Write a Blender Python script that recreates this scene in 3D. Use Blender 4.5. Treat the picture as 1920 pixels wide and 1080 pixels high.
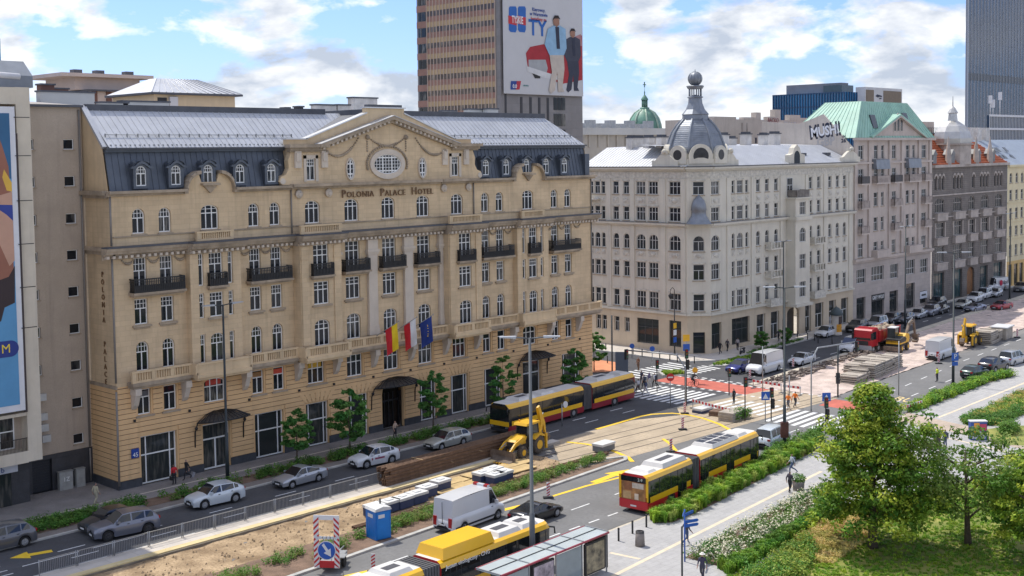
import bpy, bmesh, math, random
from mathutils import Vector, Matrix, noise
R=math.radians; PI=math.pi
for o in list(bpy.data.objects): bpy.data.objects.remove(o)
S=bpy.context.scene; COL=S.collection
# ---------------------------------------------------------------- camera (solved from the facade and street lines)
FOC,CY,YAW,PIT,ROL,H=2283.08,422.01,.759912,.0590079,-.0133943,27.0
F_=Vector((math.cos(YAW)*math.cos(PIT),math.sin(YAW)*math.cos(PIT),-math.sin(PIT)))
_r=Vector((math.sin(YAW),-math.cos(YAW),0)); _u=_r.cross(F_)
R_=math.cos(ROL)*_r+math.sin(ROL)*_u; U_=-math.sin(ROL)*_r+math.cos(ROL)*_u
cam=bpy.data.cameras.new('camera'); co=bpy.data.objects.new('camera',cam); COL.objects.link(co)
co.matrix_world=Matrix(((R_.x,U_.x,-F_.x,0),(R_.y,U_.y,-F_.y,0),(R_.z,U_.z,-F_.z,H),(0,0,0,1)))
cam.lens=FOC/1920*36; cam.sensor_width=36; cam.shift_y=-(540-CY)/1920; cam.clip_end=6000; cam.clip_start=.5
S.camera=co; S.render.resolution_x=1024; S.render.resolution_y=576
# ---------------------------------------------------------------- sky, sun, exposure
SUN_EL,SUN_AZ=R(61),R(3)      # azimuth measured from +Y (behind the hotel) towards +X
w=bpy.data.worlds.new('World'); S.world=w; w.use_nodes=True
nt=w.node_tree; N=nt.nodes; LK=nt.links
bg=N['Background']
sky=N.new('ShaderNodeTexSky'); sky.sky_type='NISHITA'; sky.sun_disc=False; sky.sun_elevation=SUN_EL; sky.sun_rotation=SUN_AZ
sky.air_density=1.0; sky.dust_density=.6; sky.ozone_density=1.6
def wn(t,**k):
    n=N.new(t)
    for a,b in k.items():
        if a.startswith('i'): n.inputs[int(a[1:])].default_value=b
        else: setattr(n,a,b)
    return n
tc=wn('ShaderNodeTexCoord'); mp=wn('ShaderNodeMapping'); mp.inputs['Scale'].default_value=(1,1,2.3); mp.inputs['Location'].default_value=(3.1,.45,.2)
LK.new(tc.outputs['Generated'],mp.inputs[0])
n1=wn('ShaderNodeTexNoise'); n1.inputs['Scale'].default_value=11; n1.inputs['Detail'].default_value=9; n1.inputs['Roughness'].default_value=.56; n1.inputs['Distortion'].default_value=.15
LK.new(mp.outputs[0],n1.inputs['Vector'])
cr=wn('ShaderNodeValToRGB'); cr.color_ramp.elements[0].position=.43; cr.color_ramp.elements[1].position=.53
LK.new(n1.outputs[0],cr.inputs[0])
mp2=wn('ShaderNodeMapping'); mp2.inputs['Scale'].default_value=(1,1,2.3); mp2.inputs['Location'].default_value=(3.1,.45,.165)
LK.new(tc.outputs['Generated'],mp2.inputs[0])
n2=wn('ShaderNodeTexNoise'); n2.inputs['Scale'].default_value=11; n2.inputs['Detail'].default_value=6; n2.inputs['Roughness'].default_value=.55; n2.inputs['Distortion'].default_value=.15
LK.new(mp2.outputs[0],n2.inputs['Vector'])
cr2=wn('ShaderNodeValToRGB'); cr2.color_ramp.elements[0].position=.42; cr2.color_ramp.elements[1].position=.62
cr2.color_ramp.elements[0].color=(5.0,5.0,5.0,1); cr2.color_ramp.elements[1].color=(2.3,2.6,3.1,1)
LK.new(n2.outputs[0],cr2.inputs[0])
tint=wn('ShaderNodeMix',data_type='RGBA',blend_type='MULTIPLY'); tint.inputs[0].default_value=1; tint.inputs[7].default_value=(.41,.50,.80,1)
LK.new(sky.outputs[0],tint.inputs[6])
mx=wn('ShaderNodeMix',data_type='RGBA'); LK.new(cr.outputs[0],mx.inputs[0]); LK.new(tint.outputs[2],mx.inputs[6]); LK.new(cr2.outputs[0],mx.inputs[7])
LK.new(mx.outputs[2],bg.inputs[0]); bg.inputs[1].default_value=.15
sl=bpy.data.lights.new('sun','SUN'); sl.energy=2.6; sl.angle=R(.5); sl.color=(1,.95,.86)
so=bpy.data.objects.new('sun',sl); COL.objects.link(so)
sd=Vector((math.sin(SUN_AZ)*math.cos(SUN_EL),math.cos(SUN_AZ)*math.cos(SUN_EL),math.sin(SUN_EL)))
so.rotation_euler=sd.to_track_quat('Z','Y').to_euler(); so.location=(60,120,90)
S.view_settings.view_transform='Standard'; S.view_settings.look='None'; S.view_settings.exposure=.74; S.view_settings.gamma=1; S.view_settings.use_curve_mapping=False
# ---------------------------------------------------------------- pixels to places
def ray(x,y): return F_+R_*((x-960)/FOC)-U_*((y-CY)/FOC)
def g(x,y,z=0):
    d=ray(x,y); t=(z-H)/d.z; return Vector((d.x*t,d.y*t,z))
def onY(x,y,Y):
    d=ray(x,y); t=Y/d.y; return Vector((d.x*t,Y,d.z*t+H))
def onX(x,y,X):
    d=ray(x,y); t=X/d.x; return Vector((X,d.y*t,d.z*t+H))
def atD(x,y,D):
    d=ray(x,y); return Vector((d.x*D,d.y*D,d.z*D+H))
# ---------------------------------------------------------------- materials
MT={}
def mat(name,col,rough=.8,var=.12,scale=1.5,bump=0,metal=0,spec=.5,streak=0,brick=None,island=0,emit=None,fine=0,coat=0,hue=None):
    if name in MT: return MT[name]
    m=bpy.data.materials.new(name); MT[name]=m; m.use_nodes=True; t=m.node_tree; n=t.nodes; L=t.links
    b=n['Principled BSDF']; b.inputs['Roughness'].default_value=rough; b.inputs['Metallic'].default_value=metal; b.inputs['Specular IOR Level'].default_value=spec
    b.inputs['Coat Weight'].default_value=coat; b.inputs['Coat Roughness'].default_value=.05
    tc=n.new('ShaderNodeTexCoord'); base=None
    def mixc(a,bcol,fac,blend='MIX'):
        x=n.new('ShaderNodeMix'); x.data_type='RGBA'; x.blend_type=blend
        for i,v in ((6,a),(7,bcol)):
            if hasattr(v,'node'): L.new(v,x.inputs[i])
            else: x.inputs[i].default_value=(*v,1)
        if hasattr(fac,'node'): L.new(fac,x.inputs[0])
        else: x.inputs[0].default_value=fac
        return x.outputs[2]
    def nz(sc,det=4,vec=None,ro=.6):
        x=n.new('ShaderNodeTexNoise'); x.inputs['Scale'].default_value=sc; x.inputs['Detail'].default_value=det; x.inputs['Roughness'].default_value=ro
        L.new(vec or tc.outputs['Object'],x.inputs['Vector']); return x.outputs[0]
    def ramp(f,a,b_):
        x=n.new('ShaderNodeMapRange'); x.inputs[1].default_value=a; x.inputs[2].default_value=b_; L.new(f,x.inputs[0]); return x.outputs[0]
    c=Vector(col); c2=Vector(hue) if hue else None
    if var:
        base=mixc(tuple(c*(1-var)),tuple(c2 if c2 else c*(1+var*.8)),ramp(nz(scale),.32,.68))
    else: base=tuple(c)
    if fine: base=mixc(base,tuple(c*(1-fine)),ramp(nz(scale*14,3),.45,.75))
    if streak:
        mpn=n.new('ShaderNodeMapping'); mpn.inputs['Scale'].default_value=(1.1,1.1,.07); L.new(tc.outputs['Object'],mpn.inputs[0])
        base=mixc(base,tuple(c*.45),ramp(nz(1.6,6,mpn.outputs[0]),.52,.86)); 
        x=base.node.inputs[0]; f=x.links[0].from_socket; q=n.new('ShaderNodeMath'); q.operation='MULTIPLY'; q.inputs[1].default_value=streak; L.new(f,q.inputs[0]); L.new(q.outputs[0],x)
    hgt=None
    if brick:
        sp=n.new('ShaderNodeSeparateXYZ'); L.new(tc.outputs['Object'],sp.inputs[0]); ad=n.new('ShaderNodeMath'); L.new(sp.outputs[0],ad.inputs[0]); L.new(sp.outputs[1],ad.inputs[1])
        cb=n.new('ShaderNodeCombineXYZ'); L.new(ad.outputs[0],cb.inputs[0]); L.new(sp.outputs[brick[4] if len(brick)>4 else 2],cb.inputs[1])
        if len(brick)>4: L.new(sp.outputs[0],cb.inputs[0])
        bt=n.new('ShaderNodeTexBrick'); L.new(cb.outputs[0],bt.inputs[0]); bt.inputs['Scale'].default_value=1
        bt.inputs['Brick Width'].default_value=brick[0]; bt.inputs['Row Height'].default_value=brick[1]; bt.inputs['Mortar Size'].default_value=brick[2]; bt.inputs['Mortar Smooth'].default_value=.2
        bt.inputs['Color1'].default_value=(1,1,1,1); bt.inputs['Color2'].default_value=(.9,.9,.9,1); bt.inputs['Mortar'].default_value=(brick[3],)*3+(1,)
        base=mixc(base,bt.outputs[0],1,'MULTIPLY'); hgt=bt.outputs[1]
    if island:
        gi=n.new('ShaderNodeNewGeometry'); rp=n.new('ShaderNodeMapRange'); rp.inputs[3].default_value=1-island; rp.inputs[4].default_value=1+island; L.new(gi.outputs['Random Per Island'],rp.inputs[0])
        hs=n.new('ShaderNodeHueSaturation'); L.new(rp.outputs[0],hs.inputs['Value']); 
        if hasattr(base,'node'): L.new(base,hs.inputs['Color'])
        else: hs.inputs['Color'].default_value=(*base,1)
        base=hs.outputs[0]
    if hasattr(base,'node'): L.new(base,b.inputs['Base Color'])
    else: b.inputs['Base Color'].default_value=(*base,1)
    if bump or brick:
        bp=n.new('ShaderNodeBump'); bp.inputs['Distance'].default_value=.02; bp.inputs['Strength'].default_value=bump or .4
        if brick: bp.invert=True; L.new(hgt,bp.inputs['Height'])
        else: L.new(nz(scale*12,5),bp.inputs['Height'])
        L.new(bp.outputs[0],b.inputs['Normal'])
    if emit: b.inputs['Emission Color'].default_value=(*emit[0],1); b.inputs['Emission Strength'].default_value=emit[1]
    return m
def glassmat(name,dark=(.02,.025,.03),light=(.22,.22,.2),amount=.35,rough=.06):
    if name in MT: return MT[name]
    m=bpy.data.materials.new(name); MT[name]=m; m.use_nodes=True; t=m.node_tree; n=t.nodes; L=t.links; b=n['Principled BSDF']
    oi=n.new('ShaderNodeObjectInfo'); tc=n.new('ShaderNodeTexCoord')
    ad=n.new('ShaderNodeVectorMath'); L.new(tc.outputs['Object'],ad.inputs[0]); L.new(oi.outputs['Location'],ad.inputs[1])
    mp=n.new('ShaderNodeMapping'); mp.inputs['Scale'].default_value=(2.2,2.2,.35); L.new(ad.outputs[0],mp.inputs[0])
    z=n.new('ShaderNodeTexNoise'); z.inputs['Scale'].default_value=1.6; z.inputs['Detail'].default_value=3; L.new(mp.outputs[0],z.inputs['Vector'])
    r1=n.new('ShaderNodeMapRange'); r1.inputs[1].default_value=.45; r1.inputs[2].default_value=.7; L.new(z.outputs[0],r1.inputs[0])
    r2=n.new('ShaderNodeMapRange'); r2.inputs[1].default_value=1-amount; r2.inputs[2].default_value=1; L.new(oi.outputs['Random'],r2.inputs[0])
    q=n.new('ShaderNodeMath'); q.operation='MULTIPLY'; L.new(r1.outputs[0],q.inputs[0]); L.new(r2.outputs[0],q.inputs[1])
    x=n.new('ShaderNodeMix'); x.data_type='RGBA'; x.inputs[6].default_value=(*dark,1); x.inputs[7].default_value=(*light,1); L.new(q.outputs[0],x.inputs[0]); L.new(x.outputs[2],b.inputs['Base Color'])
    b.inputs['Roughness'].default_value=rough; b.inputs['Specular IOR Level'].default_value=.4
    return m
def leafmat(name,col,hue=.02,var=.35,trans=.35):
    if name in MT: return MT[name]
    m=bpy.data.materials.new(name); MT[name]=m; m.use_nodes=True; t=m.node_tree; n=t.nodes; L=t.links; b=n['Principled BSDF']
    gi=n.new('ShaderNodeNewGeometry'); hs=n.new('ShaderNodeHueSaturation'); hs.inputs['Color'].default_value=(*col,1)
    a=n.new('ShaderNodeMapRange'); a.inputs[3].default_value=1-var; a.inputs[4].default_value=1+var; L.new(gi.outputs['Random Per Island'],a.inputs[0]); L.new(a.outputs[0],hs.inputs['Value'])
    tc=n.new('ShaderNodeTexCoord'); z=n.new('ShaderNodeTexNoise'); z.inputs['Scale'].default_value=.9; L.new(tc.outputs['Object'],z.inputs['Vector'])
    c=n.new('ShaderNodeMapRange'); c.inputs[1].default_value=.35; c.inputs[2].default_value=.65; c.inputs[3].default_value=.5-hue; c.inputs[4].default_value=.5+hue; L.new(z.outputs[0],c.inputs[0]); L.new(c.outputs[0],hs.inputs['Hue'])
    L.new(hs.outputs[0],b.inputs['Base Color']); b.inputs['Roughness'].default_value=.55; b.inputs['Specular IOR Level'].default_value=.25
    tr=n.new('ShaderNodeBsdfTranslucent'); L.new(hs.outputs[0],tr.inputs[0]); ms=n.new('ShaderNodeMixShader'); ms.inputs[0].default_value=trans
    L.new(b.outputs[0],ms.inputs[1]); L.new(tr.outputs[0],ms.inputs[2]); L.new(ms.outputs[0],n['Material Output'].inputs[0])
    return m
# ---------------------------------------------------------------- mesh builder
class MB:
    def __init__(s): s.v=[]; s.f=[]; s.m=[]; s.sm=[]
    def add(s,vs,fs,mi=0,smooth=False):
        k=len(s.v); s.v+= [tuple(v) for v in vs]; s.f+=[tuple(i+k for i in f) for f in fs]; s.m+=[mi]*len(fs); s.sm+=[smooth]*len(fs); return s
    def box(s,x0,x1,y0,y1,z0,z1,mi=0):
        return s.add([(x0,y0,z0),(x1,y0,z0),(x1,y1,z0),(x0,y1,z0),(x0,y0,z1),(x1,y0,z1),(x1,y1,z1),(x0,y1,z1)],[(0,3,2,1),(4,5,6,7),(0,1,5,4),(1,2,6,5),(2,3,7,6),(3,0,4,7)],mi)
    def prism(s,poly,a,b,axis='y',mi=0,smooth=False):
        """polygon in the two other axes, extruded from a to b along axis"""
        n=len(poly); f={'x':lambda p,t:(t,p[0],p[1]),'y':lambda p,t:(p[0],t,p[1]),'z':lambda p,t:(p[0],p[1],t)}[axis]
        vs=[f(p,a) for p in poly]+[f(p,b) for p in poly]
        s.add(vs,[tuple(range(n)),tuple(range(2*n-1,n-1,-1))],mi); 
        k=len(s.v)-2*n
        for i in range(n):
            j=(i+1)%n; s.f.append((k+i,k+n+i,k+n+j,k+j)); s.m.append(mi); s.sm.append(smooth)
        return s
    def tube(s,pts,rad,n=8,mi=0,cap=True,smooth=True):
        pts=[Vector(p) for p in pts]; rs=rad if isinstance(rad,(list,tuple)) else [rad]*len(pts); vs=[]
        for i,p in enumerate(pts):
            d=(pts[min(i+1,len(pts)-1)]-pts[max(i-1,0)]).normalized()
            a=d.orthogonal().normalized() if abs(d.z)>.9 or i==0 else a-d*a.dot(d)
            if a.length<1e-5: a=d.orthogonal()
            a.normalize(); b=d.cross(a)
            for k in range(n):
                t=2*PI*k/n; vs.append(p+(a*math.cos(t)+b*math.sin(t))*rs[i])
        fs=[(i*n+k,i*n+(k+1)%n,(i+1)*n+(k+1)%n,(i+1)*n+k) for i in range(len(pts)-1) for k in range(n)]
        s.add(vs,fs,mi,smooth)
        if cap:
            k=len(s.v)-len(vs); s.f+=[tuple(range(k+n-1,k-1,-1)),tuple(range(k+(len(pts)-1)*n,k+len(pts)*n))]; s.m+=[mi,mi]; s.sm+=[False,False]
        return s
    def cyl(s,c,r,z0,z1,n=12,mi=0,r1=None): return s.tube([(c[0],c[1],z0),(c[0],c[1],z1)],[r,r if r1 is None else r1],n,mi)
    def lathe(s,prof,c=(0,0,0),n=16,mi=0,smooth=True,a0=0,a1=2*PI):
        full=abs(a1-a0-2*PI)<1e-6; m=n if full else n+1; vs=[]
        for r,z in prof:
            for k in range(m):
                t=a0+(a1-a0)*k/n; vs.append((c[0]+r*math.cos(t),c[1]+r*math.sin(t),c[2]+z))
        fs=[(i*m+k,i*m+(k+1)%m,(i+1)*m+(k+1)%m,(i+1)*m+k) for i in range(len(prof)-1) for k in range(n)]
        return s.add(vs,fs,mi,smooth)
    def sphere(s,c,r,n=8,mi=0,sz=None):
        h=max(4,n//2+1); r3=(r,r,r) if not isinstance(r,(tuple,list)) else r; vs=[];fs=[]
        for i in range(h+1):
            a=PI*i/h
            for k in range(n):
                t=2*PI*k/n; vs.append((c[0]+r3[0]*math.sin(a)*math.cos(t),c[1]+r3[1]*math.sin(a)*math.sin(t),c[2]-r3[2]*math.cos(a)))
        fs=[(i*n+k,i*n+(k+1)%n,(i+1)*n+(k+1)%n,(i+1)*n+k) for i in range(h) for k in range(n)]
        return s.add(vs,fs,mi,True)
    def quad(s,a,b,c,d,mi=0): return s.add([a,b,c,d],[(0,1,2,3)],mi)
    def poly(s,pts,mi=0): return s.add(pts,[tuple(range(len(pts)))],mi)
    def mesh(s,name,mats):
        me=bpy.data.meshes.new(name); me.from_pydata(s.v,[],s.f)
        for m in (mats if isinstance(mats,(list,tuple)) else [mats]): me.materials.append(m)
        me.polygons.foreach_set('material_index',s.m); me.polygons.foreach_set('use_smooth',s.sm); me.update()
        return me
    def build(s,name,mats,parent=None,loc=(0,0,0),rz=0,**k):
        return inst(name,s.mesh(name,mats),parent,loc,rz,**k)
def inst(name,me,parent=None,loc=(0,0,0),rz=0,label=None,cat=None,group=None,kind=None):
    o=bpy.data.objects.new(name,me); COL.objects.link(o); o.location=loc; o.rotation_euler=(0,0,rz)
    if parent: o.parent=parent
    if label: o['label']=label
    if cat: o['category']=cat
    if group: o['group']=group
    if kind: o['kind']=kind
    return o
def thing(name,label,cat,loc=(0,0,0),rz=0,group=None): return inst(name,None,None,loc,rz,label,cat,group)
def dup(o,parent=None,**k):
    c=o.copy(); COL.objects.link(c); c.parent=parent
    for a,b in k.items():
        if a=='loc': c.location=b
        elif a=='rz': c.rotation_euler=(0,0,b)
        elif b is not None: c[{'cat':'category'}.get(a,a)]=b
    for ch in o.children: dup(ch,c)
    return c
def text_mesh(txt,size,depth,mats,align='CENTER',name='lettering',spacing=1.0,small=None,bold=0):
    cu=bpy.data.curves.new(name,'FONT'); cu.body=txt; cu.size=size; cu.extrude=depth/2; cu.align_x=align; cu.align_y='CENTER'; cu.space_character=spacing; cu.resolution_u=2; cu.offset=bold
    if small:
        cu.small_caps_scale=small
        for i,ch in enumerate(txt): cu.body_format[i].use_small_caps=True
    o=bpy.data.objects.new(name,cu); COL.objects.link(o)
    dg=bpy.context.evaluated_depsgraph_get(); me=bpy.data.meshes.new_from_object(o.evaluated_get(dg)); bpy.data.objects.remove(o)
    me.transform(Matrix.Rotation(PI/2,4,'X')); me.materials.clear(); me.materials.append(mats); me.name=name
    return me     # reads along +x, stands in z, faces -y
# ---------------------------------------------------------------- facades, windows
def arc_pts(u0,u1,zs,rise,n=10):
    """points over an arch from (u0,zs) up to the crown and down to (u1,zs)"""
    c=(u0+u1)/2; hw=(u1-u0)/2
    return [(c-hw*math.cos(PI*i/n),zs+rise*math.sin(PI*i/n)) for i in range(n+1)]
def wall(L,z0,z1,ops,depth=.28,x0=0,mb=None,y=0,mi=0,rmi=None,n=8):
    """a wall in the plane y (outside is -y) with openings (u0,u1,za,zb,rise): rise>0 gives an arched head"""
    mb=mb or MB(); rmi=mi if rmi is None else rmi
    us=sorted(set([x0,L]+[u for o in ops for u in o[:2]])); zs=sorted(set([z0,z1]+[z for o in ops for z in o[2:4]]))
    us=[u for u in us if x0-1e-6<=u<=L+1e-6]; zs=[z for z in zs if z0-1e-6<=z<=z1+1e-6]
    for i in range(len(us)-1):
        uc=(us[i]+us[i+1])/2; run=None; col=[o for o in ops if o[0]<uc<o[1]]
        for j in range(len(zs)-1):
            zc=(zs[j]+zs[j+1])/2; hole=any(o[2]<zc<o[3] for o in col)
            if not hole and run is None: run=zs[j]
            if run is not None and (hole or j==len(zs)-2):
                e=zs[j] if hole else zs[j+1]; mb.quad((us[i],y,run),(us[i+1],y,run),(us[i+1],y,e),(us[i],y,e),mi); run=None
    for o in ops:
        u0,u1,za,zb=o[:4]; rise=o[4] if len(o)>4 else 0; d=y+depth
        if za>z0+1e-6: mb.quad((u0,y,za),(u1,y,za),(u1,d,za),(u0,d,za),rmi)
        zt=zb-rise
        mb.quad((u0,y,za),(u0,d,za),(u0,d,zt),(u0,y,zt),rmi); mb.quad((u1,d,za),(u1,y,za),(u1,y,zt),(u1,d,zt),rmi)
        if rise:
            ap=arc_pts(u0,u1,zt,rise,n)
            for a,b in zip(ap,ap[1:]):
                mb.quad((a[0],y,a[1]),(a[0],d,a[1]),(b[0],d,b[1]),(b[0],y,b[1]),rmi)
                mb.quad((a[0],y,a[1]),(b[0],y,b[1]),(b[0],y,zb),(a[0],y,zb),mi)
        else: mb.quad((u0,y,zb),(u0,d,zb),(u1,d,zb),(u1,y,zb),rmi)
    return mb
WCACHE={}
def win_mesh(w,h,rise=0,nx=2,tr=.66,grid=0,fr=.09,mats=None,d=.07,door=0):
    """frame mesh and pane mesh, centred on u=0, sill at z=0, outer face y=0"""
    key=(round(w,2),round(h,2),round(rise,2),nx,tr,grid,fr,door,id(mats))
    if key in WCACHE: return WCACHE[key]
    fm,gm=mats; m=MB(); hw=w/2; zt=h-rise
    m.box(-hw,hw,0,d,0,fr if not door else fr*3); m.box(-hw,-hw+fr,0,d,fr,zt); m.box(hw-fr,hw,0,d,fr,zt)
    if rise:
        a=arc_pts(-hw,hw,zt,rise,10); b=arc_pts(-hw+fr,hw-fr,zt,rise-fr,10)
        for i in range(10): m.prism([a[i],a[i+1],b[i+1],b[i]],0,d)
    else: m.box(-hw+fr,hw-fr,0,d,h-fr,h)
    top=lambda u: zt+ (max(0,rise-fr)*math.sqrt(max(0,1-(u/(hw-fr))**2)) if rise else -fr)
    zr=h*tr
    if tr: m.box(-hw+fr,hw-fr,.003,d,zr-fr*.45,zr+fr*.45)
    for i in range(1,nx):
        u=-hw+w*i/nx; m.box(u-fr*.5,u+fr*.5,.006,d,fr,zr-fr*.45 if (tr and nx==2) else top(u))
    if grid and tr:
        k=grid*nx
        for i in range(1,k):
            u=-hw+w*i/k; t=top(u)
            if t-zr>.15: m.box(u-.022,u+.022,.012,d-.01,zr+fr*.45,t)
        z=zr+(h-zr)*.5; q=hw-fr if not rise else (hw-fr)*math.sqrt(max(0.05,1-(max(0,z-zt)/max(rise-fr,.01))**2))
        m.box(-q,q,.015,d-.012,z-.022,z+.022)
    p=MB(); yy=d*.62
    if rise: p.poly([(-hw+.02,yy,.03),(hw-.02,yy,.03)]+[(u,yy,z) for u,z in reversed(arc_pts(-hw+.02,hw-.02,zt,rise-.02,10))])
    else: p.quad((-hw+.02,yy,.03),(hw-.02,yy,.03),(hw-.02,yy,h-.02),(-hw+.02,yy,h-.02))
    WCACHE[key]=(m.mesh('window',fm),p.mesh('pane',gm)); return WCACHE[key]
def window(parent,u,z,w,h,y=.16,name='window',frame=None,**k):
    """frame: (ox,oy,rz) of the facade inside its building"""
    ox,oy,rz=frame or (0,0,0); fm,pm=win_mesh(w,h,**k); c,s=math.cos(rz),math.sin(rz)
    o=inst(name,fm,parent,(ox+u*c-y*s,oy+u*s+y*c,z),rz); inst('pane',pm,o); return o
def place(parent,name,mb,mats,frame=(0,0,0),**k):
    return mb.build(name,mats,parent,(frame[0],frame[1],0),frame[2],**k)
# ================================================================ GROUND
ASPH=mat('asphalt',(.075,.075,.08),.9,.2,.35,bump=.15,fine=.25)
ASPH2=mat('asphalt_worn',(.17,.168,.165),.9,.16,.25,bump=.15,fine=.2)
PAVE=mat('concrete_paving',(.41,.40,.39),.85,.05,.15,brick=(.7,.5,.012,.72,1),fine=.1)
PAVEH=mat('small_grey_setts',(.27,.25,.24),.88,.18,.5,brick=(.22,.11,.012,.6,1))
KERB=mat('kerb_stone',(.45,.44,.41),.85,.2,.8,bump=.2)
KERBL=mat('light_concrete',(.5,.45,.36),.85,.2,.6,bump=.2)
DIRT=mat('dry_soil',(.33,.22,.12),.95,.4,.45,bump=1.0,hue=(.52,.38,.23),fine=.45)
SOIL=mat('planting_soil',(.2,.13,.09),.95,.3,1.2,bump=.8,fine=.4)
WHITE=mat('road_paint_white',(.74,.74,.72),.75,.2,2.2,fine=.3)
YEL=mat('road_paint_yellow',(.85,.55,.03),.7,.12,2,fine=.15)
REDP=mat('red_bike_asphalt',(.5,.13,.09),.85,.2,.8,fine=.2)
def sheet(name,pts,z,m,parent=None,kind='structure',**k):
    mb=MB(); pts=[(p[0],p[1]) for p in pts]
    a=sum(p[0]*q[1]-q[0]*p[1] for p,q in zip(pts,pts[1:]+pts[:1]))
    if a<0: pts=pts[::-1]
    me=bpy.data.meshes.new(name); bm=bmesh.new(); f=bm.faces.new([bm.verts.new((x,y,z)) for x,y in pts]); bmesh.ops.triangulate(bm,faces=[f]); bm.to_mesh(me); bm.free(); me.materials.append(m)
    return inst(name,me,parent,kind=None if parent else kind,**k)
def slab(name,pts,z0,z1,m,parent=None,**k):
    pts=[(p[0],p[1]) for p in pts]; a=sum(p[0]*q[1]-q[0]*p[1] for p,q in zip(pts,pts[1:]+pts[:1]))
    if a<0: pts=pts[::-1]
    bm=bmesh.new(); b=[bm.verts.new((x,y,z0)) for x,y in pts]; t=[bm.verts.new((x,y,z1)) for x,y in pts]; n=len(pts)
    f=bm.faces.new(t); bmesh.ops.triangulate(bm,faces=[f])
    for i in range(n): bm.faces.new((b[i],b[(i+1)%n],t[(i+1)%n],t[i]))
    me=bpy.data.meshes.new(name); bm.to_mesh(me); bm.free(); me.materials.append(m)
    return inst(name,me,parent,kind=None if parent else 'structure',**k)
def ribbon(pts,w,z,mb,dash=None):
    """flat strip along points, optional (on,off) dashes"""
    pts=[Vector((p[0],p[1],0)) for p in pts]
    if dash:
        acc=0
        for a,b in zip(pts,pts[1:]):
            d=(b-a); L=d.length; d/=L; t=0
            while t<L: ribbon([a+d*t,a+d*min(L,t+dash[0])],w,z,mb); t+=sum(dash)
        return mb
    vs=[]
    for i,p in enumerate(pts):
        d=(pts[min(i+1,len(pts)-1)]-pts[max(i-1,0)]).normalized(); n=Vector((-d.y,d.x,0))*w/2
        vs+=[(p.x-n.x,p.y-n.y,z),(p.x+n.x,p.y+n.y,z)]
    return mb.add(vs,[(2*i,2*i+2,2*i+3,2*i+1) for i in range(len(pts)-1)])
def kerb(name,pts,h,w=.2,z0=-.05,m=None,parent=None,step=1.0):
    mb=MB(); pts=[Vector((p[0],p[1],0)) for p in pts]
    for a,b in zip(pts,pts[1:]):
        d=b-a; L=d.length; d/=L; n=Vector((-d.y,d.x,0))*w/2; t=0
        while t<L-.05:
            e=min(t+step,L); p=a+d*(t+.01); q=a+d*e; hh=h+random.uniform(-.006,.006)
            mb.add([p-n+Vector((0,0,z0)),q-n+Vector((0,0,z0)),q+n+Vector((0,0,z0)),p+n+Vector((0,0,z0)),p-n+Vector((0,0,hh)),q-n+Vector((0,0,hh)),q+n+Vector((0,0,hh)),p+n+Vector((0,0,hh))],[(4,5,6,7),(0,1,5,4),(1,2,6,5),(2,3,7,6),(3,0,4,7)]); t+=step
    o=mb.build(name,m or KERB,parent); o['kind']='structure' if not parent else 'stuff'; return o
random.seed(4)
gr=sheet('ground',[(-400,-300),(2600,-300),(2600,3000),(-400,3000)],-.03,mat('city_ground',(.2,.19,.18),.95,.2,.05))
# far carriageway, crossing, side street, near carriageway
road=sheet('road',[(-60,75.3),(104,75.3),(118,75),(420,83),(420,93),(200,90),(150,87.5),(131,87.3),(127,90.5),(127,230),(113,230),(113,90),(109,85),(104,83),(-60,83)],.0,ASPH)
road2=sheet('road_near',[(-60,53),(104,54.6),(112,54.6),(124,56.3),(150,58),(170,62),(420,72),(420,78),(170,66.5),(120,66),(118,75.2),(104,75.2),(83.5,65.5),(46,63.4),(-60,58)],-.004,ASPH2)
mkw=MB(); mky=MB()
ribbon([(-10,80),(104,79.3)],.13,.006,mkw,(2,4)); ribbon([(-10,77.75),(104,77.7)],.13,.006,mkw,(2,4)); ribbon([(-10,76.15),(62,76.15)],.13,.006,mkw,(2.2,1.2))
ribbon([(30,78.6),(44,78.6)],.12,.006,mkw,(4,1)); ribbon([(-10,56.1),(86,56.4)],.14,.004,mkw,(1.2,1.0)); ribbon([(20,58.3),(104,60.2)],.13,.004,mkw,(2.2,3.2)); ribbon([(20,60.0),(60,61.0)],.13,.004,mkw,(2.2,3))
ribbon([(120,61.3),(150,64),(300,72)],.13,.004,mkw,(2,3)); ribbon([(120,58.8),(150,60.6),(300,70)],.13,.004,mkw,(2,3))
ribbon([(124,80.6),(150,82.6),(320,86.5)],.13,.006,mkw,(2,3)); ribbon([(124,78.4),(150,79.6),(320,83.5)],.13,.006,mkw,(2,3)); ribbon([(119.5,77.2),(119.5,85)],.35,.006,mkw,(.7,.5))
for k in range(9): ribbon([(105.2,76.3+k*.92),(112.4,76.1+k*.92)],.48,.006,mkw)
for k in range(10): ribbon([(104.2,56.6+k*.98),(111,56.9+k*.98)],.5,.004,mkw)
for k in range(11): ribbon([(113.6+k*1.15,88.3),(113.9+k*1.15,92)],.5,.006,mkw)
for k in range(6): ribbon([(121.2+k*.95,84.6-k*.02),(121.5+k*.95,87.4)],.4,.006,mkw)
mkw.build('road_marking',WHITE,None,kind='structure')
ribbon([g(*p) for p in [(1118,805),(1150,796),(1200,781),(1222,777),(1260,775),(1290,778),(1320,785),(1350,796),(1368,806)]],.4,.02,mky)
ribbon([g(*p) for p in [(1062,829),(1100,833),(1135,840),(1160,850),(1178,858),(1186,866)]],.4,.02,mky)
ribbon([g(*p) for p in [(1243,823),(1256,832),(1268,846)]],.35,.02,mky)
ribbon([g(*p) for p in [(1034,931),(1100,911),(1172,893)]],.32,.006,mky)
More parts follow.
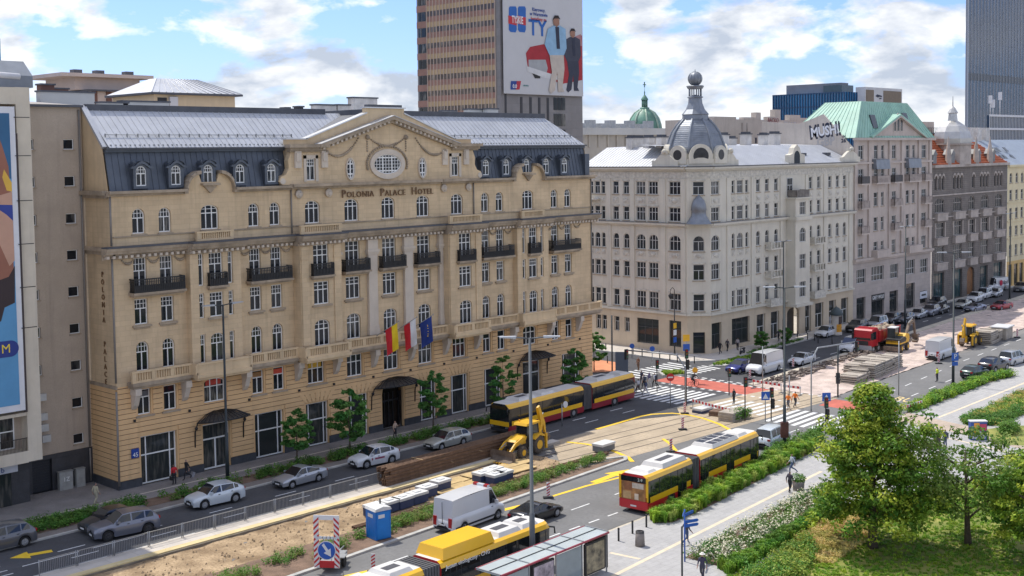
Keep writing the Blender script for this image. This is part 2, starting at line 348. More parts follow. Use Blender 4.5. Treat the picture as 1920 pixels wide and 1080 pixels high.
ribbon([g(*p) for p in [(940,957),(978,948)]],.5,.006,mky); ribbon([g(*p) for p in [(640,1084),(715,1067)]],.7,.006,mky)
def arrow(a,b,w,mb,z=.006,head=.45):
    a,b=Vector((a[0],a[1],0)),Vector((b[0],b[1],0)); d=(b-a); L=d.length; d/=L; n=Vector((-d.y,d.x,0)); c=b-d*L*head; q=Vector((0,0,z))
    mb.add([a-n*w*.22+q,c-n*w*.22+q,c+n*w*.22+q,a+n*w*.22+q],[(0,1,2,3)]); mb.add([c-n*w*.62+q,b+q,c+n*w*.62+q],[(0,1,2)])
arrow(g(1112,905),g(1180,880),1.5,mky,.01); arrow(g(98,1033),g(18,1047),1.3,mky,.01)
mky.build('yellow_marking',YEL,None,kind='structure')
red=sheet('bike_crossing',[(114,66),(118.3,66),(118.6,86),(114.4,86)],.003,REDP); sheet('bike_path',[(114.3,56.5),(118,57),(118.2,64.6),(114.3,64.3)],.003,REDP)
sheet('side_bike_path',[(112.5,96),(117,92.6),(121.5,95.5),(121,112),(116,112)],.03,mat('orange_paving',(.62,.25,.12),.85,.12,.6))
sq=MB()
for x in (113.9,118.7):
    for k in range(18): sq.box(x-.2,x+.2,66.4+k*1.1,66.9+k*1.1,.004,.009)
sq.build('bike_crossing_marking',WHITE,red)
# tram tracks in concrete
trk=sheet('tram_track',[(77.5,68.2),(84,65.9),(104,65.2),(119,64.6),(119,72.6),(104,74.8),(84,75)],.006,mat('track_concrete',(.46,.37,.26),.85,.2,.25,brick=(3,1.5,.02,.62,1),fine=.2))
rl=MB()
for y0 in (73.0,71.5,69.3,67.85):
    for dy in (0,): ribbon([(78.5,y0+.55),(120,y0-3.0)],.14,.012,rl)
rl.build('rail',mat('rail_steel',(.09,.075,.06),.6,.2,3,metal=.3),trk)
stz=MB()
for k in range(7): ribbon([(106,66.6+k*1.05),(111.4,66.3+k*1.05)],.5,.014,stz)
stz.build('crossing_marking',WHITE,trk)
sheet('tar_patch',[(96,74.9),(101,72.6),(104,75.2),(98,76)],.012,ASPH); 
# raised platform beside the fence, dug-out bed, near planting strip
PLAT=mat('platform_concrete',(.55,.5,.44),.85,.12,.5,brick=(2,1,.015,.65,1))
slab('tram_platform',[(-40,75.5),(62.5,75.5),(80,75.6),(84,75),(84,74.0),(-40,74.0)],-.02,.24,PLAT)
slab('platform_edge',[(-40,73.97),(79,73.97),(79,73.35),(-40,73.35)],-.02,.26,mat('yellow_edge_slab',(.66,.53,.28),.85,.15,.6,brick=(1.2,.62,.01,.7,1)))
slab('platform_wall',[(-40,73.34),(79,73.34),(79,73.2),(-40,73.2)],-.02,.18,mat('dark_concrete',(.2,.17,.13),.9,.3,1))  # wall below the edge slab in a darker concrete tone
def rough_sheet(name,x0,x1,y0,y1,nx,ny,z,amp,m,sc=.6,edge=None):
    mb=MB(); vs=[]
    for j in range(ny+1):
        for i in range(nx+1):
            x=x0+(x1-x0)*i/nx; a=y0(x) if callable(y0) else y0; b=y1(x) if callable(y1) else y1; y=a+(b-a)*j/ny
            vs.append((x,y,z+amp*noise.noise(Vector((x*sc,y*sc,3)))+amp*.5*noise.noise(Vector((x*sc*3,y*sc*3,7)))))
    mb.add(vs,[(j*(nx+1)+i,j*(nx+1)+i+1,(j+1)*(nx+1)+i+1,(j+1)*(nx+1)+i) for j in range(ny) for i in range(nx)],0,True)
    return mb.build(name,m,None,kind='structure')
nk=lambda x:63.35+max(0,(x-46))*.058
rough_sheet('dug_out_bed',-40,79,lambda x:67.6,73.22,240,14,.03,.10,DIRT,.7)
rough_sheet('planting_strip',-40,83.5,lambda x:nk(x)+.25,lambda x:67.65-max(0,(x-70))*.13,240,6,.10,.05,SOIL,1)
kerb('kerb',[(-40,58.3),(46,63.35),(83,65.5),(83.8,66.2),(82,67.0)],.13,.35,m=KERB)
# paving in front of the hotel
slab('hotel_pavement',[(-60,110),(-60,84.3),(108.9,84.3),(110.5,86),(110.6,120),(100,120)],-.02,.12,PAVEH)
kerb('hotel_kerb',[(-60,83.1),(104,83.1),(108.5,84.6),(110.4,86.4),(110.6,110)],.12,.25)
slab('gutter_strip',[(-60,83.24),(104,83.24),(108,84.28),(-60,84.28)],-.02,.11,mat('gutter_concrete',(.22,.19,.17),.9,.2,.8,fine=.3))
l=MB(); ribbon([(-10,88.05),(108,88.05)],.22,.125,l); l.build('pavement_line',mat('pale_slab_line',(.55,.5,.42),.85,.1,1),None,kind='structure')
# corner by the white building and on to the east
slab('corner_pavement',[(127.2,230),(127.2,90.5),(131,87.6),(150,87.8),(200,90.4),(420,93.3),(420,120),(131,230)],-.02,.13,mat('pale_granite_paving',(.56,.51,.45),.85,.12,.4,brick=(.6,.6,.012,.75,1)))
kerb('corner_kerb',[(127.1,230),(127.1,90.4),(131,87.5),(150,87.7),(200,90.3),(420,93.2)],.13,.2)
isl=slab('traffic_island',[g(1262,706),(117.4,86.9),(119.2,89),(121,86.5),(120,84.9)],-.02,.14,KERB)
slab('corner_green_island',[(126.2,86.4),(134,87.0),(136.5,86.2),(134.6,84.6),(127.6,84.9)],-.02,.14,KERB)
ksl=lambda x:67.0+(x-127)*.105
rough_sheet('gravel_bed',118.8,300,lambda x:65.2+(x-119)*.055,lambda x:75.2+max(0,(x-119))*.075,260,16,.05,.12,mat('pinkish_gravel',(.58,.47,.41),.95,.3,.6,bump=1,fine=.35),.8)
slab('far_track_edge',[(119,76.0),(119,75.2),(300,88.6),(300,90.2)],-.02,.16,KERBL)
# near side: light paving, plaza
slab('promenade',[(-60,-250),(-60,52.6),(46,53.4),(104,54.4),(112,54.5),(124,56.2),(150,57.8),(170,61.8),(420,71.8),(420,-250)],-.02,.10,PAVE)
kerb('promenade_kerb',[(-60,52.7),(46,53.5),(104,54.5),(112,54.6),(124,56.3),(150,57.9),(170,61.9),(420,71.9)],.105,.22,m=KERBL)
ln=MB(); ribbon([g(*p) for p in [(1120,1098),(1169,1073),(1300,1007),(1473,920),(1540,886)]],.32,.106,ln); ribbon([g(1759,785),g(1920,720),(190,53.5)],.3,.106,ln); ribbon([g(1144,1039),g(1200,1051)],.3,.106,ln); ribbon([g(1690,812),g(1790,826),g(1920,858)],.25,.106,ln)
ln.build('guiding_line',mat('yellowish_tactile_slab',(.66,.55,.4),.85,.1,1),None,kind='structure')
sheet('plaza_band',[g(1680,790),g(1700,775),g(1810,800),g(1920,830),g(1920,845),g(1800,815)],.104,mat('beige_paving',(.46,.37,.29),.88,.12,.5,brick=(.5,.5,.012,.75,1)))

random.seed(11); cl_=MB()
for i in range(520):
    x=random.uniform(30,79); y=random.uniform(67.8,73.0); s=random.uniform(.03,.12)*(1.8 if random.random()<.08 else 1); cl_.add([(x-s,y,.05),(x,y-s*.8,.05),(x+s,y+s*.1,.05),(x,y+s,.05),(x+s*.1,y,.09+s*.7)],[(0,1,4),(1,2,4),(2,3,4),(3,0,4)])
cl_.build('soil_clods',mat('soil_clod',(.36,.26,.16),.95,.3,3,island=.4),None,kind='stuff',label='dry clods and stones scattered over the dug out bed',cat='stones')
rt_=MB()
for y in (69.0,70.4,71.9):
    ribbon([(x,y+.18*math.sin(x*.31+y),0) for x in range(32,78,2)],.26,.16,rt_)

o=inst('lane_lettering',text_mesh('BUS',2.6,.004,mat('faded_yellow_paint',(.72,.55,.25),.8,.2,2)),None,(122.6,58.3,.01),kind='structure'); o.rotation_euler=(-PI/2,0,-PI/2+.05); o.scale=(.75,1,1.3)
o=inst('lane_lettering',text_mesh('BUS',2.2,.004,MT['faded_yellow_paint']),None,(119.2,58.0,.01),kind='structure'); o.rotation_euler=(-PI/2,0,-PI/2+.05); o.scale=(.75,1,1.1)
# ================================================================ HOTEL
CREAM=mat('cream_ashlar',(.66,.50,.315),.85,.13,.35,streak=.6,brick=(.95,.42,.012,.8))
CREAMP=mat('cream_plaster',(.66,.50,.31),.85,.12,.5,streak=.5,bump=.1)
OCHRE=mat('ochre_plaster',(.72,.47,.24),.85,.1,.4,streak=.35,bump=.1)
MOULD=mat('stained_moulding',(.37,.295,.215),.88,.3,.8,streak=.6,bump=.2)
PALE=mat('pale_stone_pilaster',(.60,.52,.43),.85,.1,.5,streak=.35)
PLINTH=mat('dark_granite_plinth',(.06,.065,.075),.4,.25,2)
WFRAME=mat('white_window_frame',(.78,.78,.76),.5,.05,2)
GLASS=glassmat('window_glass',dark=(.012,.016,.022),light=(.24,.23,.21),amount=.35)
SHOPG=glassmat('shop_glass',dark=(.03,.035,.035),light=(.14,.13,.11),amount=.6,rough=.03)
IRON=mat('black_iron',(.018,.018,.02),.5,.2,4)
SLATE=mat('slate_grey_sheet_metal',(.10,.115,.14),.5,.16,.8,metal=.35,streak=.3)
ROOFL=mat('light_zinc_sheet',(.50,.51,.53),.42,.1,.5,metal=.35,streak=.25)
ROOFD=mat('dark_roof_edge',(.08,.085,.1),.6,.2,1)
W2=(WFRAME,GLASS); WS=(WFRAME,SHOPG)
HX,HY=48.48,90.35; HW=59.85
hotel=thing('hotel','long cream hotel with dark mansard roof, central pediment and rusticated ochre ground floors','building',(HX,HY,0))
u=lambda X:X-HX
WING=[50.9,53.3,57.6,62.06,64.3]; WINGR=[91.0,93.2,97.65,102.0,104.3]; CEN=[68.47,73.05,77.62,82.17,86.91]
SIDE=[50.9,53.3,62.06,64.3,91.0,93.2,102.0,104.3]
SHOPS=[(50.45,53.8),(61.6,64.7),(67.2,69.8),(72.2,74.6),(81.3,83.6),(85.6,88.1),(90.5,93.1),(103.0,106.2)]; DOORS=[(56.3,59.0),(96.5,99.4)]
ops=[]; wins=[]
def op(X,w,za,zb,rise=0,y=0,**k):
    ops.append((u(X)-w/2,u(X)+w/2,za,zb,rise)); wins.append((X,w,za,zb,rise,y,k))
for X in SIDE:
    op(X,1.15,20.85,22.9,.57,nx=2,tr=.62,grid=2); op(X,1.2,16.15,18.9,0,nx=2,tr=.6,grid=2); op(X,1.2,13.4,15.5,0,nx=2,tr=.62,grid=2); op(X,1.15,9.55,12.0,.57,nx=2,tr=.64,grid=2); op(X,1.2,5.95,8.05,0,nx=2,tr=.68,grid=0)
for X in (57.6,97.65): op(X,1.75,20.85,22.95,.5,nx=3,tr=.66,grid=1); op(X,2.1,5.95,8.0,.35,nx=3,tr=.66)
for i,X in enumerate(CEN):
    op(X,1.7,20.8,22.9,.55,nx=3,tr=.66,grid=1); op(X,1.9,5.95,8.05,0,nx=3,tr=.66)
    if i in (1,2,3): op(X,1.75,16.15,18.9,0,nx=3,tr=.66,grid=1); op(X,1.75,13.4,15.5,0,nx=3,tr=.66,grid=1); op(X,1.7,9.55,12.0,.55,nx=3,tr=.64,grid=1)
for a,b in SHOPS: op((a+b)/2,b-a,.12,4.15,0,name='shop_window',nx=1,tr=.6,fr=.12)
for a,b in DOORS: op((a+b)/2,b-a,.12,4.1,0,name='entrance_door',nx=2,tr=.66,fr=.14)
ops.append((u(76.35),u(79.15),.12,5.0,1.4))
up=wall(HW,8.5,24.2,[o for o in ops if o[2]>8.5]); up.build('wall',[CREAM],hotel)
lo=wall(HW,0,8.5,[o for o in ops if o[2]<8.5],depth=.34); lo.build('ground_floor_wall',[OCHRE],hotel)
for X,w,za,zb,rise,y,k in wins:
    k=dict(k); nm=k.pop('name','window'); ms=WS if za<1 else W2
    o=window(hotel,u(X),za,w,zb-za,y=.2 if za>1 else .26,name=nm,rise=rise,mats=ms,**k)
    if nm=='shop_window':
        for q in ((.17,) if w>2.4 else (.2,)): MB().box(-w/2+w*q-.05,-w/2+w*q+.05,-.005,.05,.12,4.03).box(w/2-w*q-.05,w/2-w*q+.05,-.005,.05,.12,4.03).build('mullion',WFRAME,o)
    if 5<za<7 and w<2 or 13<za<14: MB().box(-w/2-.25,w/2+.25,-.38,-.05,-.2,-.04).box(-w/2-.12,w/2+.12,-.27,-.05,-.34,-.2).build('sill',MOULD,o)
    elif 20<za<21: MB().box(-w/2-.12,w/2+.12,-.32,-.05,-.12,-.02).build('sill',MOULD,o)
# main portal
pm=MB(); a=arc_pts(u(76.35),u(79.15),3.6,1.4,14)
pm.poly([(u(76.35),.75,.12),(u(79.15),.75,.12)]+[(x,.75,z) for x,z in reversed(a)])
pd=pm.build('portal_recess',mat('dark_portal_glass',(.012,.01,.01),.2,.2,2,spec=.4),hotel)
fr=MB()
for x in (76.45,77.2,77.75,78.3,79.05): fr.box(u(x)-.04,u(x)+.04,.66,.74,.12,3.6)
fr.box(u(76.4),u(79.1),.65,.75,2.7,2.85).build('portal_door_frame',IRON,hotel)
# rusticated courses proud of the lower wall, cut round the openings
low=[o for o in ops if o[2]<8.5]
def courses(segw,zlist,y0,y1,holes,parent,name,m,frame=(0,0,0),x0=0,gap=.05):
    for z in zlist:
        zt=z+.42; cut=[(h[0]-.16,h[1]+.16) for h in holes if h[2]-.1<zt-.02 and h[3]+.12>z+.02]; cut.sort(); x=x0
        for c in cut+[(segw,segw)]:
            if c[0]-x>.15: place(parent,name,MB().box(x,c[0],y0,y1,z,zt-gap),m,frame)
            x=max(x,c[1])
courses(HW,[.82+.42*i for i in range(18)],-.075,.05,low,hotel,'stone_course',OCHRE)
jm=MB()
for i in range(19):
    z=.82+.42*i-.052; cut=sorted([(h[0]-.16,h[1]+.16) for h in low if h[2]-.1<z+.03 and h[3]+.12>z]); x=.02
    for c in cut+[(HW,HW)]:
        if c[0]-x>.2: jm.box(x,c[0]-.02,-.03,.02,z,z+.052)
        x=max(x,c[1]+.02)
for i in range(19): z=.82+.42*i-.052; jm.box(-.03,.02,.1,4.6,z,z+.052)
jm.build('mortar_joints',mat('dark_joint_paint',(.17,.09,.05),.9,.1,2),hotel,kind='stuff')
for X,c in ((57.6,(.5,.05,.03)),(64.3,(.55,.06,.03)),(62.06,(.3,.15,.05)),(68.47,(.6,.36,.03)),(50.9,(.12,.12,.13))):
    w_=1.0 if X not in (57.6,68.47) else 1.5; MB().box(u(X)-w_/2,u(X)+w_/2,.235,.238,7.4,7.85).build('interior_panel',mat('interior_tint_%d'%int(c[0]*100),c,.6,.2,3),hotel)  # flat coloured panel standing in for the interior glimpsed through the pane
# voussoirs fanning over the shop windows
for a,b in SHOPS[2:6]:
    c=u((a+b)/2)
    for k in range(-3,4):
        p=k*.42; q=k*.62; MB().prism([(c+p-.17,4.3),(c+p+.17,4.3),(c+q+.24,5.15),(c+q-.24,5.15)],-.1,-.07).build('voussoir',OCHRE,hotel)
xs=sorted([(u(a)-.02,u(b)+.02) for a,b in SHOPS+DOORS]+[(u(76.35)-.02,u(79.15)+.02)]); x=-.12
for a,b in xs+[(HW+.12,0)]:
    if a-x>.1: MB().box(x,a,-.14,.06,.0,.78).build('plinth',PLINTH,hotel)
    x=b
MB().box(-.14,.1,-.1,4.6,0,.781).build('plinth',PLINTH,hotel)
# left flank
SF=(0,14,-PI/2)      # flank facade: local +x runs towards the street
fl=MB(); fl.quad((9,0,8.5),(14,0,8.5),(14,0,24.2),(9,0,24.2)); place(hotel,'flank_wall',fl,CREAM,SF)
fl=MB(); fl.quad((9,0,0),(14,0,0),(14,0,8.5),(9,0,8.5)); place(hotel,'flank_ground_wall',fl,OCHRE,SF)
courses(13.9,[.82+.42*i for i in range(18)],-.07,.02,[],hotel,'stone_course',OCHRE,SF,x0=9.2)
fg=MB(); fg.poly([(0,.3,24.2),(0,14,24.2),(0,14,31.1),(0,4.45,31.15),(0,1.05,27.75)]); fg.build('gable_wall',CREAMP,hotel,(.02,0,0))
MB().prism([(1.0,27.8),(4.4,31.2),(4.4,31.45),(.85,27.95)],-.06,.45,'x').build('verge',ROOFL,hotel)
for word,z0 in (('POLONIA',17.6),('PALACE',11.9)):
    for i,ch in enumerate(word):
        me=text_mesh(ch,.62,.06,mat('bronze_letters',(.18,.1,.045),.5,.2,4),name='letter'); inst('letter',me,hotel,(-.06,1.6,z0-i*.62),-PI/2)
MB().cyl((-.1,-.12),.085,8.9,19.2).cyl((-.1,-.12),.085,20,24.1).cyl((-.12,-.16),.085,.5,8.2).build('downpipe',mat('zinc_pipe',(.22,.2,.18),.6,.1,2),hotel)
MB().cyl((u(66.05),-.1),.07,20,24.1).build('downpipe',MT['zinc_pipe'],hotel); MB().cyl((u(89.25),-.1),.07,20,24.1).build('downpipe',MT['zinc_pipe'],hotel)
MB().cyl((HW-.02,-.1),.07,9.9,19.2).cyl((HW-.02,-.1),.07,20,24.1).build('downpipe',MT['zinc_pipe'],hotel)
# right flank and back
MB().quad((HW,0,0),(HW,14,0),(HW,14,24.2),(HW,0,24.2)).quad((HW,.3,24.2),(HW,14,24.2),(HW,14,28),(HW,1,28)).quad((0,14,0),(0,14,31),(HW,14,31),(HW,14,0)).build('rear_walls',CREAMP,hotel)
# projecting bays on floors two to four
def bay(X,w,d,cols):
    x0,x1=u(X)-w/2,u(X)+w/2; bo=[]; 
    for cx,ww,nx,gd in cols:
        for za,zb,arch in ((16.15,18.9,0),(13.4,15.5,0),(9.55,12.0,1)):
            rise=ww*.33 if arch and ww>.8 else 0; bo.append((u(X)+cx-ww/2,u(X)+cx+ww/2,za,zb,rise))
    mb=wall(x1,8.7,19.2,bo,depth=.26,x0=x0,y=-d); mb.quad((x0,0,8.7),(x0,-d,8.7),(x0,-d,19.2),(x0,0,19.2)); mb.quad((x1,-d,8.7),(x1,0,8.7),(x1,0,19.2),(x1,-d,19.2)); mb.quad((x0,0,8.7),(x1,0,8.7),(x1,-d,8.7),(x0,-d,8.7))
    mb.build('bay_wall',CREAM,hotel)
    for cx,ww,nx,gd in cols:
        for za,zb,arch in ((16.15,18.9,0),(13.4,15.5,0),(9.55,12.0,1)):
            rise=ww*.33 if arch and ww>.8 else 0
            o=window(hotel,u(X)+cx,za,ww,zb-za,y=-d+.18,rise=rise,nx=nx,tr=.64,grid=gd,mats=W2)
            if za<15 and ww>.8: MB().box(-ww/2-.25,ww/2+.25,-.36,-.05,-.2,-.04).build('sill',MOULD,o)
for X in (57.6,97.65): bay(X,5.0,.7,[(0,1.35,2,2),(-1.45,.5,1,2),(1.45,.5,1,2)])
for X in (68.47,86.91): bay(X,4.7,1.1,[(0,1.75,3,1)])
for X in (68.47,86.91):      # corner pilaster strips of the bays
    for s in (-1,1): MB().box(u(X)+s*1.85-.4,u(X)+s*1.85+.4,-1.2,-1.08,9.8,18.8).box(u(X)+s*1.85-.45,u(X)+s*1.85+.45,-1.25,-1.08,17.6,17.8).build('pilaster',CREAM,hotel)
for X in (70.95,75.3,79.9,84.4):
    x=u(X); w_=.55 if X in (75.3,79.9) else .35
    MB().box(x-w_,x+w_,-.32,-.02,10.6,17.5).box(x-w_-.12,x+w_+.12,-.4,-.02,17.5,17.7).box(x-w_-.2,x+w_+.2,-.48,-.02,17.7,17.95).box(x-w_-.06,x+w_+.06,-.36,-.02,17.95,18.9).box(x-w_-.1,x+w_+.1,-.4,-.02,9.7,10.3).box(x-w_-.05,x+w_+.05,-.36,-.02,10.3,10.6).build('pilaster',PALE,hotel)
# swags under the cornice
def swag(x0,z0,x1,z1,sag,n,r,mb,y=-.06):
    for i in range(n+1):
        t=i/n; mb.sphere((x0+(x1-x0)*t,y,z0+(z1-z0)*t-sag*4*t*(1-t)),r*(1.25 if 0<t<1 and abs(t-.5)<.3 else .9),6)
sw=MB()
for X in (49.8,52.1,54.6,61.0,63.2,65.4,90.0,92.1,94.4,101,103.2,105.8): swag(u(X)-.5,18.75,u(X)+.5,18.75,.3,7,.1,sw)
sw.build('garlands',MOULD,hotel,kind='stuff')
# cornices following the bays
PLAN=[(-.9,u(54.9),0),(u(54.9),u(60.3),.7),(u(60.3),u(65.9),0),(u(65.9),u(71.0),1.1),(u(71.0),u(84.4),.15),(u(84.4),u(89.5),1.1),(u(89.5),u(95.0),0),(u(95.0),u(100.3),.7),(u(100.3),HW+.9,0)]
def cornice(name,z,prof,m,plan=PLAN,parent=None):
    mb=MB()
    for i,(a,b,d) in enumerate(plan):
        for zz0,zz1,pr in prof: mb.box(a+(.004 if i else 0),b,-d-pr,.03,z+zz0,z+zz1)
    return mb.build(name,m,parent or hotel)
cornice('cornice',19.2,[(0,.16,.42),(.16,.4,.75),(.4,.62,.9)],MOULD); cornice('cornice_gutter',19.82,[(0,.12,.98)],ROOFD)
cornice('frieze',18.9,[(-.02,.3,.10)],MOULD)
for a,b,d in PLAN:
    mb=MB(); n=int((b-a)/.5)
    for i in range(n): x=a+(i+.5)*(b-a)/n; mb.box(x-.12,x+.12,-d-.55,-d-.1,18.98,19.2)
    mb.build('dentils',PALE,hotel,kind='stuff')
MB().box(-.12,.03,-.42,9,19.2,19.5).box(-.3,.03,-.5,9,19.5,19.82).build('flank_cornice',MOULD,hotel)
MB().box(-.5,.03,.35,5,24.05,24.4).box(-.3,.03,.3,5,23.8,24.05).build('flank_cornice',MOULD,hotel)
MB().box(-.12,.03,-.1,4.6,8.35,8.62).build('flank_cornice',MOULD,hotel)
# parapet strip with balusters above the cornice
def balustrade(x0,x1,y,z0,z1,name='balustrade',m=None,pier=.35,every=2.2,solid=False,thick=.22):
    mb=MB(); mb.box(x0,x1,y,y+thick,z0,z0+.18); mb.box(x0-.04,x1+.04,y-.05,y+thick+.05,z1-.14,z1)
    if solid: mb.box(x0,x1,y+.03,y+thick-.03,z0+.18,z1-.14)
    else:
        n=max(1,round((x1-x0)/every)); 
        for i in range(n+1):
            x=x0+(x1-x0-pier)*i/n; mb.box(x,x+pier,y-.02,y+thick+.02,z0+.18,z1-.14)
            if i<n:
                e=x0+(x1-x0-pier)*(i+1)/n; k=int((e-x-pier)/.2)
                for j in range(k): xx=x+pier+(e-x-pier)*(j+.5)/k; mb.box(xx-.05,xx+.05,y+.05,y+thick-.05,z0+.18,z1-.14)
        mb.box(x0+.1,x1-.1,y+thick-.045,y+thick-.03,z0+.18,z1-.14)
    return mb.build(name,m or CREAMP,hotel)
for X,w in ((57.6,3.6),(97.65,3.6),(68.47,4.6),(86.91,4.6)): balustrade(u(X)-w/2,u(X)+w/2,-.78 if w<4 else -1.3,19.95,20.75,every=9)
MB().box(0.1,HW-.1,-.1,-.003,20.62,20.72).build('string_course',MOULD,hotel)
# first-floor balcony running the whole front
for i,(a,b,d) in enumerate(PLAN):
    a=max(a,.9); b=min(b,HW+.7); d=d+.95; big=d>1.2
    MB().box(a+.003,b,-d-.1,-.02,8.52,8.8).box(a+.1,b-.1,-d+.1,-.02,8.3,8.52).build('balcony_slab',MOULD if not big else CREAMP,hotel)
    balustrade(a,b,-d,8.8,9.75,solid=(abs(d-1.65)<.01))
    if big: [MB().box(e-.11,e+.11,-d,-.9,8.8,9.75).build('balustrade_return',CREAMP,hotel) for e in (a,b)]
for X in (49.9,54.55,60.55,66.2,70.6,75.2,80.0,84.7,89.2,94.7,100.7,105.6):
    x=u(X); MB().box(x-.28,x+.28,-.95,-.05,7.75,8.3).prism([(-.08,7.75),(-.85,7.75),(-.5,6.9),(-.2,6.55),(-.08,6.5)],x-.22,x+.22,'x').build('console',PALE,hotel)
# iron balconies
def iron_balcony(X,w,d0,d=.85,z=15.95):
    x0,x1=u(X)-w/2,u(X)+w/2; o=MB().box(x0-.12,x1+.12,-d0-d-.08,-d0+.02,z-.05,z+.14).box(x0,x1,-d0-d+.15,-d0+.02,z-.22,z-.05).build('balcony',MOULD,hotel)
    mb=MB(); yb=-d0-d
    for zz,t in ((z+1.22,.05),(z+.22,.03),(z+1.0,.02)): mb.box(x0,x1,yb-.02,yb+.03,zz-t,zz+t); mb.box(x0-.02,x0+.03,yb,-d0,zz-t,zz+t); mb.box(x1-.03,x1+.02,yb,-d0,zz-t,zz+t)
    n=int(w/.16)
    for i in range(n+1): x=x0+w*i/n; mb.box(x-.035,x+.035,yb-.015,yb+.02,z+.14,z+1.2)
    for i in range(1,6):
        for x in (x0,x1): mb.box(x-.02,x+.02,yb+d*i/6-.03,yb+d*i/6+.03,z+.14,z+1.2)
    mb.box(x0+.03,x1-.03,yb+.022,yb+.028,z+.14,z+.75)
    mb.build('railing',IRON,o)
for a,b in ((50.9,53.3),(62.06,64.3),(91.0,93.2),(102.0,104.3)): iron_balcony((a+b)/2+.1,4.6 if a!=62.06 else 4.3,0)
for X in (57.6,97.65): iron_balcony(X,1.7,.7,.45)
for X in (68.47,86.91): iron_balcony(X,2.3,1.1,.45)
for X in CEN[1:4]: iron_balcony(X+.1,2.9,0,.75)
# eaves, eyebrow gables
EP=[(-.35,u(55.2),0),(u(60.0),u(65.9),0),(u(89.4),u(95.2),0),(u(100.1),HW+.5,0)]
[cornice('eave_cornice',23.95,[(0,.2,.3),(.2,.42,.62)],MOULD,[e]) for e in EP]
cornice('cornice_band',24.0,[(0,.2,.35),(.2,.45,.7)],MOULD,[(u(65.9),u(71.0),.1),(u(71.0),u(84.4),0),(u(84.4),u(89.4),.1)])
for X in (57.6,97.65):
    c=u(X); mb=MB(); left=[(-2.55,24.15)]+[(-2.5+1.55*math.sin(t),24.2+1.45*(1-math.cos(t))) for t in [PI/2*i/7 for i in range(8)]]
    pts=[(-2.3,24.2),(-2.2,24.75),(-1.9,25.2),(-1.45,25.5),(-1.0,25.6)]
    MB().prism([(c-2.3,24.15)]+[(c+x,z) for x,z in pts]+[(c-.75,24.9),(c+.75,24.9)]+[(c-x,z) for x,z in reversed(pts)]+[(c+2.3,24.15)],-.02,.3).build('eyebrow_gable',CREAMP,hotel)
    for s in (-1,1):
        p=[(c+s*x,z) for x,z in pts]; mb2=MB()
        for a,b in zip(p,p[1:]): mb2.prism([(a[0],a[1]),(b[0],b[1]),(b[0],b[1]+.28),(a[0]-s*.06,a[1]+.28)],-.5,.4)
        mb2.box(c+s*2.3-(.35 if s<0 else 0),c+s*2.3+(.35 if s>0 else 0),-.5,.3,23.98,24.4).build('eyebrow_moulding',MOULD,hotel)
    MB().box(c-.85,c+.85,-.5,.1,24.62,24.8).prism([(c-.7,24.62),(c+.7,24.62),(c,23.95)],-.25,-.02).build('gable_bracket',MOULD,hotel)
# mansard with standing seams
for a,b in ((.15,u(66.0)),(u(89.2),HW-.15)):
    ms=MB(); ms.quad((a,.32,24.35),(b,.32,24.35),(b,1.0,27.55),(a,1.0,27.55)); n=int((b-a)/.55)
    for i in range(n+1):
        x=a+(b-a)*i/n; ms.add([(x-.02,.28,24.36),(x+.02,.28,24.36),(x+.02,.96,27.55),(x-.02,.96,27.55),(x-.02,.34,24.36),(x+.02,.34,24.36),(x+.02,1.02,27.55),(x-.02,1.02,27.55)],[(0,1,2,3),(1,5,6,2),(0,3,7,4)])
    ms.box(a-.05,b+.05,.7,1.15,27.5,27.72); ms.build('mansard_roof',SLATE,hotel)
ms=MB(); ms.quad((HW-.15,.32,24.35),(HW-.5,9,24.35),(HW-.9,9,27.55),(HW-.9,1.0,27.55)); ms.box(HW-.75,HW+.02,.15,1.1,24.35,26.8)
ms.build('mansard_end',SLATE,hotel)
MB().box(.0,u(66.1),.35,.6,27.72,27.86).box(u(89.2),HW-.1,.35,.6,27.72,27.86).build('gutter',ROOFD,hotel)
rf=MB()
def slope(a,b,y0,z0,y1,z1,mb,b1=None,step=.6):
    b1=b if b1 is None else b1; mb.quad((a,y0,z0),(b,y0,z0),(b1,y1,z1),(a,y1,z1)); n=int((b-a)/step)
    for i in range(n+1):
        x=a+(b-a)*i/n; t=1 if x<=b1 else max(0,(b-x)/(b-b1))
        if t>.05: yy,zz=y0+(y1-y0)*t,z0+(z1-z0)*t; mb.add([(x-.018,y0,z0+.05),(x+.018,y0,z0+.05),(x+.018,yy,zz+.05),(x-.018,yy,zz+.05),(x-.018,y0,z0),(x+.018,y0,z0),(x+.018,yy,zz),(x-.018,yy,zz)],[(0,1,2,3),(1,5,6,2),(0,3,7,4)])
slope(.35,HW-.3,.55,27.86,4.4,31.1,rf,HW-3.2); rf.quad((HW-.3,.55,27.86),(HW-.3,13,27.9),(HW-3.2,13,31.1),(HW-3.2,4.4,31.1)); rf.quad((.35,4.4,31.1),(HW-3.2,4.4,31.1),(HW-3.2,13.9,31.0),(.35,13.9,31.0))
upper=rf.build('upper_roof',ROOFL,hotel)
MB().box(.3,u(73.5),4.25,4.6,30.95,31.5).box(u(80.5),HW-3.0,4.25,4.6,30.95,31.5).build('ridge_upstand',ROOFD,hotel)
sg=MB(); 
for a,b in ((.6,u(67.5)),(u(87.3),HW-1.6)):
    sg.tube([(a,1.62,28.93),(b,1.62,28.93)],.03,5); n=int((b-a)/.95)
    for i in range(n+1): x=a+(b-a)*i/n; sg.box(x-.025,x+.025,1.55,1.7,28.7,29.02)
    n=int((b-a)/.42)
    for i in range(n+1): x=a+(b-a)*i/n; sg.box(x-.05,x+.05,.7,.82,28.0,28.12)
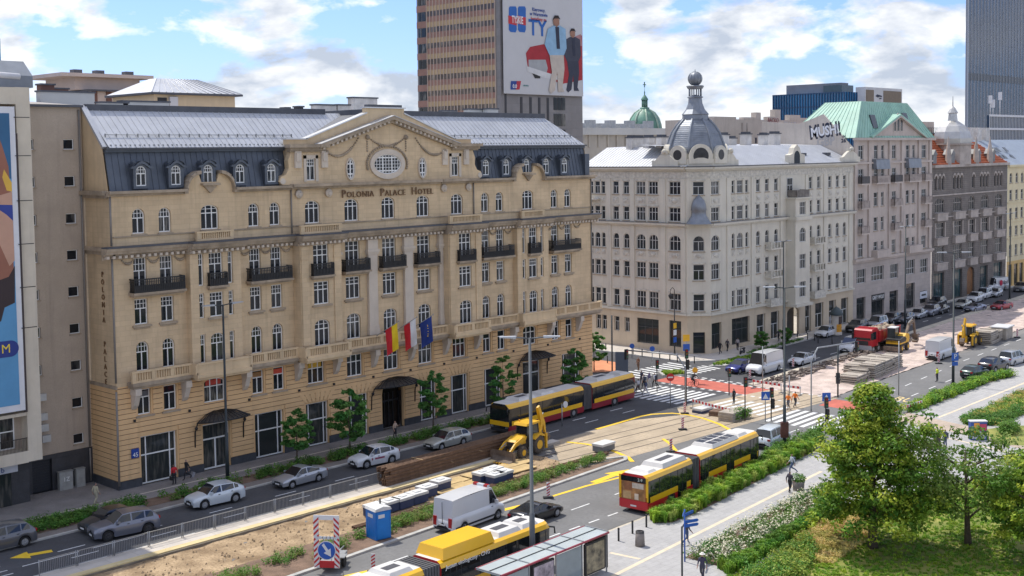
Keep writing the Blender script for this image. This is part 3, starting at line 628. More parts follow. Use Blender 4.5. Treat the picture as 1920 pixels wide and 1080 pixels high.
sg.build('snow_guard',mat('guard_metal',(.25,.26,.27),.5,.1,3,metal=.5),upper,kind='stuff')
# dormers
for X in (51.3,54.5,57.6,60.8,64.1,91.3,94.4,97.6,100.8,103.9):
    c=u(X); fr_=.1; d=wall(c+.72,24.5,26.75,[(c-.47,c+.47,24.72,26.35,.42)],depth=.14,x0=c-.72,y=.05,n=8); hood=[(c-1.0,26.15),(c-.92,26.3),(c-.6,26.38)]+[(c-.55+1.1*i/6,26.42+.34*math.sin(PI*i/6)) for i in range(7)]+[(c+.6,26.38),(c+.92,26.3),(c+1.0,26.15),(c+.75,26.15)]+[(c+.62-1.24*i/6,26.2+.34*math.sin(PI*i/6)) for i in range(7)]+[(c-.75,26.15)]
    d.quad((c-.72,.05,24.5),(c-.72,1.1,24.5),(c-.72,1.1,26.5),(c-.72,.05,26.5)); d.quad((c+.72,1.1,24.5),(c+.72,.05,24.5),(c+.72,.05,26.5),(c+.72,1.1,26.5))
    do=d.build('dormer',SLATE,hotel); h=MB(); h.prism(hood,-.12,.12); a=arc_pts(c-.75,c+.75,26.4,.36,8)
    for p,q in zip(a,a[1:]): h.quad((p[0],-.1,p[1]),(q[0],-.1,q[1]),(q[0],1.3,q[1]+.02),(p[0],1.3,p[1]+.02))
    h.build('dormer_hood',MT['slate_grey_sheet_metal'],do); window(hotel,c,24.72,.94,1.63,y=.14,name='dormer_window',rise=.42,nx=2,tr=.62,grid=2,mats=W2)
# central attic storey and pediment
ax0,ax1=u(66.1),u(89.2); aops=[]
for X in (68.3,86.6): aops.append((u(X)-.52,u(X)+.52,24.75,26.75,0))
aw=wall(ax1,24.2,27.9,aops,depth=.25,x0=ax0,y=-.12); aw.quad((ax0,-.12,24.2),(ax0,3,24.2),(ax0,3,27.9),(ax0,-.12,27.9)); aw.quad((ax1,3,24.2),(ax1,-.12,24.2),(ax1,-.12,27.9),(ax1,3,27.9))
aw.poly([(u(69.2),-.119,27.9),(u(86.3),-.119,27.9),(u(77.9),-.119,30.5)]); aw.build('attic_wall',CREAM,hotel)
for X in (68.3,86.6):
    o=window(hotel,u(X),24.75,1.04,2.0,y=.02,nx=2,tr=.66,grid=2,mats=W2); MB().box(-.82,-.52,-.22,-.12,-.1,2.3).box(.52,.82,-.22,-.12,-.1,2.3).box(-.82,.82,-.22,-.12,2.0,2.32).build('surround',PALE,o)
    for s in (-1,1): MB().box(u(X)+s*1.5-.35,u(X)+s*1.5+.35,-.32,-.11,25.9,27.45).box(u(X)+s*1.5-.25,u(X)+s*1.5+.25,-.42,-.3,26.5,27.3).build('carved_capital',PALE,hotel)
def oval(c,z,rx,rz,parent,ring,nx,nz,n=28,pointed=False):
    sh=lambda k,r1,r2:(c+r1*math.cos(k),z+r2*math.sin(k))
    A=[sh(2*PI*i/n,rx,rz) for i in range(n)]; m=MB()
    B=[sh(2*PI*i/n,rx+ring,rz+ring) for i in range(n)]; B2=[sh(2*PI*i/n,rx+.07,rz+.07) for i in range(n)]
    for i in range(n): j=(i+1)%n; m.prism([A[i],A[j],B[j],B[i]],-.3,-.11)
    o=m.build('oval_window_surround',PALE,parent); f=MB()
    C=[sh(2*PI*i/n,rx-.08,rz-.08) for i in range(n)]
    for i in range(n): j=(i+1)%n; f.prism([C[i],C[j],A[j],A[i]],-.2,-.115)
    for i in range(1,nx): x=-rx+2*rx*i/nx; q=rz*math.sqrt(1-(x/rx)**2)-.05; t=.06 if nx>3 and i in (nx//3,nx-nx//3) or nx<=3 else .022; f.box(c+x-t,c+x+t,-.2,-.13,z-q,z+q)
    for i in range(1,nz): x=-rz+2*rz*i/nz; q=rx*math.sqrt(1-(x/rz)**2)-.05; t=.06 if nz>3 and i in (1,nz-1) or nz<=3 else .022; f.box(c-q,c+q,-.195,-.132,z+x-t,z+x+t)
    w_=f.build('window',WFRAME,parent); MB().poly([(x,-.125,zz) for x,zz in A]).build('pane',GLASS,w_)
oval(u(77.45),26.1,1.72,.95,hotel,.5,9,6); oval(u(72.85),25.72,.44,.95,hotel,.1,2,4); oval(u(82.0),25.65,.44,.95,hotel,.1,2,4)
gs=MB()
for i in range(31): t=-.25+PI*1.16*i/30; gs.sphere((u(77.45)+2.55*math.cos(t),-.2,26.1+1.75*math.sin(t)),.13,6)
swag(u(73.9),28.6,u(70.2),27.3,.9,22,.11,gs,-.18); swag(u(81.2),28.6,u(85.0),27.3,.9,22,.11,gs,-.18); swag(u(75.3),28.6,u(79.7),28.6,.75,20,.11,gs,-.18)
for X in (70.1,75.0,79.9,85.1): gs.sphere((u(X),-.2,28.7 if 74<X<81 else 27.3),.25,8); [gs.sphere((u(X),-.16,(28.5 if 74<X<81 else 27.1)-.22*k),.1,6) for k in range(1,6)]
gs.build('garlands',MT['stained_moulding'],hotel,kind='stuff')
apx=(u(77.9),30.75); base=[(u(65.6),27.55),(u(90.1),27.55)]
MB().box(u(65.6),u(70.0),-.75,.1,27.75,28.05).box(u(65.8),u(69.8),-.5,.1,27.5,27.75).box(u(65.9),u(69.7),-.3,.1,27.35,27.5).build('pediment_cornice',MOULD,hotel); MB().box(u(85.8),u(90.1),-.75,.1,27.75,28.05).box(u(86.0),u(89.9),-.5,.1,27.5,27.75).box(u(86.1),u(89.8),-.3,.1,27.35,27.5).build('pediment_cornice',MOULD,hotel)
for s,xe in ((-1,u(69.0)),(1,u(86.8))):
    x0,z0=xe,27.98; x1,z1=apx
    MB().prism([(x0,z0-.28),(x1,z1-.34),(x1,z1),(x0-.0,z0+.07)],-.8,.2).prism([(x0+(-s)*.5,z0-.42),(x1,z1-.66),(x1,z1-.34),(x0,z0-.28)],-.45,-.1).build('raking_cornice',MOULD,hotel)
    MB().prism([(x0,z0+.075),(x1,z1+.005),(x1,z1+.06),(x0,z0+.13)],-.84,.2).build('cornice_flashing',ROOFL,hotel)
    de=MB(); n=17
    for i in range(1,n): t=i/n; x=x0+(x1-x0)*t; z=z0+(z1-z0)*t-.42; de.box(x-.12,x+.12,-.62,-.4,z-.14,z+.12)
    de.build('dentils',PALE,hotel,kind='stuff')
bp=[(u(66.0),27.9),(u(66.0),28.5),(u(68.2),28.5),(u(75.3),31.0),(u(75.3),31.5),(u(80.2),31.5),(u(80.2),31.0),(u(87.0),28.5),(u(89.4),28.5),(u(89.4),27.9)]
MB().prism(bp,.35,.85).build('rear_parapet',CREAMP,hotel)
fl=MB()
for (a,b) in zip(bp[1:],bp[2:-1]):
    if abs(a[0]-b[0])>.1: fl.prism([(a[0]-.1,a[1]),(b[0]+.1,b[1]),(b[0]+.1,b[1]+.12),(a[0]-.1,a[1]+.12)],.2,1.0)
fl.build('parapet_flashing',mat('bright_zinc',(.6,.6,.6),.35,.06,1,metal=.4),hotel)
MB().poly([(u(66.2),.85,28.3),(u(68.2),.85,28.4),(u(75.3),.85,30.9),(u(75.3),6,30.9),(u(66.2),3,28.3)]).poly([(u(89.2),.85,28.3),(u(87),.85,28.4),(u(80.2),.85,30.9),(u(80.2),6,30.9),(u(89.2),3,28.3)]).box(u(75.3),u(80.2),.85,7,30.8,31.4).box(u(75.6),u(79.8),.2,.9,31.62,31.85).build('gable_roof',ROOFD,hotel)
for s,X in ((-1,66.1),(1,89.2)):   # volutes
    x=u(X); P_=[(x,24.4),(x+s*1.0,24.4),(x+s*1.35,24.75),(x+s*1.1,25.15),(x+s*.55,25.35),(x+s*.25,25.9),(x+s*.3,26.6),(x,27.3)]
    MB().prism(P_,-.12,.5).build('volute',CREAMP,hotel); MB().tube([(x+s*.95,-.2,24.75),(x+s*.95,.4,24.75)],.28,12).build('volute_scroll',PALE,hotel)
for X in (66.9,70.3,85.0,88.5):
    MB().sphere((u(X),-.15,23.55),(.42,.16,.42),10).sphere((u(X),-.25,23.5),(.22,.14,.26),8).build('mask_ornament',PALE,hotel)
me=text_mesh('Polonia  Palace  Hotel',1.0,.1,MT['bronze_letters'],small=.74,spacing=1.12); o=inst('lettering',me,hotel,(u(77.65),-.12,23.35))
sc=11.6/max(.1,o.dimensions.x); o.scale=(sc,1,min(1.15,sc))
# glass and iron canopies over the doors
for X,w_ in ((57.9,5.0),(77.75,5.8),(97.95,5.0)):
    c=u(X); rb=MB(); gl=MB(); n=16; zc=4.95; rr=w_/2; prev=None
    for i in range(n+1):
        t=PI*i/n; p=(c-rr*math.cos(t),-.1-1.9*math.sin(t)-.5,zc-.45+.25*math.sin(t)); q=(c-.5*math.cos(t),-.1,zc+.25)
        rb.tube([q,((p[0]+q[0])/2,(p[1]+q[1])/2,(p[2]+q[2])/2+.18),p],.035,5)
        if prev: rb.tube([prev[0],p],.07,5); gl.quad(prev[1],prev[0],p,q); m_=lambda a,b:tuple((a[k]+b[k])/2+(.16 if k==2 else 0) for k in range(3)); rb.tube([m_(*prev),m_(p,q)],.03,4)
        prev=(p,q)
    co_=rb.build('canopy',IRON,hotel); gl.build('canopy_glass',glassmat('canopy_glass',(.05,.05,.05),(.1,.1,.1),.5,.3),co_)
    for s in (-1,1): MB().tube([(c+s*rr*.97,-.55,zc-.5),(c+s*rr*.97,-.15,zc-1.3),(c+s*rr*.97,-.08,zc-2.6)],.06,6).sphere((c+s*rr*.97,-.35,zc-.95),.16,6).build('canopy_bracket',IRON,co_)
MB().box(u(49.85)-.33,u(49.85)+.33,-.2,-.09,2.55,3.3).build('house_number_plate',mat('blue_enamel',(.02,.06,.3),.3,.05,3),hotel); inst('house_number',text_mesh('45',.5,.02,WFRAME),hotel,(u(49.85),-.215,2.8))
for X in (49.9,55,61,66.4,70.4,75.2,80,84.6,89.3,94.9,100.5,106):
    for z in (5.6,): MB().box(u(X)-.09,u(X)+.09,-.22,-.08,z-.1,z+.1).build('wall_light',IRON,hotel)
for X,z in ((57.9,6.85),(68.7,7.5),(64.3,7.6),(72,7.5)): pass
# flags on the balcony
def flag(X,Z,cols,label,dx):
    t=thing('flag',label,'flag',(X,HY-1.0,Z),0,'flags hanging over the hotel entrance')
    tip=Vector((1.15,-2.2,1.6)); MB().tube([(0,0,0),tip],.035,6).sphere(tip,.07,6).build('flagpole',mat('grey_pole',(.3,.3,.3),.5,.1,2),t)
    n,mz=8,10; st=len(cols); 
    for si,c in enumerate(cols):
        mb=MB(); vs=[]
        for j in range(mz+1):
            for i in range(5):
                f=(si+i/4)/st; zz=-2.5*j/mz; wv=.08*math.sin(f*7+j*.55)+.05*math.sin(j*.9); narrow=1-.15*math.sin(PI*j/mz)-.1*j/mz
                p=tip*(.45+.5*f*1.0); vs.append((p.x+wv*.6+.12*j/mz+(f-.5)*(narrow-1)*.4,p.y+wv,p.z+zz-.05))
        for th in (0,.012): mb.add([(x+th,y+th,z) for x,y,z in vs],[(j*5+i,j*5+i+1,(j+1)*5+i+1,(j+1)*5+i) for j in range(mz) for i in range(4)],0,True)
        mb.build('cloth_stripe' if st>1 else 'cloth',c,t)
    return t
FRED=mat('flag_red',(.6,.02,.03),.7,.08,3); FYEL=mat('flag_yellow',(.85,.6,.02),.7,.06,3); FWHT=mat('flag_white',(.75,.75,.76),.7,.05,3); FBLU=mat('flag_blue',(.02,.05,.25),.7,.1,3)
f0=onY(706,652,HY-1); flag(f0.x-.2,9.6,[FRED,FYEL],'red and yellow striped flag hanging over the hotel entrance',0); flag(f0.x+2.15,9.75,[FRED,FWHT],'red and white flag hanging over the hotel entrance',0)
eu=flag(f0.x+4.25,9.75,[FBLU],'blue flag with a ring of yellow stars over the hotel entrance',0)
sm=MB()
for k in range(12): t=2*PI*k/12; sm.box(.84+.2*math.cos(t)-.03,.84+.2*math.cos(t)+.03,-1.72+.3*math.cos(t),-1.68+.3*math.cos(t),.0+.55*math.sin(t)-.04,.0+.55*math.sin(t)+.04)
sm.build('stars',FYEL,eu)
# ================================================================ LEFT BUILDING AND ITS BILLBOARD
BEIGE=mat('beige_render',(.46,.38,.30),.9,.1,.6,streak=.4,bump=.15,fine=.12)
GRAN=mat('dark_granite_cladding',(.055,.055,.06),.5,.25,1.2,brick=(1.6,.9,.012,.6),fine=.3)
lb=thing('office_building','beige rendered block with small square windows and dark granite base beside the hotel','building',(48.4,94.6,0))
X_=lambda X:X-48.4
zc=[28.2,25.2,22.15,19.15,16.15,13.1,10.05,6.95,3.95]; lo_=[(X_(47.25)-.45,X_(47.25)+.45,z-.42,z+.42,0) for z in zc]+[(X_(43.95)-.4,X_(43.95)+.4,z-.42,z+.42,0) for z in zc[:7]]
wall(0,3.1,31.3,lo_,depth=.2,x0=-16).build('wall',BEIGE,lb); wall(0,0,3.1,[(X_(43.2),X_(44.85),.12,2.75,0)],depth=.35,x0=-16,y=-.06).build('granite_base',GRAN,lb)
for o in lo_: 
    q=window(lb,(o[0]+o[1])/2,o[2],o[1]-o[0],.84,y=.12,nx=1,tr=0,fr=.06,mats=W2); MB().box(-.5,.5,-.22,-.1,-.1,-.01).build('sill',MOULD,q)
MB().box(X_(43.2),X_(44.85),.22,.28,.12,2.75).build('service_door',mat('dark_steel_door',(.02,.022,.028),.5,.1,2),lb)
for k in range(12): MB().box(X_(43.25),X_(44.8),.19,.225,.2+k*.21,.38+k*.21).build('door_slat',MT['dark_steel_door'],lb)
MB().box(-16,.05,-.35,.4,31.2,31.4).box(-16,.05,-.2,14,31.3,31.36).build('roof_edge',ROOFD,lb); MB().quad((-16,0,31.38),(.05,0,31.38),(.05,14,32.4),(-16,14,32.4)).build('roof',mat('bitumen_roof',(.36,.33,.3),.9,.2,.4),lb)
MB().quad((0,0,24),(0,14,24),(0,14,32.4),(0,0,31.38)).build('party_wall',BEIGE,lb)
MB().cyl((-.25,-.12),.08,3.1,31).cyl((-.3,-.2),.07,.3,3.0).build('downpipe',MT['zinc_pipe'],lb)
for k,(x,z) in enumerate([(44.1,7.9),(44.15,6.3),(44.35,4.5),(44.2,5.4)]): MB().box(X_(x)-.35,X_(x)+.35,-.4,-.02,z-.28,z+.28).cyl((X_(x),-.41),.01,z,z+.01,6).build('air_conditioner',mat('ac_casing',(.5,.5,.48),.6,.1,2),lb)
# projecting block that carries the billboard
bx0,bx1=-18,X_(42.45); yb=-3.6
MB().box(X_(41.35),bx1,yb,-.05,3.75,32.5).build('block_pier',mat('light_render',(.62,.55,.44),.9,.08,.6,streak=.4),lb)
MB().box(bx0,X_(41.35),yb+.002,-.05,3.7,4.6).build('block_soffit_beam',MT['light_render'],lb); MB().box(bx0,X_(41.35),yb+.01,-.05,31.2,32.48).build('block_top_beam',MT['light_render'],lb)
MB().box(bx0,X_(41.35),yb+1.1,-.1,4.6,31.2).build('block_back_wall',BEIGE,lb); MB().box(bx0,X_(41.35),yb+.05,yb+1.1,7.35,7.6).build('block_slab',MT['light_render'],lb)
MB().box(bx0,X_(42.2),-1.75,-.1,0,3.7).build('granite_shopfront',GRAN,lb); MB().box(bx0,X_(40.7),-1.85,-1.74,.15,2.7).build('shop_glazing',SHOPG,lb)
lw=window(lb,X_(39.6),4.75,2.3,2.5,y=-2.58,name='loggia_window',nx=2,tr=.55,mats=W2)
rl_=MB(); 
for i in range(30): x=X_(38.2)+i*.105; rl_.box(x-.012,x+.012,yb+.1,yb+.13,4.6,5.6)
rl_.box(X_(38),X_(41.35),yb+.09,yb+.14,5.58,5.63); rl_.build('loggia_railing',IRON,lb)
MB().prism([(-3.3,32.5),(-3.3,33.4),(-1.8,34.6),(4,34.8),(4,32.5)],-30,X_(42.9),'x').build('roof_housing',mat('grey_roof_metal',(.2,.22,.25),.5,.1,1,metal=.3),lb)
MB().tube([(X_(41.9),-3.2,33.3),(X_(38),-3.2,33.5),(X_(30),-3.2,33.5)],.25,8).build('roof_duct',mat('white_duct',(.6,.6,.62),.4,.1,1),lb)
MB().box(X_(38.9),X_(41.2),-1.95,-1.85,2.75,3.35).build('shop_sign',mat('white_sign',(.62,.64,.68),.5,.05,2),lb); inst('shop_sign_mark',text_mesh('b',.6,.03,mat('sign_blue',(.02,.06,.22),.5,.05,2)),lb,(X_(40.0),-1.98,3.05))
for x in (36.5,40.3,43.9): pass
bb=thing('billboard','tall beach advertising billboard with a white frame on the beige block','billboard',(48.4,91.0,0))
PR=lambda n,c:mat('print_'+n,c,.6,.10,.35)
zb0,zb1=7.9,31.0; xr=X_(41.05)
MB().box(-17,xr,-.42,-.16,zb0,zb1).build('frame',mat('billboard_white_frame',(.66,.66,.68),.6,.05,1),bb); MB().box(-17,xr-.42,-.44,-.42,zb0+.5,zb1-.5).build('print',PR('sea_blue',(.10,.30,.52)),bb)
def prt(name,pts,m,y=-.446): return MB().poly([(xr-.43+x,y,z) for x,z in pts]).build(name,m,bb)
prt('dark_water',[(0,30.5),(-5,30.5),(-5,25),(0,25.6)],PR('deep_water',(.03,.12,.24)))
prt('skin',[(-1.0,29.2),(-1.4,30),(-5,30),(-5,17.6),(-.6,17.2),(-.1,18.6),(0,22.5),(-.2,26.5),(-.6,28)],PR('tanned_skin',(.30,.12,.075)),-.448)
prt('bright_skin',[(0,24.6),(-1.6,24.2),(-2.6,22),(-1.3,21.2),(-.4,19.0),(0,19.4)],PR('lit_skin',(.52,.30,.21)),-.45); prt('yellow_patch',[(0,25.3),(-.55,26.3),(-.7,25.7),(-.4,24.7),(0,24.6)],PR('yellow_cloth',(.7,.42,.06)),-.452)
prt('blue_swimwear',[(0,23.6),(-1.6,23.7),(-.5,22.9),(0,22.4)],PR('blue_cloth',(.03,.05,.26)),-.454); prt('dark_hair',[(0,19.0),(-.5,18.2),(-2.3,17.7),(-2.2,14.6),(-1.2,14.9),(-.9,15.9),(-.1,16.2)],PR('dark_hair',(.035,.02,.022)),-.456)
pill=MB(); c=[(-.55+.62*math.cos(t),12.75+.62*math.sin(t)) for t in [-PI/2+PI*i/12 for i in range(13)]]; prt('caption_pill',[(-5,12.13)]+c+[(-5,13.37)],PR('navy',(.02,.04,.22)),-.458)
inst('caption_letter',text_mesh('M',.95,.01,mat('print_yellow_letter',(.8,.6,.05),.5,.03,1)),bb,(xr-1.35,-.465,12.75))
for z in (30.2,27.3,23.9,20.6,17.3,14.2): MB().box(xr-.1,X_(41.35)+.8,-.52,-.46,z-.03,z+.03).build('lamp_arm',IRON,bb)
MB().box(xr+.0,xr+.22,-.3,-.1,7.7,29).build('side_truss',mat('dark_truss',(.05,.035,.035),.6,.1,1),bb)
# electricity cabinets
for i,(x,w_) in enumerate(((45.7,1.15),(46.95,.75))):
    t=thing('electricity_cabinet',('grey utility cabinet sprayed with graffiti against the granite wall','smaller plain grey utility cabinet against the granite wall')[i],'cabinet',(x,94.05,.12)); MB().box(-w_/2,w_/2,-.2,.2,0,1.45).build('body',mat('cabinet_grey',(.33,.33,.31),.8,.15,2),t); MB().box(-w_/2-.04,w_/2+.04,-.24,.22,1.45,1.53).build('lid',mat('cabinet_lid',(.26,.26,.25),.8,.1,2),t)
    MB().box(-w_/2+.05,-.01,-.215,-.2,.2,1.38).build('door',MT['cabinet_grey'],t); MB().box(.01,w_/2-.05,-.215,-.2,.2,1.38).build('door',MT['cabinet_grey'],t)
    if i==0: inst('graffiti',text_mesh('1Z',.5,.01,WFRAME),t,(0,-.222,.85))
# ================================================================ WHITE CORNER BUILDING
CREAMW=mat('ivory_plaster',(.62,.58,.49),.85,.08,.4,streak=.45,bump=.1); CREAMR=mat('ivory_relief',(.56,.53,.46),.88,.25,2.5,bump=.6,streak=.3); TANP=mat('tan_plaster_base',(.58,.48,.35),.85,.1,.4,streak=.35)
GREYF=mat('grey_window_frame',(.55,.55,.53),.5,.05,2); WG=(GREYF,GLASS); ZINC=mat('white_zinc_roof',(.55,.56,.58),.4,.08,.6,metal=.3)
DOMEM=mat('lead_dome_sheet',(.23,.25,.28),.45,.15,1.2,metal=.4,streak=.25)
YW=91.3; wb=thing('corner_building','ivory corner building with a grey ribbed dome over its chamfered corner','building',(131.8,YW,0)); wx=lambda X:X-131.8
ROWS=[(21.2,22.95,0),(17.65,19.5,0),(13.75,15.8,1),(9.9,12.0,0),(5.8,8.05,0)]
def grid_facade(root,frame,L,cols,rows,z0,z1,mw,extra=(),depth=.25,x0=0,skip=lambda r,c:False,mats=None,y=0,tr=.62,sill=MOULD,grid=0,surround=None):
    ops=[];ws=[]
    for ri,(a,b,ar) in enumerate(rows):
        for ci,c in enumerate(cols):
            if skip(ri,ci): continue
            uu,w_,nx=c[:3]; rise=min(w_*.5,.75) if ar else 0; ops.append((uu-w_/2,uu+w_/2,a,b,rise)); ws.append((uu,w_,nx,a,b,rise))
    ops+=list(extra); place(root,'wall',wall(L,z0,z1,ops,depth=depth,x0=x0,y=y),mw,frame)
    for uu,w_,nx,a,b,rise in ws:
        o=window(root,uu,a,w_,b-a,y=y+.14,frame=frame,rise=rise,nx=nx,tr=tr,grid=grid,fr=.08,mats=mats or WG)
        if sill: MB().box(-w_/2-.12,w_/2+.12,-.26,-.08,-.14,-.02).build('sill',sill,o)
        if surround and nx>1 and not rise: MB().box(-w_/2-.18,w_/2+.18,-.22,-.13,b-a+.06,b-a+.26).build('window_head',surround,o)
RF=(0,0,0); LF=(0,20,-PI/2); CH=2.2
rc=[(wx(135.15),1.9,3),(wx(139.4),.72,1),(wx(141.05),1.5,3),(wx(142.75),.72,1),(wx(145.6),1.0,2),(wx(147.9),1.0,2),(wx(150.3),1.0,2),(wx(159.8),1.0,2),(wx(162.2),1.0,2),(wx(165.5),1.0,2),(wx(167.8),1.0,2),(wx(170.0),1.0,2)]
RW=172.8-131.8
shops=[(wx(134.2),wx(136.5),.6,4.1,0),(wx(139.0),wx(143.4),.6,4.2,0),(wx(145.2),wx(147.4),.15,4.1,0),(wx(148.9),wx(151.1),.15,4.1,0),(wx(153.2),wx(156.6),.13,4.2,.8),(wx(158.3),wx(160.0),.13,4.1,0),(wx(161.2),wx(163.6),.4,4.1,0),(wx(165.3),wx(167.4),.4,4.1,0),(wx(169.0),wx(171.2),.13,4.1,0)]
grid_facade(wb,RF,RW,rc,ROWS,5.3,24.7,CREAMW,x0=CH,surround=CREAMR)
place(wb,'ground_floor_wall',wall(RW,0,5.3,shops,x0=CH,depth=.4),TANP,RF)
for s in shops:
    if s[4]: MB().box(s[0],s[1],.9,1.0,.13,4.2).build('passage_gate',mat('dark_passage',(.05,.045,.04),.8,.2,1),wb)
    else: window(wb,(s[0]+s[1])/2,s[2],s[1]-s[0],s[3]-s[2],y=.3,name='shop_window',nx=3 if s[1]-s[0]>3 else 2,tr=.55,fr=.08,mats=(mat('dark_shop_frame',(.07,.07,.07),.5,.1,2),SHOPG) if s[0]<wx(145) else WS)
lc=[(20-(109.8-YW),.75,1),(20-(108.7-YW),.95,2),(20-(107.65-YW),.7,1),(20-(105.4-YW),1.0,2),(20-(103.6-YW),1.0,2),(20-(101.1-YW),1.55,3),(20-(99.0-YW),1.55,3),(20-(95.45-YW),1.85,3)]
lsh=[(20-(101.9-YW),20-(98.2-YW),.9,4.3,0),(20-(96.5-YW),20-(94.5-YW),.9,4.4,0)]+[(c[0]-.45,c[0]+.45,2.2,4.2,0) for c in lc[1:5]]
grid_facade(wb,LF,20-CH,lc,ROWS,5.3,24.7,CREAMW,surround=CREAMR); place(wb,'ground_floor_wall',wall(20-CH,0,5.3,lsh,depth=.35),TANP,LF)
for s in lsh: window(wb,(s[0]+s[1])/2,s[2],s[1]-s[0],s[3]-s[2],y=.25,name='shop_window' if s[2]<1 else 'window',frame=LF,nx=3 if s[1]-s[0]>3 else 2,tr=.65,fr=.08,mats=(MT['dark_shop_frame'],SHOPG) if s[2]<1 else WG)
CF=(0,CH,-PI/4); CL=CH*math.sqrt(2)
grid_facade(wb,CF,CL,[(CL/2,1.5,2)],ROWS,5.3,24.7,CREAMW,surround=CREAMR); place(wb,'ground_floor_wall',wall(CL,0,5.3,[(CL/2-.8,CL/2+.8,.15,3.0,0)],depth=.4),TANP,CF); window(wb,CL/2,.15,1.6,2.85,y=.3,name='entrance_door',frame=CF,nx=1,tr=.8,mats=(MT['dark_shop_frame'],SHOPG))
# bands that run round both fronts and the corner
def band(name,z0,z1,pr,m,x1=RW,y1=20):
    place(wb,name,MB().box(CH*.98,x1,-pr,.02,z0,z1),m,RF); place(wb,name,MB().box(0,y1-CH*.98,-pr,.02,z0,z1),m,LF); place(wb,name,MB().box(-pr*.4,CL+pr*.4,-pr,.02,z0,z1),m,CF)
for a in ((5.2,5.45,.3),(17.15,17.4,.55),(16.95,17.15,.3),(24.6,24.85,.7),(24.4,24.6,.4)): band('cornice',*a,CREAMW)
band('cornice_flashing',17.4,17.46,.6,mat('dull_flashing',(.2,.2,.21),.5,.1,2)); band('gutter',24.85,24.97,.78,ROOFD); band('frieze',23.35,24.2,.05,CREAMR)
for fr_,cs,hi in ((RF,[138.1,144.1,151.6,158.6,163.9,171.6],RW),):
    for X in cs: place(wb,'pilaster',MB().box(wx(X)-.35,wx(X)+.35,-.14,.02,5.5,16.9).box(wx(X)-.35,wx(X)+.35,-.12,.02,17.5,23.3),CREAMW,fr_)
for Yp in (106.6,102.5,97.3,94.1): place(wb,'pilaster',MB().box(20-(Yp-YW)-.35,20-(Yp-YW)+.35,-.14,.02,5.5,16.9).box(20-(Yp-YW)-.35,20-(Yp-YW)+.35,-.12,.02,17.5,23.3),CREAMW,LF)
for fr_,cs in ((RF,rc),(LF,lc),(CF,[(CL/2,1.5,2)])):
    for uu,w_,nx in cs:
        for z in (20.0,12.75): place(wb,'relief_panel',MB().box(uu-w_/2,uu+w_/2,-.05,.01,z,z+.75).sphere((uu,-.05,z+.38),(w_*.3,.1,.3),8),CREAMR,fr_)
# projecting bay with its balconies
bxa,bxb=wx(153.0),wx(157.0); bops=[((bxa+bxb)/2-.85,(bxa+bxb)/2+.85,a,b,.7 if ar else 0) for a,b,ar in ROWS[1:]]
bm_=wall(bxb,4.6,20.0,bops,x0=bxa,y=-1.5); bm_.quad((bxa,0,4.6),(bxa,-1.5,4.6),(bxa,-1.5,20),(bxa,0,20)).quad((bxb,-1.5,4.6),(bxb,0,4.6),(bxb,0,20),(bxb,-1.5,20)).quad((bxa,0,4.6),(bxb,0,4.6),(bxb,-1.5,4.6),(bxa,-1.5,4.6)).quad((bxa,-1.5,20),(bxb,-1.5,20),(bxb,0,20),(bxa,0,20)); bm_.build('bay_wall',CREAMW,wb)
for o in bops: window(wb,(o[0]+o[1])/2,o[2],1.7,o[3]-o[2],y=-1.36,rise=o[4],nx=3,tr=.62,fr=.08,mats=WG)
MB().box(bxa-.3,bxb+.3,-1.9,.02,4.5,4.9).box(bxa-.2,bxb+.2,-1.8,.02,16.9,17.4).box(bxa-.2,bxb+.2,-1.75,.02,19.95,20.15).build('bay_cornice',CREAMW,wb)
window(wb,wx(153.9),20.2,1.6,2.75,y=-.05,name='balcony_door',nx=2,tr=.62,mats=WG)
MB().box(bxa+.3,bxb-.2,-1.55,-1.45,20.15,21.2).box(bxa+.3,bxa+.4,-1.5,0,20.15,21.2).box(bxb-.3,bxb-.2,-1.5,0,20.15,21.2).build('balcony_parapet',mat('stained_parapet',(.2,.18,.16),.9,.4,1.5),wb)
for X,w_ in ((149.1,3.4),(161.0,3.2)):
    for z in (5.2,9.2,13.2):
        MB().box(wx(X)-w_/2,wx(X)+w_/2,-1.0,.0,z-.18,z).build('balcony',CREAMW,wb); m=MB().box(wx(X)-w_/2,wx(X)+w_/2,-1.0,-.88,z+.85,z+.98).box(wx(X)-w_/2,wx(X)-w_/2+.12,-.9,0,z,z+.9).box(wx(X)+w_/2-.12,wx(X)+w_/2,-.9,0,z,z+.9)
        if z<6: m.box(wx(X)-w_/2,wx(X)+w_/2,-.98,-.9,z,z+.86)
        else:
            for i in range(5): x=wx(X)-w_/2+w_*(i+.0)/4*.94; m.box(x,x+.22,-.98,-.9,z,z+.86)
        m.build('balcony_parapet',CREAMR,wb)
MB().box(20-(109.4-YW)-1.1,20-(109.4-YW)+1.3,-.9,0,20.35,20.5).build('balcony',CREAMW,wb,(0,20,0),-PI/2)
# corner oriel hood
place(wb,'oriel_hood',MB().lathe([(1.75,17.4),(1.35,17.9),(1.0,18.5),(.95,19.1),(1.05,19.2),(.95,19.9),(.75,20.5),(.35,20.9),(.05,21.2)],(CL/2,-.1,0),12),DOMEM,CF)
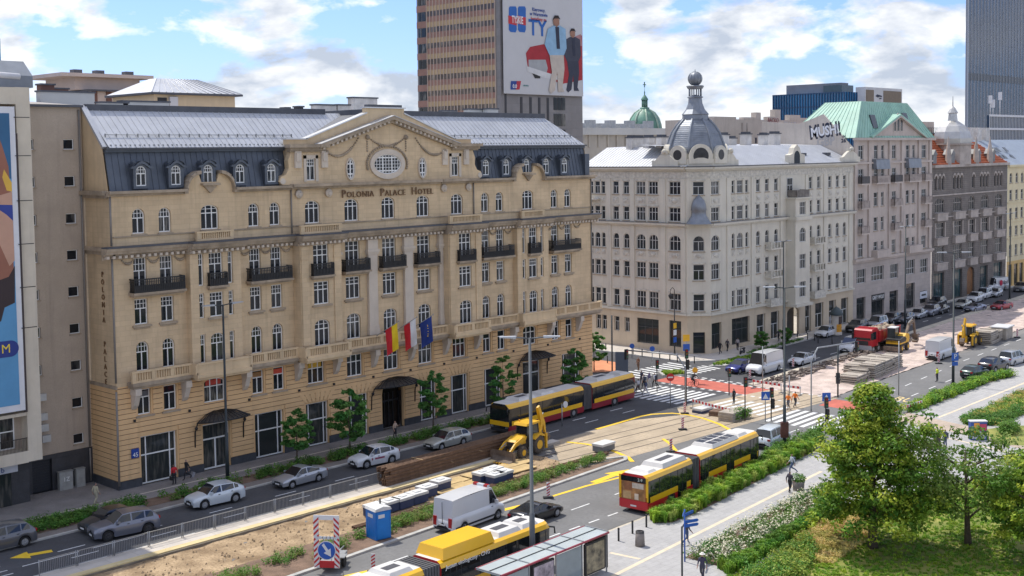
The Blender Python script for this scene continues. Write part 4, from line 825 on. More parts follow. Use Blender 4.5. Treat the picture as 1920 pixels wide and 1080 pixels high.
# roof of the corner building
rw=MB(); slope(2.0,RW,-.3,24.97,5.5,27.6,rw,step=.55); rw.quad((2,5.5,27.6),(RW,5.5,27.6),(RW,12,27.9),(2,12,27.9)); rw.build('roof',ZINC,wb)
rw=MB(); slope(0,18,-.3,24.97,5.5,27.6,rw,step=.55); rw.quad((0,5.5,27.6),(18,5.5,27.6),(18,9,27.7),(0,9,27.7)); place(wb,'roof',rw,ZINC,LF)
MB().quad((RW,0,0),(RW,12,0),(RW,12,27.8),(RW,0,25)).quad((12,20,0),(0,20,0),(0,20,25),(12,20,27.6)).build('party_walls',CREAMW,wb)
CHIM=mat('whitewashed_chimney',(.60,.57,.53),.9,.2,1,streak=.5)
for (x,y,w_,h_) in ((6.0,7.5,2.4,2.0),(5.8,10.5,1.4,1.9),(5.9,12.8,1.4,1.9),(6.3,15.5,3,1.9),(12,8.3,1.4,2.2),(17.5,8.5,2.6,2.2),(20.8,9,1.5,1.7),(23.5,8.2,1.6,2.3),(28,8.0,1.2,2.2),(31.5,8.2,1.9,2.4),(14.5,8.8,1.8,1.5)):
    c_=MB().box(x-w_/2,x+w_/2,y-.5,y+.5,26.8,27.0+h_).build('chimney',CHIM,wb); MB().box(x-w_/2-.12,x+w_/2+.12,y-.62,y+.62,27.0+h_,27.15+h_).box(x-w_/2+.1,x+w_/2-.1,y-.4,y+.4,27.15+h_,27.4+h_).build('chimney_cap',ROOFD,c_)
for x0_,w_,fr_ in ((4.6,3.8,RF),(wx(168.6),5.6,RF),(12.4,4.2,LF)):
    n=10; pts=[(x0_,24.9),(x0_,25.7),(x0_+.3,25.75)]+[(x0_+.5+(w_-1)*i/n,25.75+.95*math.sin(PI*i/n)) for i in range(n+1)]+[(x0_+w_-.3,25.75),(x0_+w_,25.7),(x0_+w_,24.9)]
    place(wb,'attic_gable',MB().prism(pts,-.35,.1).box(x0_+w_/2-.5,x0_+w_/2+.5,-.45,.3,26.6,27.05).sphere((x0_+w_/2,-.4,26.95),.35,8),CREAMW,fr_)
x0_=wx(153.3); pts=[(x0_,24.9),(x0_,26.2),(x0_+.9,26.4),(x0_+1.2,27.2),(x0_+2.0,27.7),(x0_+2.8,27.2),(x0_+3.1,26.4),(x0_+4.2,26.2),(x0_+4.2,24.9)]
MB().prism(pts,-.4,.4).build('attic_gable',CREAMW,wb); a=arc_pts(x0_+1.2,x0_+2.8,26,.8,10); MB().poly([(x0_+1.2,-.41,25),(x0_+2.8,-.41,25)]+[(p,-.41,q) for p,q in reversed(a)]).build('attic_window',GLASS,wb)
for x,y in ((9,2.0),(30,2.2),(36.5,1.8)): MB().box(x-.5,x+.5,y-.1,y+.8,26.0,26.45).build('roof_hatch',ROOFD,wb)
# dome
dc=(wx(135.75),3.55); dz=25.0; Rd=3.75
dr=MB()
for k in range(8):      # drum: four glazed lunettes and round windows between
    a0=PI/8+k*PI/4
dr.lathe([(Rd+.55,dz-.1),(Rd+.55,dz+.9),(Rd+.25,dz+.95),(Rd+.2,dz+2.2)],(dc[0],dc[1],0),8,smooth=False,a0=PI/8,a1=PI/8+2*PI); dr.build('drum',CREAMW,wb)
for k in range(8):
    t=-PI/2+k*PI/4-PI/4; f=(dc[0]+math.cos(t)*(Rd+.02),dc[1]+math.sin(t)*(Rd+.02),t+PI/2); big=k%2==0
    r=1.25 if big else 1.1; zz=dz+1.25; arc=[(r*1.25*math.cos(PI*i/12),zz+r*1.3*math.sin(PI*i/12)) for i in range(13)]
    o=place(wb,'dome_gable',MB().prism([(r*1.25,dz+.3)]+arc+[(-r*1.25,dz+.3)],-.35,1.2),CREAMW,f)
    if big: pn=MB().poly([(-.95,-.36,zz-.35),(-.4,-.36,zz-.18),(.4,-.36,zz-.18),(.95,-.36,zz-.35)]+[(1.02*math.cos(PI*i/10),-.36,zz+1.15*math.sin(PI*i/10)) for i in range(11)])
    else: pn=MB().poly([(.68*math.cos(2*PI*i/18),-.36,zz+.2+.68*math.sin(2*PI*i/18)) for i in range(18)])
    place(wb,'dome_window',pn,mat('dark_lunette',(.03,.028,.03),.3,.3,2),f)
    if big:
        br=MB()
        for i in range(1,6): tt=PI*i/6; br.tube([(.15*math.cos(tt),-.38,zz-.1+.1*math.sin(tt)),(.98*math.cos(tt),-.38,zz+1.1*math.sin(tt))],.025,4)
        place(wb,'lunette_bars',br,IRON,f)
prof=[(Rd+.25,dz+1.6),(Rd+.2,dz+2.4),(Rd*.97,dz+3.3),(Rd*.86,dz+4.4),(Rd*.7,dz+5.3),(Rd*.52,dz+6.0),(Rd*.46,dz+6.2)]
MB().lathe(prof,(*dc,0),8,smooth=False,a0=PI/8,a1=PI/8+2*PI).build('dome',DOMEM,wb)
rb=MB()
for k in range(8):
    t=PI/8+k*PI/4; rb.tube([(dc[0]+(r+.03)*math.cos(t),dc[1]+(r+.03)*math.sin(t),z) for r,z in prof],.16,6)
for i in range(1,17):
    z=dz+2.0+i*.25
    for (r0,za),(r1,zb) in zip(prof,prof[1:]):
        if za<=z<zb: r=r0+(r1-r0)*(z-za)/(zb-za); rb.lathe([(r+.0,z-.02),(r+.035,z),(r-.02,z+.03)],(*dc,0),8,smooth=False,a0=PI/8,a1=PI/8+2*PI)
rb.build('dome_ribs',DOMEM,wb)
MB().lathe([(1.75,dz+6.1),(1.8,dz+6.2),(1.75,dz+6.75),(1.85,dz+6.85),(1.3,dz+7.5),(.98,dz+8.3),(.9,dz+9.0),(1.1,dz+9.1),(1.05,dz+9.2),(.6,dz+9.35),(0,dz+9.5)],(*dc,0),8,smooth=False,a0=PI/8,a1=PI/8+2*PI).build('lantern_base',DOMEM,wb)
ln_=MB()
for k in range(8): t=PI/8+k*PI/4; ln_.cyl((dc[0]+.82*math.cos(t),dc[1]+.82*math.sin(t)),.08,dz+9.1,dz+10.3,6)
ln_.lathe([(.3,dz+10.2),(1.0,dz+10.25),(1.2,dz+10.6),(1.1,dz+10.7),(.3,dz+10.75)],(*dc,0),8,smooth=False); ln_.build('lantern',DOMEM,wb)
MB().sphere((*dc,dz+11.6),.95,16).cyl(dc,.05,dz+12.5,dz+12.85,6).build('ball_finial',DOMEM,wb)
for k in range(12): t=k*PI/6; MB().tube([(dc[0]+.97*math.sin(a)*math.cos(t),dc[1]+.97*math.sin(a)*math.sin(t),dz+11.6-.97*math.cos(a)) for a in [PI*j/8 for j in range(9)]],.025,4).build('finial_rib',DOMEM,wb)
# ================================================================ BUILDINGS FURTHER EAST
PINK=mat('pinkish_grey_plaster',(.50,.43,.38),.88,.12,.4,streak=.5,bump=.12); PINKB=mat('pinkish_stone_base',(.47,.41,.37),.85,.12,.4,brick=(1.6,.6,.015,.75)); COPPER=mat('green_copper',(.30,.50,.40),.6,.12,.5,streak=.3)
def cx(px,py=400,Y=YW): return onY(px,py,Y).x
def cz(px,py,Y=YW): return onY(px,py,Y).z
def rws(px,l,Y=YW): return [(cz(px,b,Y),cz(px,a,Y),ar) for a,b,ar in l]
def bld(name,label,pxl,pxr,Y=YW):
    x0,x1=cx(pxl,400,Y),cx(pxr,400,Y); t=thing(name,label,'building',(x0,Y,0)); return t,x0,x1
pb,px0,px1=bld('apartment_building','pinkish apartment building with green copper roof, gable and many balconies',1600,1746); L_=px1-px0
q=lambda px,py=400:cx(px,py)-px0
prow=rws(1613,[(272.5,299,0),(317,343,0),(362.5,389,0),(410,436,0),(456.7,482.5,0)])
pc=[(q(1613),1.9,3),(q(1642),1.35,2),(q(1654.5),1.0,2),(q(1675),1.7,3),(q(1701.5),1.3,2),(q(1712.5),1.0,2),(q(1731.7),1.75,3)]
eave=cz(1613,262); mid=cz(1613,488)
grid_facade(pb,RF,L_,pc,prow,mid,eave,PINK,mats=WG)
pshop=[(q(1606,540),q(1623,540),.2,cz(1613,558),0),(q(1634,540),q(1658,540),.2,cz(1646,552),0),(q(1668,540),q(1684,540),.2,cz(1676,545),0),(q(1699,540),q(1715.5,540),.2,cz(1707,531),0),(q(1725,540),q(1738,540),.6,cz(1731,545),0)]
pmez=[(q(1606,515),q(1623,515),cz(1613,531.7),cz(1613,505),0),(q(1634,515),q(1657,515),cz(1645,526),cz(1645,499),0),(q(1669,515),q(1684,515),cz(1676,522),cz(1676,495),0),(q(1699,515),q(1715,515),cz(1707,514),cz(1707,487),0),(q(1725,515),q(1739,515),cz(1732,511),cz(1732,485),0)]
place(pb,'ground_floor_wall',wall(L_,0,mid,pshop+pmez,depth=.35),PINKB,RF)
for s in pmez: window(pb,(s[0]+s[1])/2,s[2],s[1]-s[0],s[3]-s[2],y=.2,nx=4,tr=.4,fr=.09,mats=WG)
for i,s in enumerate(pshop):
    window(pb,(s[0]+s[1])/2,s[2],s[1]-s[0],s[3]-s[2],y=.3,name='shop_window',nx=2,tr=.7,fr=.09,mats=(MT['dark_shop_frame'],SHOPG))
    if i==1: sg_=MB().box(s[0],s[1],-.06,.02,s[3]-1.0,s[3]+.1).build('shop_sign',mat('black_fascia',(.02,.02,.02),.5,.1,2),pb); m_=text_mesh('GREY WOLF',.85,.03,WFRAME); o=inst('sign_lettering',m_,sg_,((s[0]+s[1])/2,-.08,s[3]-.45)); o.scale=((s[1]-s[0])*.9/max(.1,o.dimensions.x),1,1)
    if i==4: sg_=MB().box(s[0],s[1],-.06,.02,s[3]-1.3,s[3]-.1).build('shop_sign',MT['white_sign'],pb); MB().box(s[0]+.5,s[1]-.5,-.075,-.06,s[3]-.85,s[3]-.55).build('sign_lettering',MT['black_fascia'],sg_)
MB().box(-.1,L_+.05,-.55,.02,mid-.1,mid+.25).box(-.1,L_,-.3,.02,mid-.4,mid-.1).build('cornice',PINK,pb); z5=cz(1613,306); MB().box(-.1,L_+.05,-.3,.02,z5-.15,z5+.15).build('cornice',PINK,pb); MB().box(-.2,L_+.2,-.7,.02,eave-.1,eave+.3).build('eave_cornice',PINK,pb)
for px in (1629,1667,1690,1722,1742,1603): MB().box(q(px)-.45,q(px)+.45,-.25,.02,mid+.3,eave-.1).build('pilaster',PINK,pb)
DB=mat('dark_balcony',(.09,.085,.085),.8,.3,1.5)
for px,ri,w_,dark in ((1613,1,2.6,1),(1647,1,4.6,0),(1675,1,2.8,1),(1707,1,4.6,0),(1731.5,1,2.8,0),(1613,2,2.6,0),(1675,2,2.8,0),(1731.5,2,2.8,0),(1613,3,2.6,0),(1675,3,2.8,0),(1731.5,3,2.8,0),(1647,0,4.6,2),(1707,0,4.6,2)):
    z=prow[ri][0]-.1; x=q(px); dd=.95
    if dark==2: MB().prism([(-.1,z-1.5),(-.9,z-1.5),(-.75,z),(-.1,z+.1)],x-w_/2,x+w_/2,'x').build('balcony_hood',DOMEM,pb); continue
    o=MB().box(x-w_/2,x+w_/2,-dd,0,z-.2,z).build('balcony',PINK,pb); m=MB().box(x-w_/2,x+w_/2,-dd,-dd+.08,z,z+1.1).box(x-w_/2,x-w_/2+.08,-dd,0,z,z+1.1).box(x+w_/2-.08,x+w_/2,-dd,0,z,z+1.1).build('balcony_parapet',DB if dark else mat('weathered_parapet',(.33,.28,.25),.9,.3,1.5),o)
for px in (1647,1707): MB().box(q(px)-2.4,q(px)+2.4,-1.1,0,mid+.1,mid+1.3).build('bow_balcony',PINK,pb)
# green roof with a front gable
rt=onY(1640,191,YW+1.7).z; gr_=MB(); ra_,rb_=onY(1615,190,YW+1.7).x-px0,onY(1700,193,YW+1.7).x-px0
gr_.quad((-.2,-.4,eave+.3),(L_+.2,-.4,eave+.3),(rb_,1.7,rt),(ra_,1.7,rt)); gr_.quad((-.2,12,eave+.3),(-.2,-.4,eave+.3),(ra_,1.7,rt),(ra_,8,rt)); gr_.quad((L_+.2,-.4,eave+.3),(L_+.2,12,eave+.3),(rb_,8,rt),(rb_,1.7,rt)); gr_.quad((ra_,1.7,rt),(rb_,1.7,rt),(rb_,8,rt),(ra_,8,rt))
for k in range(30):
    f=k/29; gr_.tube([(-.2+(L_+.4)*f,-.42,eave+.33),(ra_+(rb_-ra_)*f,1.7,rt+.03)],.04,4,cap=False)
for k in range(14): f=k/13; gr_.tube([(-.2,-.4+12.4*f,eave+.33),(ra_,1.7+6.3*f,rt+.03)],.04,4,cap=False)
gro=gr_.build('copper_roof',COPPER,pb)
gxa,gxb,gzt=q(1631,263),q(1727,258),cz(1680,216); gxm=(gxa+gxb)/2
MB().prism([(gxa,eave+.3),(gxb,eave+.3),(gxm,gzt-.3)],-.3,.2).build('gable_wall',PINK,pb)
for s,xe in ((-1,gxa-.6),(1,gxb+.6)): MB().prism([(xe,eave+.25),(gxm,gzt-.1),(gxm,gzt+.2),(xe-s*-.2,eave+.55)],-.8,4).build('gable_roof_slope',COPPER,pb); MB().prism([(xe,eave+.2),(gxm,gzt-.35),(gxm,gzt-.1),(xe,eave+.24)],-.85,-.1).build('gable_cornice',PINK,pb)
z0=eave+1.3; 
for i in (-1,0,1): 
    h_=1.9 if i==0 else 1.5; window(pb,gxm+i*1.15,z0,.95,3.0 if i==0 else 2.2,y=-.36,name='gable_window',rise=.4,nx=1,tr=0,fr=.12,mats=(mat('stone_frame',(.5,.45,.4),.8,.1,2),GLASS))
for px,py in ((1637,228),(1697,224)): MB().box(-.8,.8,-.1,.1,-1.1,1.1).build('roof_window',mat('dark_skylight',(.05,.06,.07),.2,.2,2),pb,(onY(px,py,YW+.55).x-px0,.45,onY(px,py,YW+.55).z)).rotation_euler=(-.3,0,0)
for k in range(5): pass
# party wall with big graffiti, and the blind walls behind the corner building
BLIND=mat('bare_party_wall',(.56,.50,.44),.92,.12,.25,streak=.55,fine=.1)
X0=px0-.02
pw=[onX(1600,300,X0),onX(1600,276,X0),onX(1545,214,X0),onX(1517,226,X0),onX(1500,232,X0),onX(1430,228,X0),onX(1430,330,X0)]
vs=[(v.y,v.z) for v in pw]; MB().prism([(y-YW,z) for y,z in vs],-.3,0,'x').build('party_wall',BLIND,pb)
def graf(txt,px0_,py,px1_,h_px,m,outline=None,tilt=0):
    a,b=onX(px0_,py,X0),onX(px1_,py,X0); me=text_mesh(txt,1,.01,m,name='graffiti',bold=.035); o=inst('graffiti',me,pb,(-.33,(a.y+b.y)/2-YW,(a.z+b.z)/2),-PI/2); zz=onX(px0_,py-h_px/2,X0).z-onX(px0_,py+h_px/2,X0).z
    o.rotation_euler=(0,-tilt,-PI/2); o.scale=(abs(a.y-b.y)/max(.01,o.dimensions.x),1,zz/.72); return o
GBLK=mat('graffiti_black',(.03,.035,.06),.7,.1,2); GWHT=mat('graffiti_white',(.7,.7,.72),.7,.1,2)
o=graf('MUSH!',1520,246,1578,26,GBLK,tilt=.12); o2=graf('MUSH!',1523,246,1575,17,GWHT,tilt=.12); o2.location.x-=.04; graf('-N.',1580,256,1589,5,GBLK); graf('26',1579,264,1588,7,GBLK); graf('GBP',1533,266,1567,16,mat('graffiti_grey',(.42,.4,.39),.8,.1,2),tilt=.1)
b2=thing('firewall_building','tall blind walled tenement with stepped parapet and graffiti behind the corner building','building',(onY(1337,230,118).x,118,0)); bw=onY(1335,230,118); be=onY(1515,230,118); Lb=be.x-bw.x; zt=onY(1400,224,118).z
MB().box(0,Lb,0,10,15,zt).build('wall',BLIND,b2)
for i,(a,b,h_) in enumerate(((0,.22,.4),(.3,.42,.4),(.42,.47,1.3),(.55,.62,.6),(.62,.68,1.9),(.78,.9,1.0),(.9,1,.5))): MB().box(a*Lb,b*Lb,-.05,1,zt,zt+h_).build('parapet_step',BLIND,b2)
for f in (.28,.33,.56,.8): MB().box(f*Lb-.15,f*Lb+.15,-.06,.02,zt-5,zt-.6).build('stain_strip',mat('soot_stain',(.34,.3,.27),.95,.3,1),b2)
for f,dz_ in ((.42,3.2),(.73,3.4)): MB().box(f*Lb-.25,f*Lb+.25,-.05,.02,zt-dz_-1,zt-dz_).build('small_window',GBLK,b2)
me=text_mesh('ZMAZ',1.6,.02,mat('graffiti_silver',(.5,.5,.52),.5,.1,2),name='graffiti'); inst('graffiti',me,b2,(Lb*.78,-.09,zt-.9)); me=text_mesh('BACKO',1.1,.02,mat('graffiti_red',(.25,.05,.07),.7,.1,2),name='graffiti'); inst('graffiti',me,b2,(Lb*.6,-.09,zt-.1)); inst('graffiti',text_mesh('ZEUS',1.3,.02,mat('graffiti_teal',(.1,.4,.38),.7,.1,2),name='graffiti'),b2,(Lb*1.08,-.1,zt+1.5))
# dark brick building with red roof and silver cupola
BRICK=mat('dark_grey_brick',(.17,.15,.135),.9,.2,.6,brick=(.8,.36,.03,1.35),streak=.3); STONE=mat('grey_stone_trim',(.42,.37,.33),.88,.2,.8,streak=.4); TILE=mat('red_roof_tile',(.50,.13,.05),.8,.18,.6,brick=(.5,.45,.05,.55)); SILV=mat('silver_sheet_metal',(.50,.49,.47),.35,.12,1,metal=.6)
db,dx0,dx1=bld('brick_tenement','dark grey brick tenement with red tiled roof and silver cupola','1747' and 1747,1887); Ld=dx1-dx0; qd=lambda px,py=400:cx(px,py)-dx0
de=cz(1760,312); R1=rws(1760,[(330,357,1)]); R2=rws(1760,[(372,399,1)]); R3=rws(1760,[(418,445,0)]); R4=rws(1760,[(463,492,0)])
tri=lambda px,w_,sp:[(qd(px)-sp,w_,1),(qd(px),w_,1),(qd(px)+sp,w_,1)]
colsA=tri(1761,.95,1.45)+tri(1795.5,.95,1.45)+[(qd(1824.5),1.1,1)]+tri(1845,.95,1.4)+tri(1871,.95,1.4)
colsB=[(qd(1762),3.6,4),(qd(1795.5),3.6,4),(qd(1821.5),2.6,3),(qd(1846),3.4,4),(qd(1872),3.2,3)]
zm1=(R1[0][0]+R2[0][1])/2-.2; zm2=R3[0][1]+.9; zm3=cz(1760,498)
grid_facade(db,RF,Ld,colsA,R1,zm1,de,BRICK,mats=(STONE,GLASS),tr=0,sill=None); grid_facade(db,RF,Ld,colsB,R2,zm2,zm1,BRICK,mats=(mat('stone_mullion',(.46,.42,.38),.85,.1,2),GLASS),sill=None,tr=.6); grid_facade(db,RF,Ld,colsB,R3+R4,zm3,zm2,BRICK,mats=(MT['stone_mullion'],GLASS),sill=None)
dsh=[(qd(1750,550),qd(1770,550),.2,cz(1762,512),0),(qd(1786,550),qd(1804,550),.2,cz(1795,505),0),(qd(1813,530),qd(1827,530),.2,cz(1820,500),1.2),(qd(1837,520),qd(1852,520),.2,cz(1845,498),0),(qd(1863,510),qd(1879,510),.4,cz(1870,492),0)]
place(db,'ground_floor_wall',wall(Ld,0,zm3,dsh,depth=.4),BRICK,RF)
for i,s in enumerate(dsh):
    if s[4]: a=arc_pts(s[0],s[1],s[3]-s[4],s[4],10); MB().poly([(s[0],.35,.2),(s[1],.35,.2)]+[(x,.35,z) for x,z in reversed(a)]).build('wooden_gate',mat('brown_gate',(.22,.10,.035),.6,.2,2),db)
    else: window(db,(s[0]+s[1])/2,s[2],s[1]-s[0],s[3]-s[2],y=.3,name='shop_window',nx=3,tr=.6,mats=(MT['dark_shop_frame'],glassmat('teal_shop_glass',(.03,.06,.065),(.12,.2,.2),.6,.04)))
for uu,w_,nx in colsB:
    for r in (R2[0],R3[0],R4[0]): MB().box(uu-w_/2-.3,uu+w_/2+.3,-.6,0,r[0]-1.4,r[0]-.1).box(uu-w_/2-.4,uu+w_/2+.4,-.7,0,r[0]-.2,r[0]-.05).build('stone_balcony',STONE,db)
    MB().box(uu-w_/2-.35,uu-w_/2-.02,-.15,0,R3[0][0],R3[0][1]).box(uu+w_/2+.02,uu+w_/2+.35,-.15,0,R3[0][0],R3[0][1]).build('stone_jamb',STONE,db)
for uu,w_,nx in colsA: 
    a=arc_pts(uu-w_/2-.18,uu+w_/2+.18,R1[0][1]-.45,.85,8); b=arc_pts(uu-w_/2,uu+w_/2,R1[0][1]-.45,.48,8); m=MB()
    for i in range(8): m.prism([a[i],a[i+1],b[i+1],b[i]],-.1,.0)
    m.build('window_arch',STONE,db)
MB().box(0,Ld,-.6,.02,de-.2,de+.25).build('cornice',STONE,db); MB().box(0,Ld,-.2,.02,zm1-.1,zm1+.15).box(0,Ld,-.2,.02,zm2-.1,zm2+.1).build('string_course',STONE,db)
rz=onY(1770,251,YW+6).z; rz2=onY(1840,266,YW+4.5).z; xk=20.0
MB().quad((0,-.3,de+.2),(xk,-.3,de+.2),(xk,6,rz),(0,6,rz)).quad((0,6,rz),(xk,6,rz),(xk,12,de),(0,12,de)).build('tiled_roof',TILE,db); MB().quad((xk,-.3,de+.2),(Ld,-.3,de+.2),(Ld-4,4.5,rz2),(xk,4.5,rz2)).quad((Ld,-.3,de+.2),(Ld,9,de),(Ld-4,9,rz2),(Ld-4,4.5,rz2)).build('tiled_roof',TILE,db)
for k in range(14): f=(k+.5)/14; MB().box(0,xk,-.3+6.3*f-.1,-.3+6.3*f+.05,de+.2+(rz-de-.2)*f,de+.2+(rz-de-.2)*f+.1).build('tile_course',TILE,db)
for k in range(9): f=(k+.5)/9; MB().box(xk+.1,Ld-4*f,-.3+4.8*f-.1,-.3+4.8*f+.05,de+.2+(rz2-de-.2)*f,de+.2+(rz2-de-.2)*f+.1).build('tile_course',TILE,db)
MB().prism([(-.3,de+.2),(6,rz),(12,de)],xk,xk+.3,'x').build('roof_gable',STONE,db)
cc=(qd(1806,312)+.5,2.2); MB().lathe([(3.4,de+.2),(3.4,de+3.6),(3.8,de+3.7),(3.8,de+3.95)],(*cc,0),8,smooth=False).build('cupola_drum',STONE,db); rr_=3.45; MB().lathe([(rr_,de+3.95),(rr_*1.02,de+4.8),(rr_*.92,de+6.0),(rr_*.7,de+7.0),(rr_*.4,de+7.7),(.9,de+8.0),(.75,de+9.3),(1.0,de+9.4),(.5,de+10.2),(.12,de+10.6),(.05,de+12.4)],(*cc,0),8,smooth=False).build('cupola',SILV,db)
for px in (1778,1806.5,1830,1856): MB().lathe([(.6,de),(.55,de+2.0),(.05,de+5.2)],(qd(px,300),.0,0),4,smooth=False).build('pinnacle',STONE,db)
for px in (1752,1786,1835,1862): MB().box(qd(px,300)-.7,qd(px,300)+.7,-.1,1.4,de+.2,de+2.0).prism([(qd(px,300)-.9,de+2.0),(qd(px,300)+.9,de+2.0),(qd(px,300),de+2.9)],-.2,1.4).build('dormer',mat('dull_lead',(.2,.2,.2),.6,.2,1,metal=.2),db)
MB().box(.2,xk,5.8,6.3,rz-.1,rz+.2).build('ridge',ROOFD,db); MB().box(11,15,6.5,8,rz,rz+2.2).build('chimney',PINK,db)
m=MB()
for i in range(20): m.box(4.6+i*.7-.03,4.6+i*.7+.03,6,6.06,rz,rz+1.1)
m.box(4.6,18,6,6.06,rz+1.05,rz+1.12).build('roof_railing',IRON,db)
# yellow house
YELW=mat('pale_yellow_plaster',(.66,.58,.38),.85,.08,.4,streak=.3); yb_,yx0,yx1=bld('yellow_tenement','pale yellow tenement with blue grey metal roof and ochre shop floor',1888,1990); qy=lambda px,py=400:cx(px,py)-yx0
ye=cz(1895,312); yr=rws(1895,[(324,343,1),(356,375,0),(390,410,0),(424,442,0),(459,480,0)]); yc=[(qy(p),1.3,2) for p in (1895,1906,1916,1927,1938,1950,1962)]
grid_facade(yb_,RF,yx1-yx0,yc,yr,cz(1895,490),ye,YELW,mats=WG); ys_=[(qy(p)-.9,qy(p)+.9,.3,cz(1895,496),0) for p in (1895,1906,1916,1927)]
place(yb_,'ground_floor_wall',wall(yx1-yx0,0,cz(1895,490),ys_),mat('ochre_base_plaster',(.62,.42,.17),.85,.1,.5),RF)
for s in ys_: window(yb_,(s[0]+s[1])/2,s[2],1.8,s[3]-s[2],y=.15,name='shop_window',nx=2,tr=.7,mats=(MT['dark_shop_frame'],SHOPG))
for r in yr[1:4]: MB().box(0,yx1-yx0,-.2,.02,r[0]-.6,r[0]-.4).build('string_course',YELW,yb_)
MB().box(0,yx1-yx0,-.5,.02,ye-.1,ye+.3).build('cornice',YELW,yb_); ym=MB(); slope(0,yx1-yx0,-.4,ye+.3,8,onY(1900,262,YW+8).z,ym,step=1.0); ym.build('metal_roof',mat('blue_grey_metal_roof',(.36,.41,.47),.45,.1,.6,metal=.3),yb_)
for px in (1893,1899,1913): 
    for dz_ in (0,1.6): MB().box(-.55,.55,-.05,.05,-.6,.6).build('roof_window',MT['dark_skylight'],yb_,(qy(px)+1+dz_*.6,2.0+dz_*1.1,ye+1.8+dz_*.9)).rotation_euler=(-.85,0,0)
for px in (1873,1885,1900,1915): MB().box(qy(px)-.9+2,qy(px)+.9+2,7.5,8.6,ye+4.2,ye+7.6).build('chimney',CHIM,yb_)
# ================================================================ SKYLINE
def block(name,label,px,D,pxl,pxr,pyt,zb=0):
    """axis aligned tower: near corner at pixel px and distance D, faces end at pixels pxl and pxr"""
    c=atD(px,250,D); yl=onX(pxl,250,c.x).y; xr_=onY(pxr,250,c.y).x; zt=atD(px,pyt,D).z
    return thing(name,label,'building',(c.x,c.y,0)),xr_-c.x,yl-c.y,zt
tw,tx,ty,tz=block('hotel_tower','brown gridded high-rise tower with a beer advertisement hung on its grey side','940' and 940,219,785,1093,-120)
TB=mat('tower_bronze_panel',(.31,.17,.13),.6,.2,.15,spec=.5); TO=mat('tower_ochre_panel',(.44,.32,.18),.6,.12,.15); TG=mat('tower_grey_panel',(.23,.22,.22),.7,.1,.3,brick=(3,1.5,.03,.8)); TF=mat('tower_fin',(.50,.40,.33),.6,.1,.5)
MB().box(.05,tx,.05,ty,0,tz).build('core',TG,tw)
TL=(0,ty,-PI/2); fh=3.0; nf=int((tz-20)/fh)
for i in range(nf):
    z=24+i*fh
    if z>atD(940,-30,219).z: break
    place(tw,'spandrel',MB().box(ty*.13,ty-1.2,-.02,.04,z,z+.95),TO,TL); place(tw,'bronze_panel',MB().box(ty*.13,ty-1.2,-.015,.04,z+.95,z+2.0),TB,TL); place(tw,'window_band',MB().box(ty*.13,ty-1.2,-.005,.04,z+2.0,z+3.0),glassmat('bronze_glass',(.07,.05,.045),(.3,.26,.2),.7,.08),TL)
    place(tw,'end_window',MB().box(.5,ty*.055,-.05,.04,z+1.3,z+2.9),GLASS,TL); place(tw,'end_window',MB().box(ty*.065,ty*.115,-.05,.04,z+1.3,z+2.9),GLASS,TL); place(tw,'end_panel',MB().box(0,ty*.13,-.03,.04,z,z+1.2),TB,TL)
nfin=20
for i in range(nfin+1): place(tw,'facade_fin',MB().box(ty*.13+(ty*.87-1.2)*i/nfin-.07,ty*.13+(ty*.87-1.2)*i/nfin+.07,-.12,.02,20,tz),TF,TL)
for f in (.17,.235,.275,.36,.43,.5): pass
for f0,f1 in ((.045,.065),(.225,.25),(.335,.36),(.44,.465),(.545,.57)): MB().box(tx*f0,tx*f1,-.03,.06,10,atD(1000,185,219).z+.5 if f0>.1 else tz).build('dark_recess',mat('tower_dark_slot',(.025,.025,.03),.4,.1,1),tw)
for i in range(14): 
    z=20+i*3.0
    for k in range(3): MB().box(tx*(.63+k*.05),tx*(.63+k*.05)+tx*.042,-.04,.06,z,z+2.3).build('window',GLASS,tw)
ad_=thing('beer_billboard','huge white banner advertising beer with two men and a red vintage car on the tower','billboard',(tw.location.x,tw.location.y-.5,0)); bz0=onY(1010,178,tw.location.y).z; ax=lambda px,py=90:onY(px,py,tw.location.y-.5).x-tw.location.x; az=lambda px,py:onY(px,py,tw.location.y-.5).z
bl,br_=ax(944),ax(1092); MB().box(bl,br_,-.1,.1,bz0,tz).build('banner',mat('white_banner',(.52,.52,.53),.8,.04,.2),ad_)
def ap(name,pts,m,k): return MB().poly([(ax(x,y),-.12-.012*k,az(x,y)) for x,y in pts]).build(name,m,ad_)
def lit(c,n): return mat('banner_'+n,c,.8,.1,.8)
for x in (953,970): ap('beer_can',[(x,15),(x+2,12),(x+13,12),(x+15,16),(x+15,56),(x+13,61),(x+3,60),(x,56)],lit((.03,.13,.42),'blue'),1); ap('can_label',[(x-1,29),(x+15,33),(x+15,48),(x-1,44)],lit((.5,.04,.05),'red'),2)
def at_(txt,px,py,h_px,m,k=3,sx=1):
    o=inst('banner_text',text_mesh(txt,1,.01,m,name='banner_text',bold=.02),ad_,(ax(px,py),-.13-.012*k,az(px,py))); s=(az(px,py-h_px/2)-az(px,py+h_px/2))/.72; o.scale=(s*sx,1,s); return o
NV=lit((.03,.07,.27),'navy'); at_('TYSKIE',969,38,14,FWHT,4,.52); at_('Kierowcy,',1009,19,6.5,NV); at_('w Warszawie',1009,27.5,6.5,NV); at_('Jesteśmy na',1009,36.5,6.5,lit((.45,.04,.05),'red')); at_('TY',1007,54,30,lit((.03,.13,.42),'blue')); 
CARR=lit((.36,.03,.04),'car_red'); 
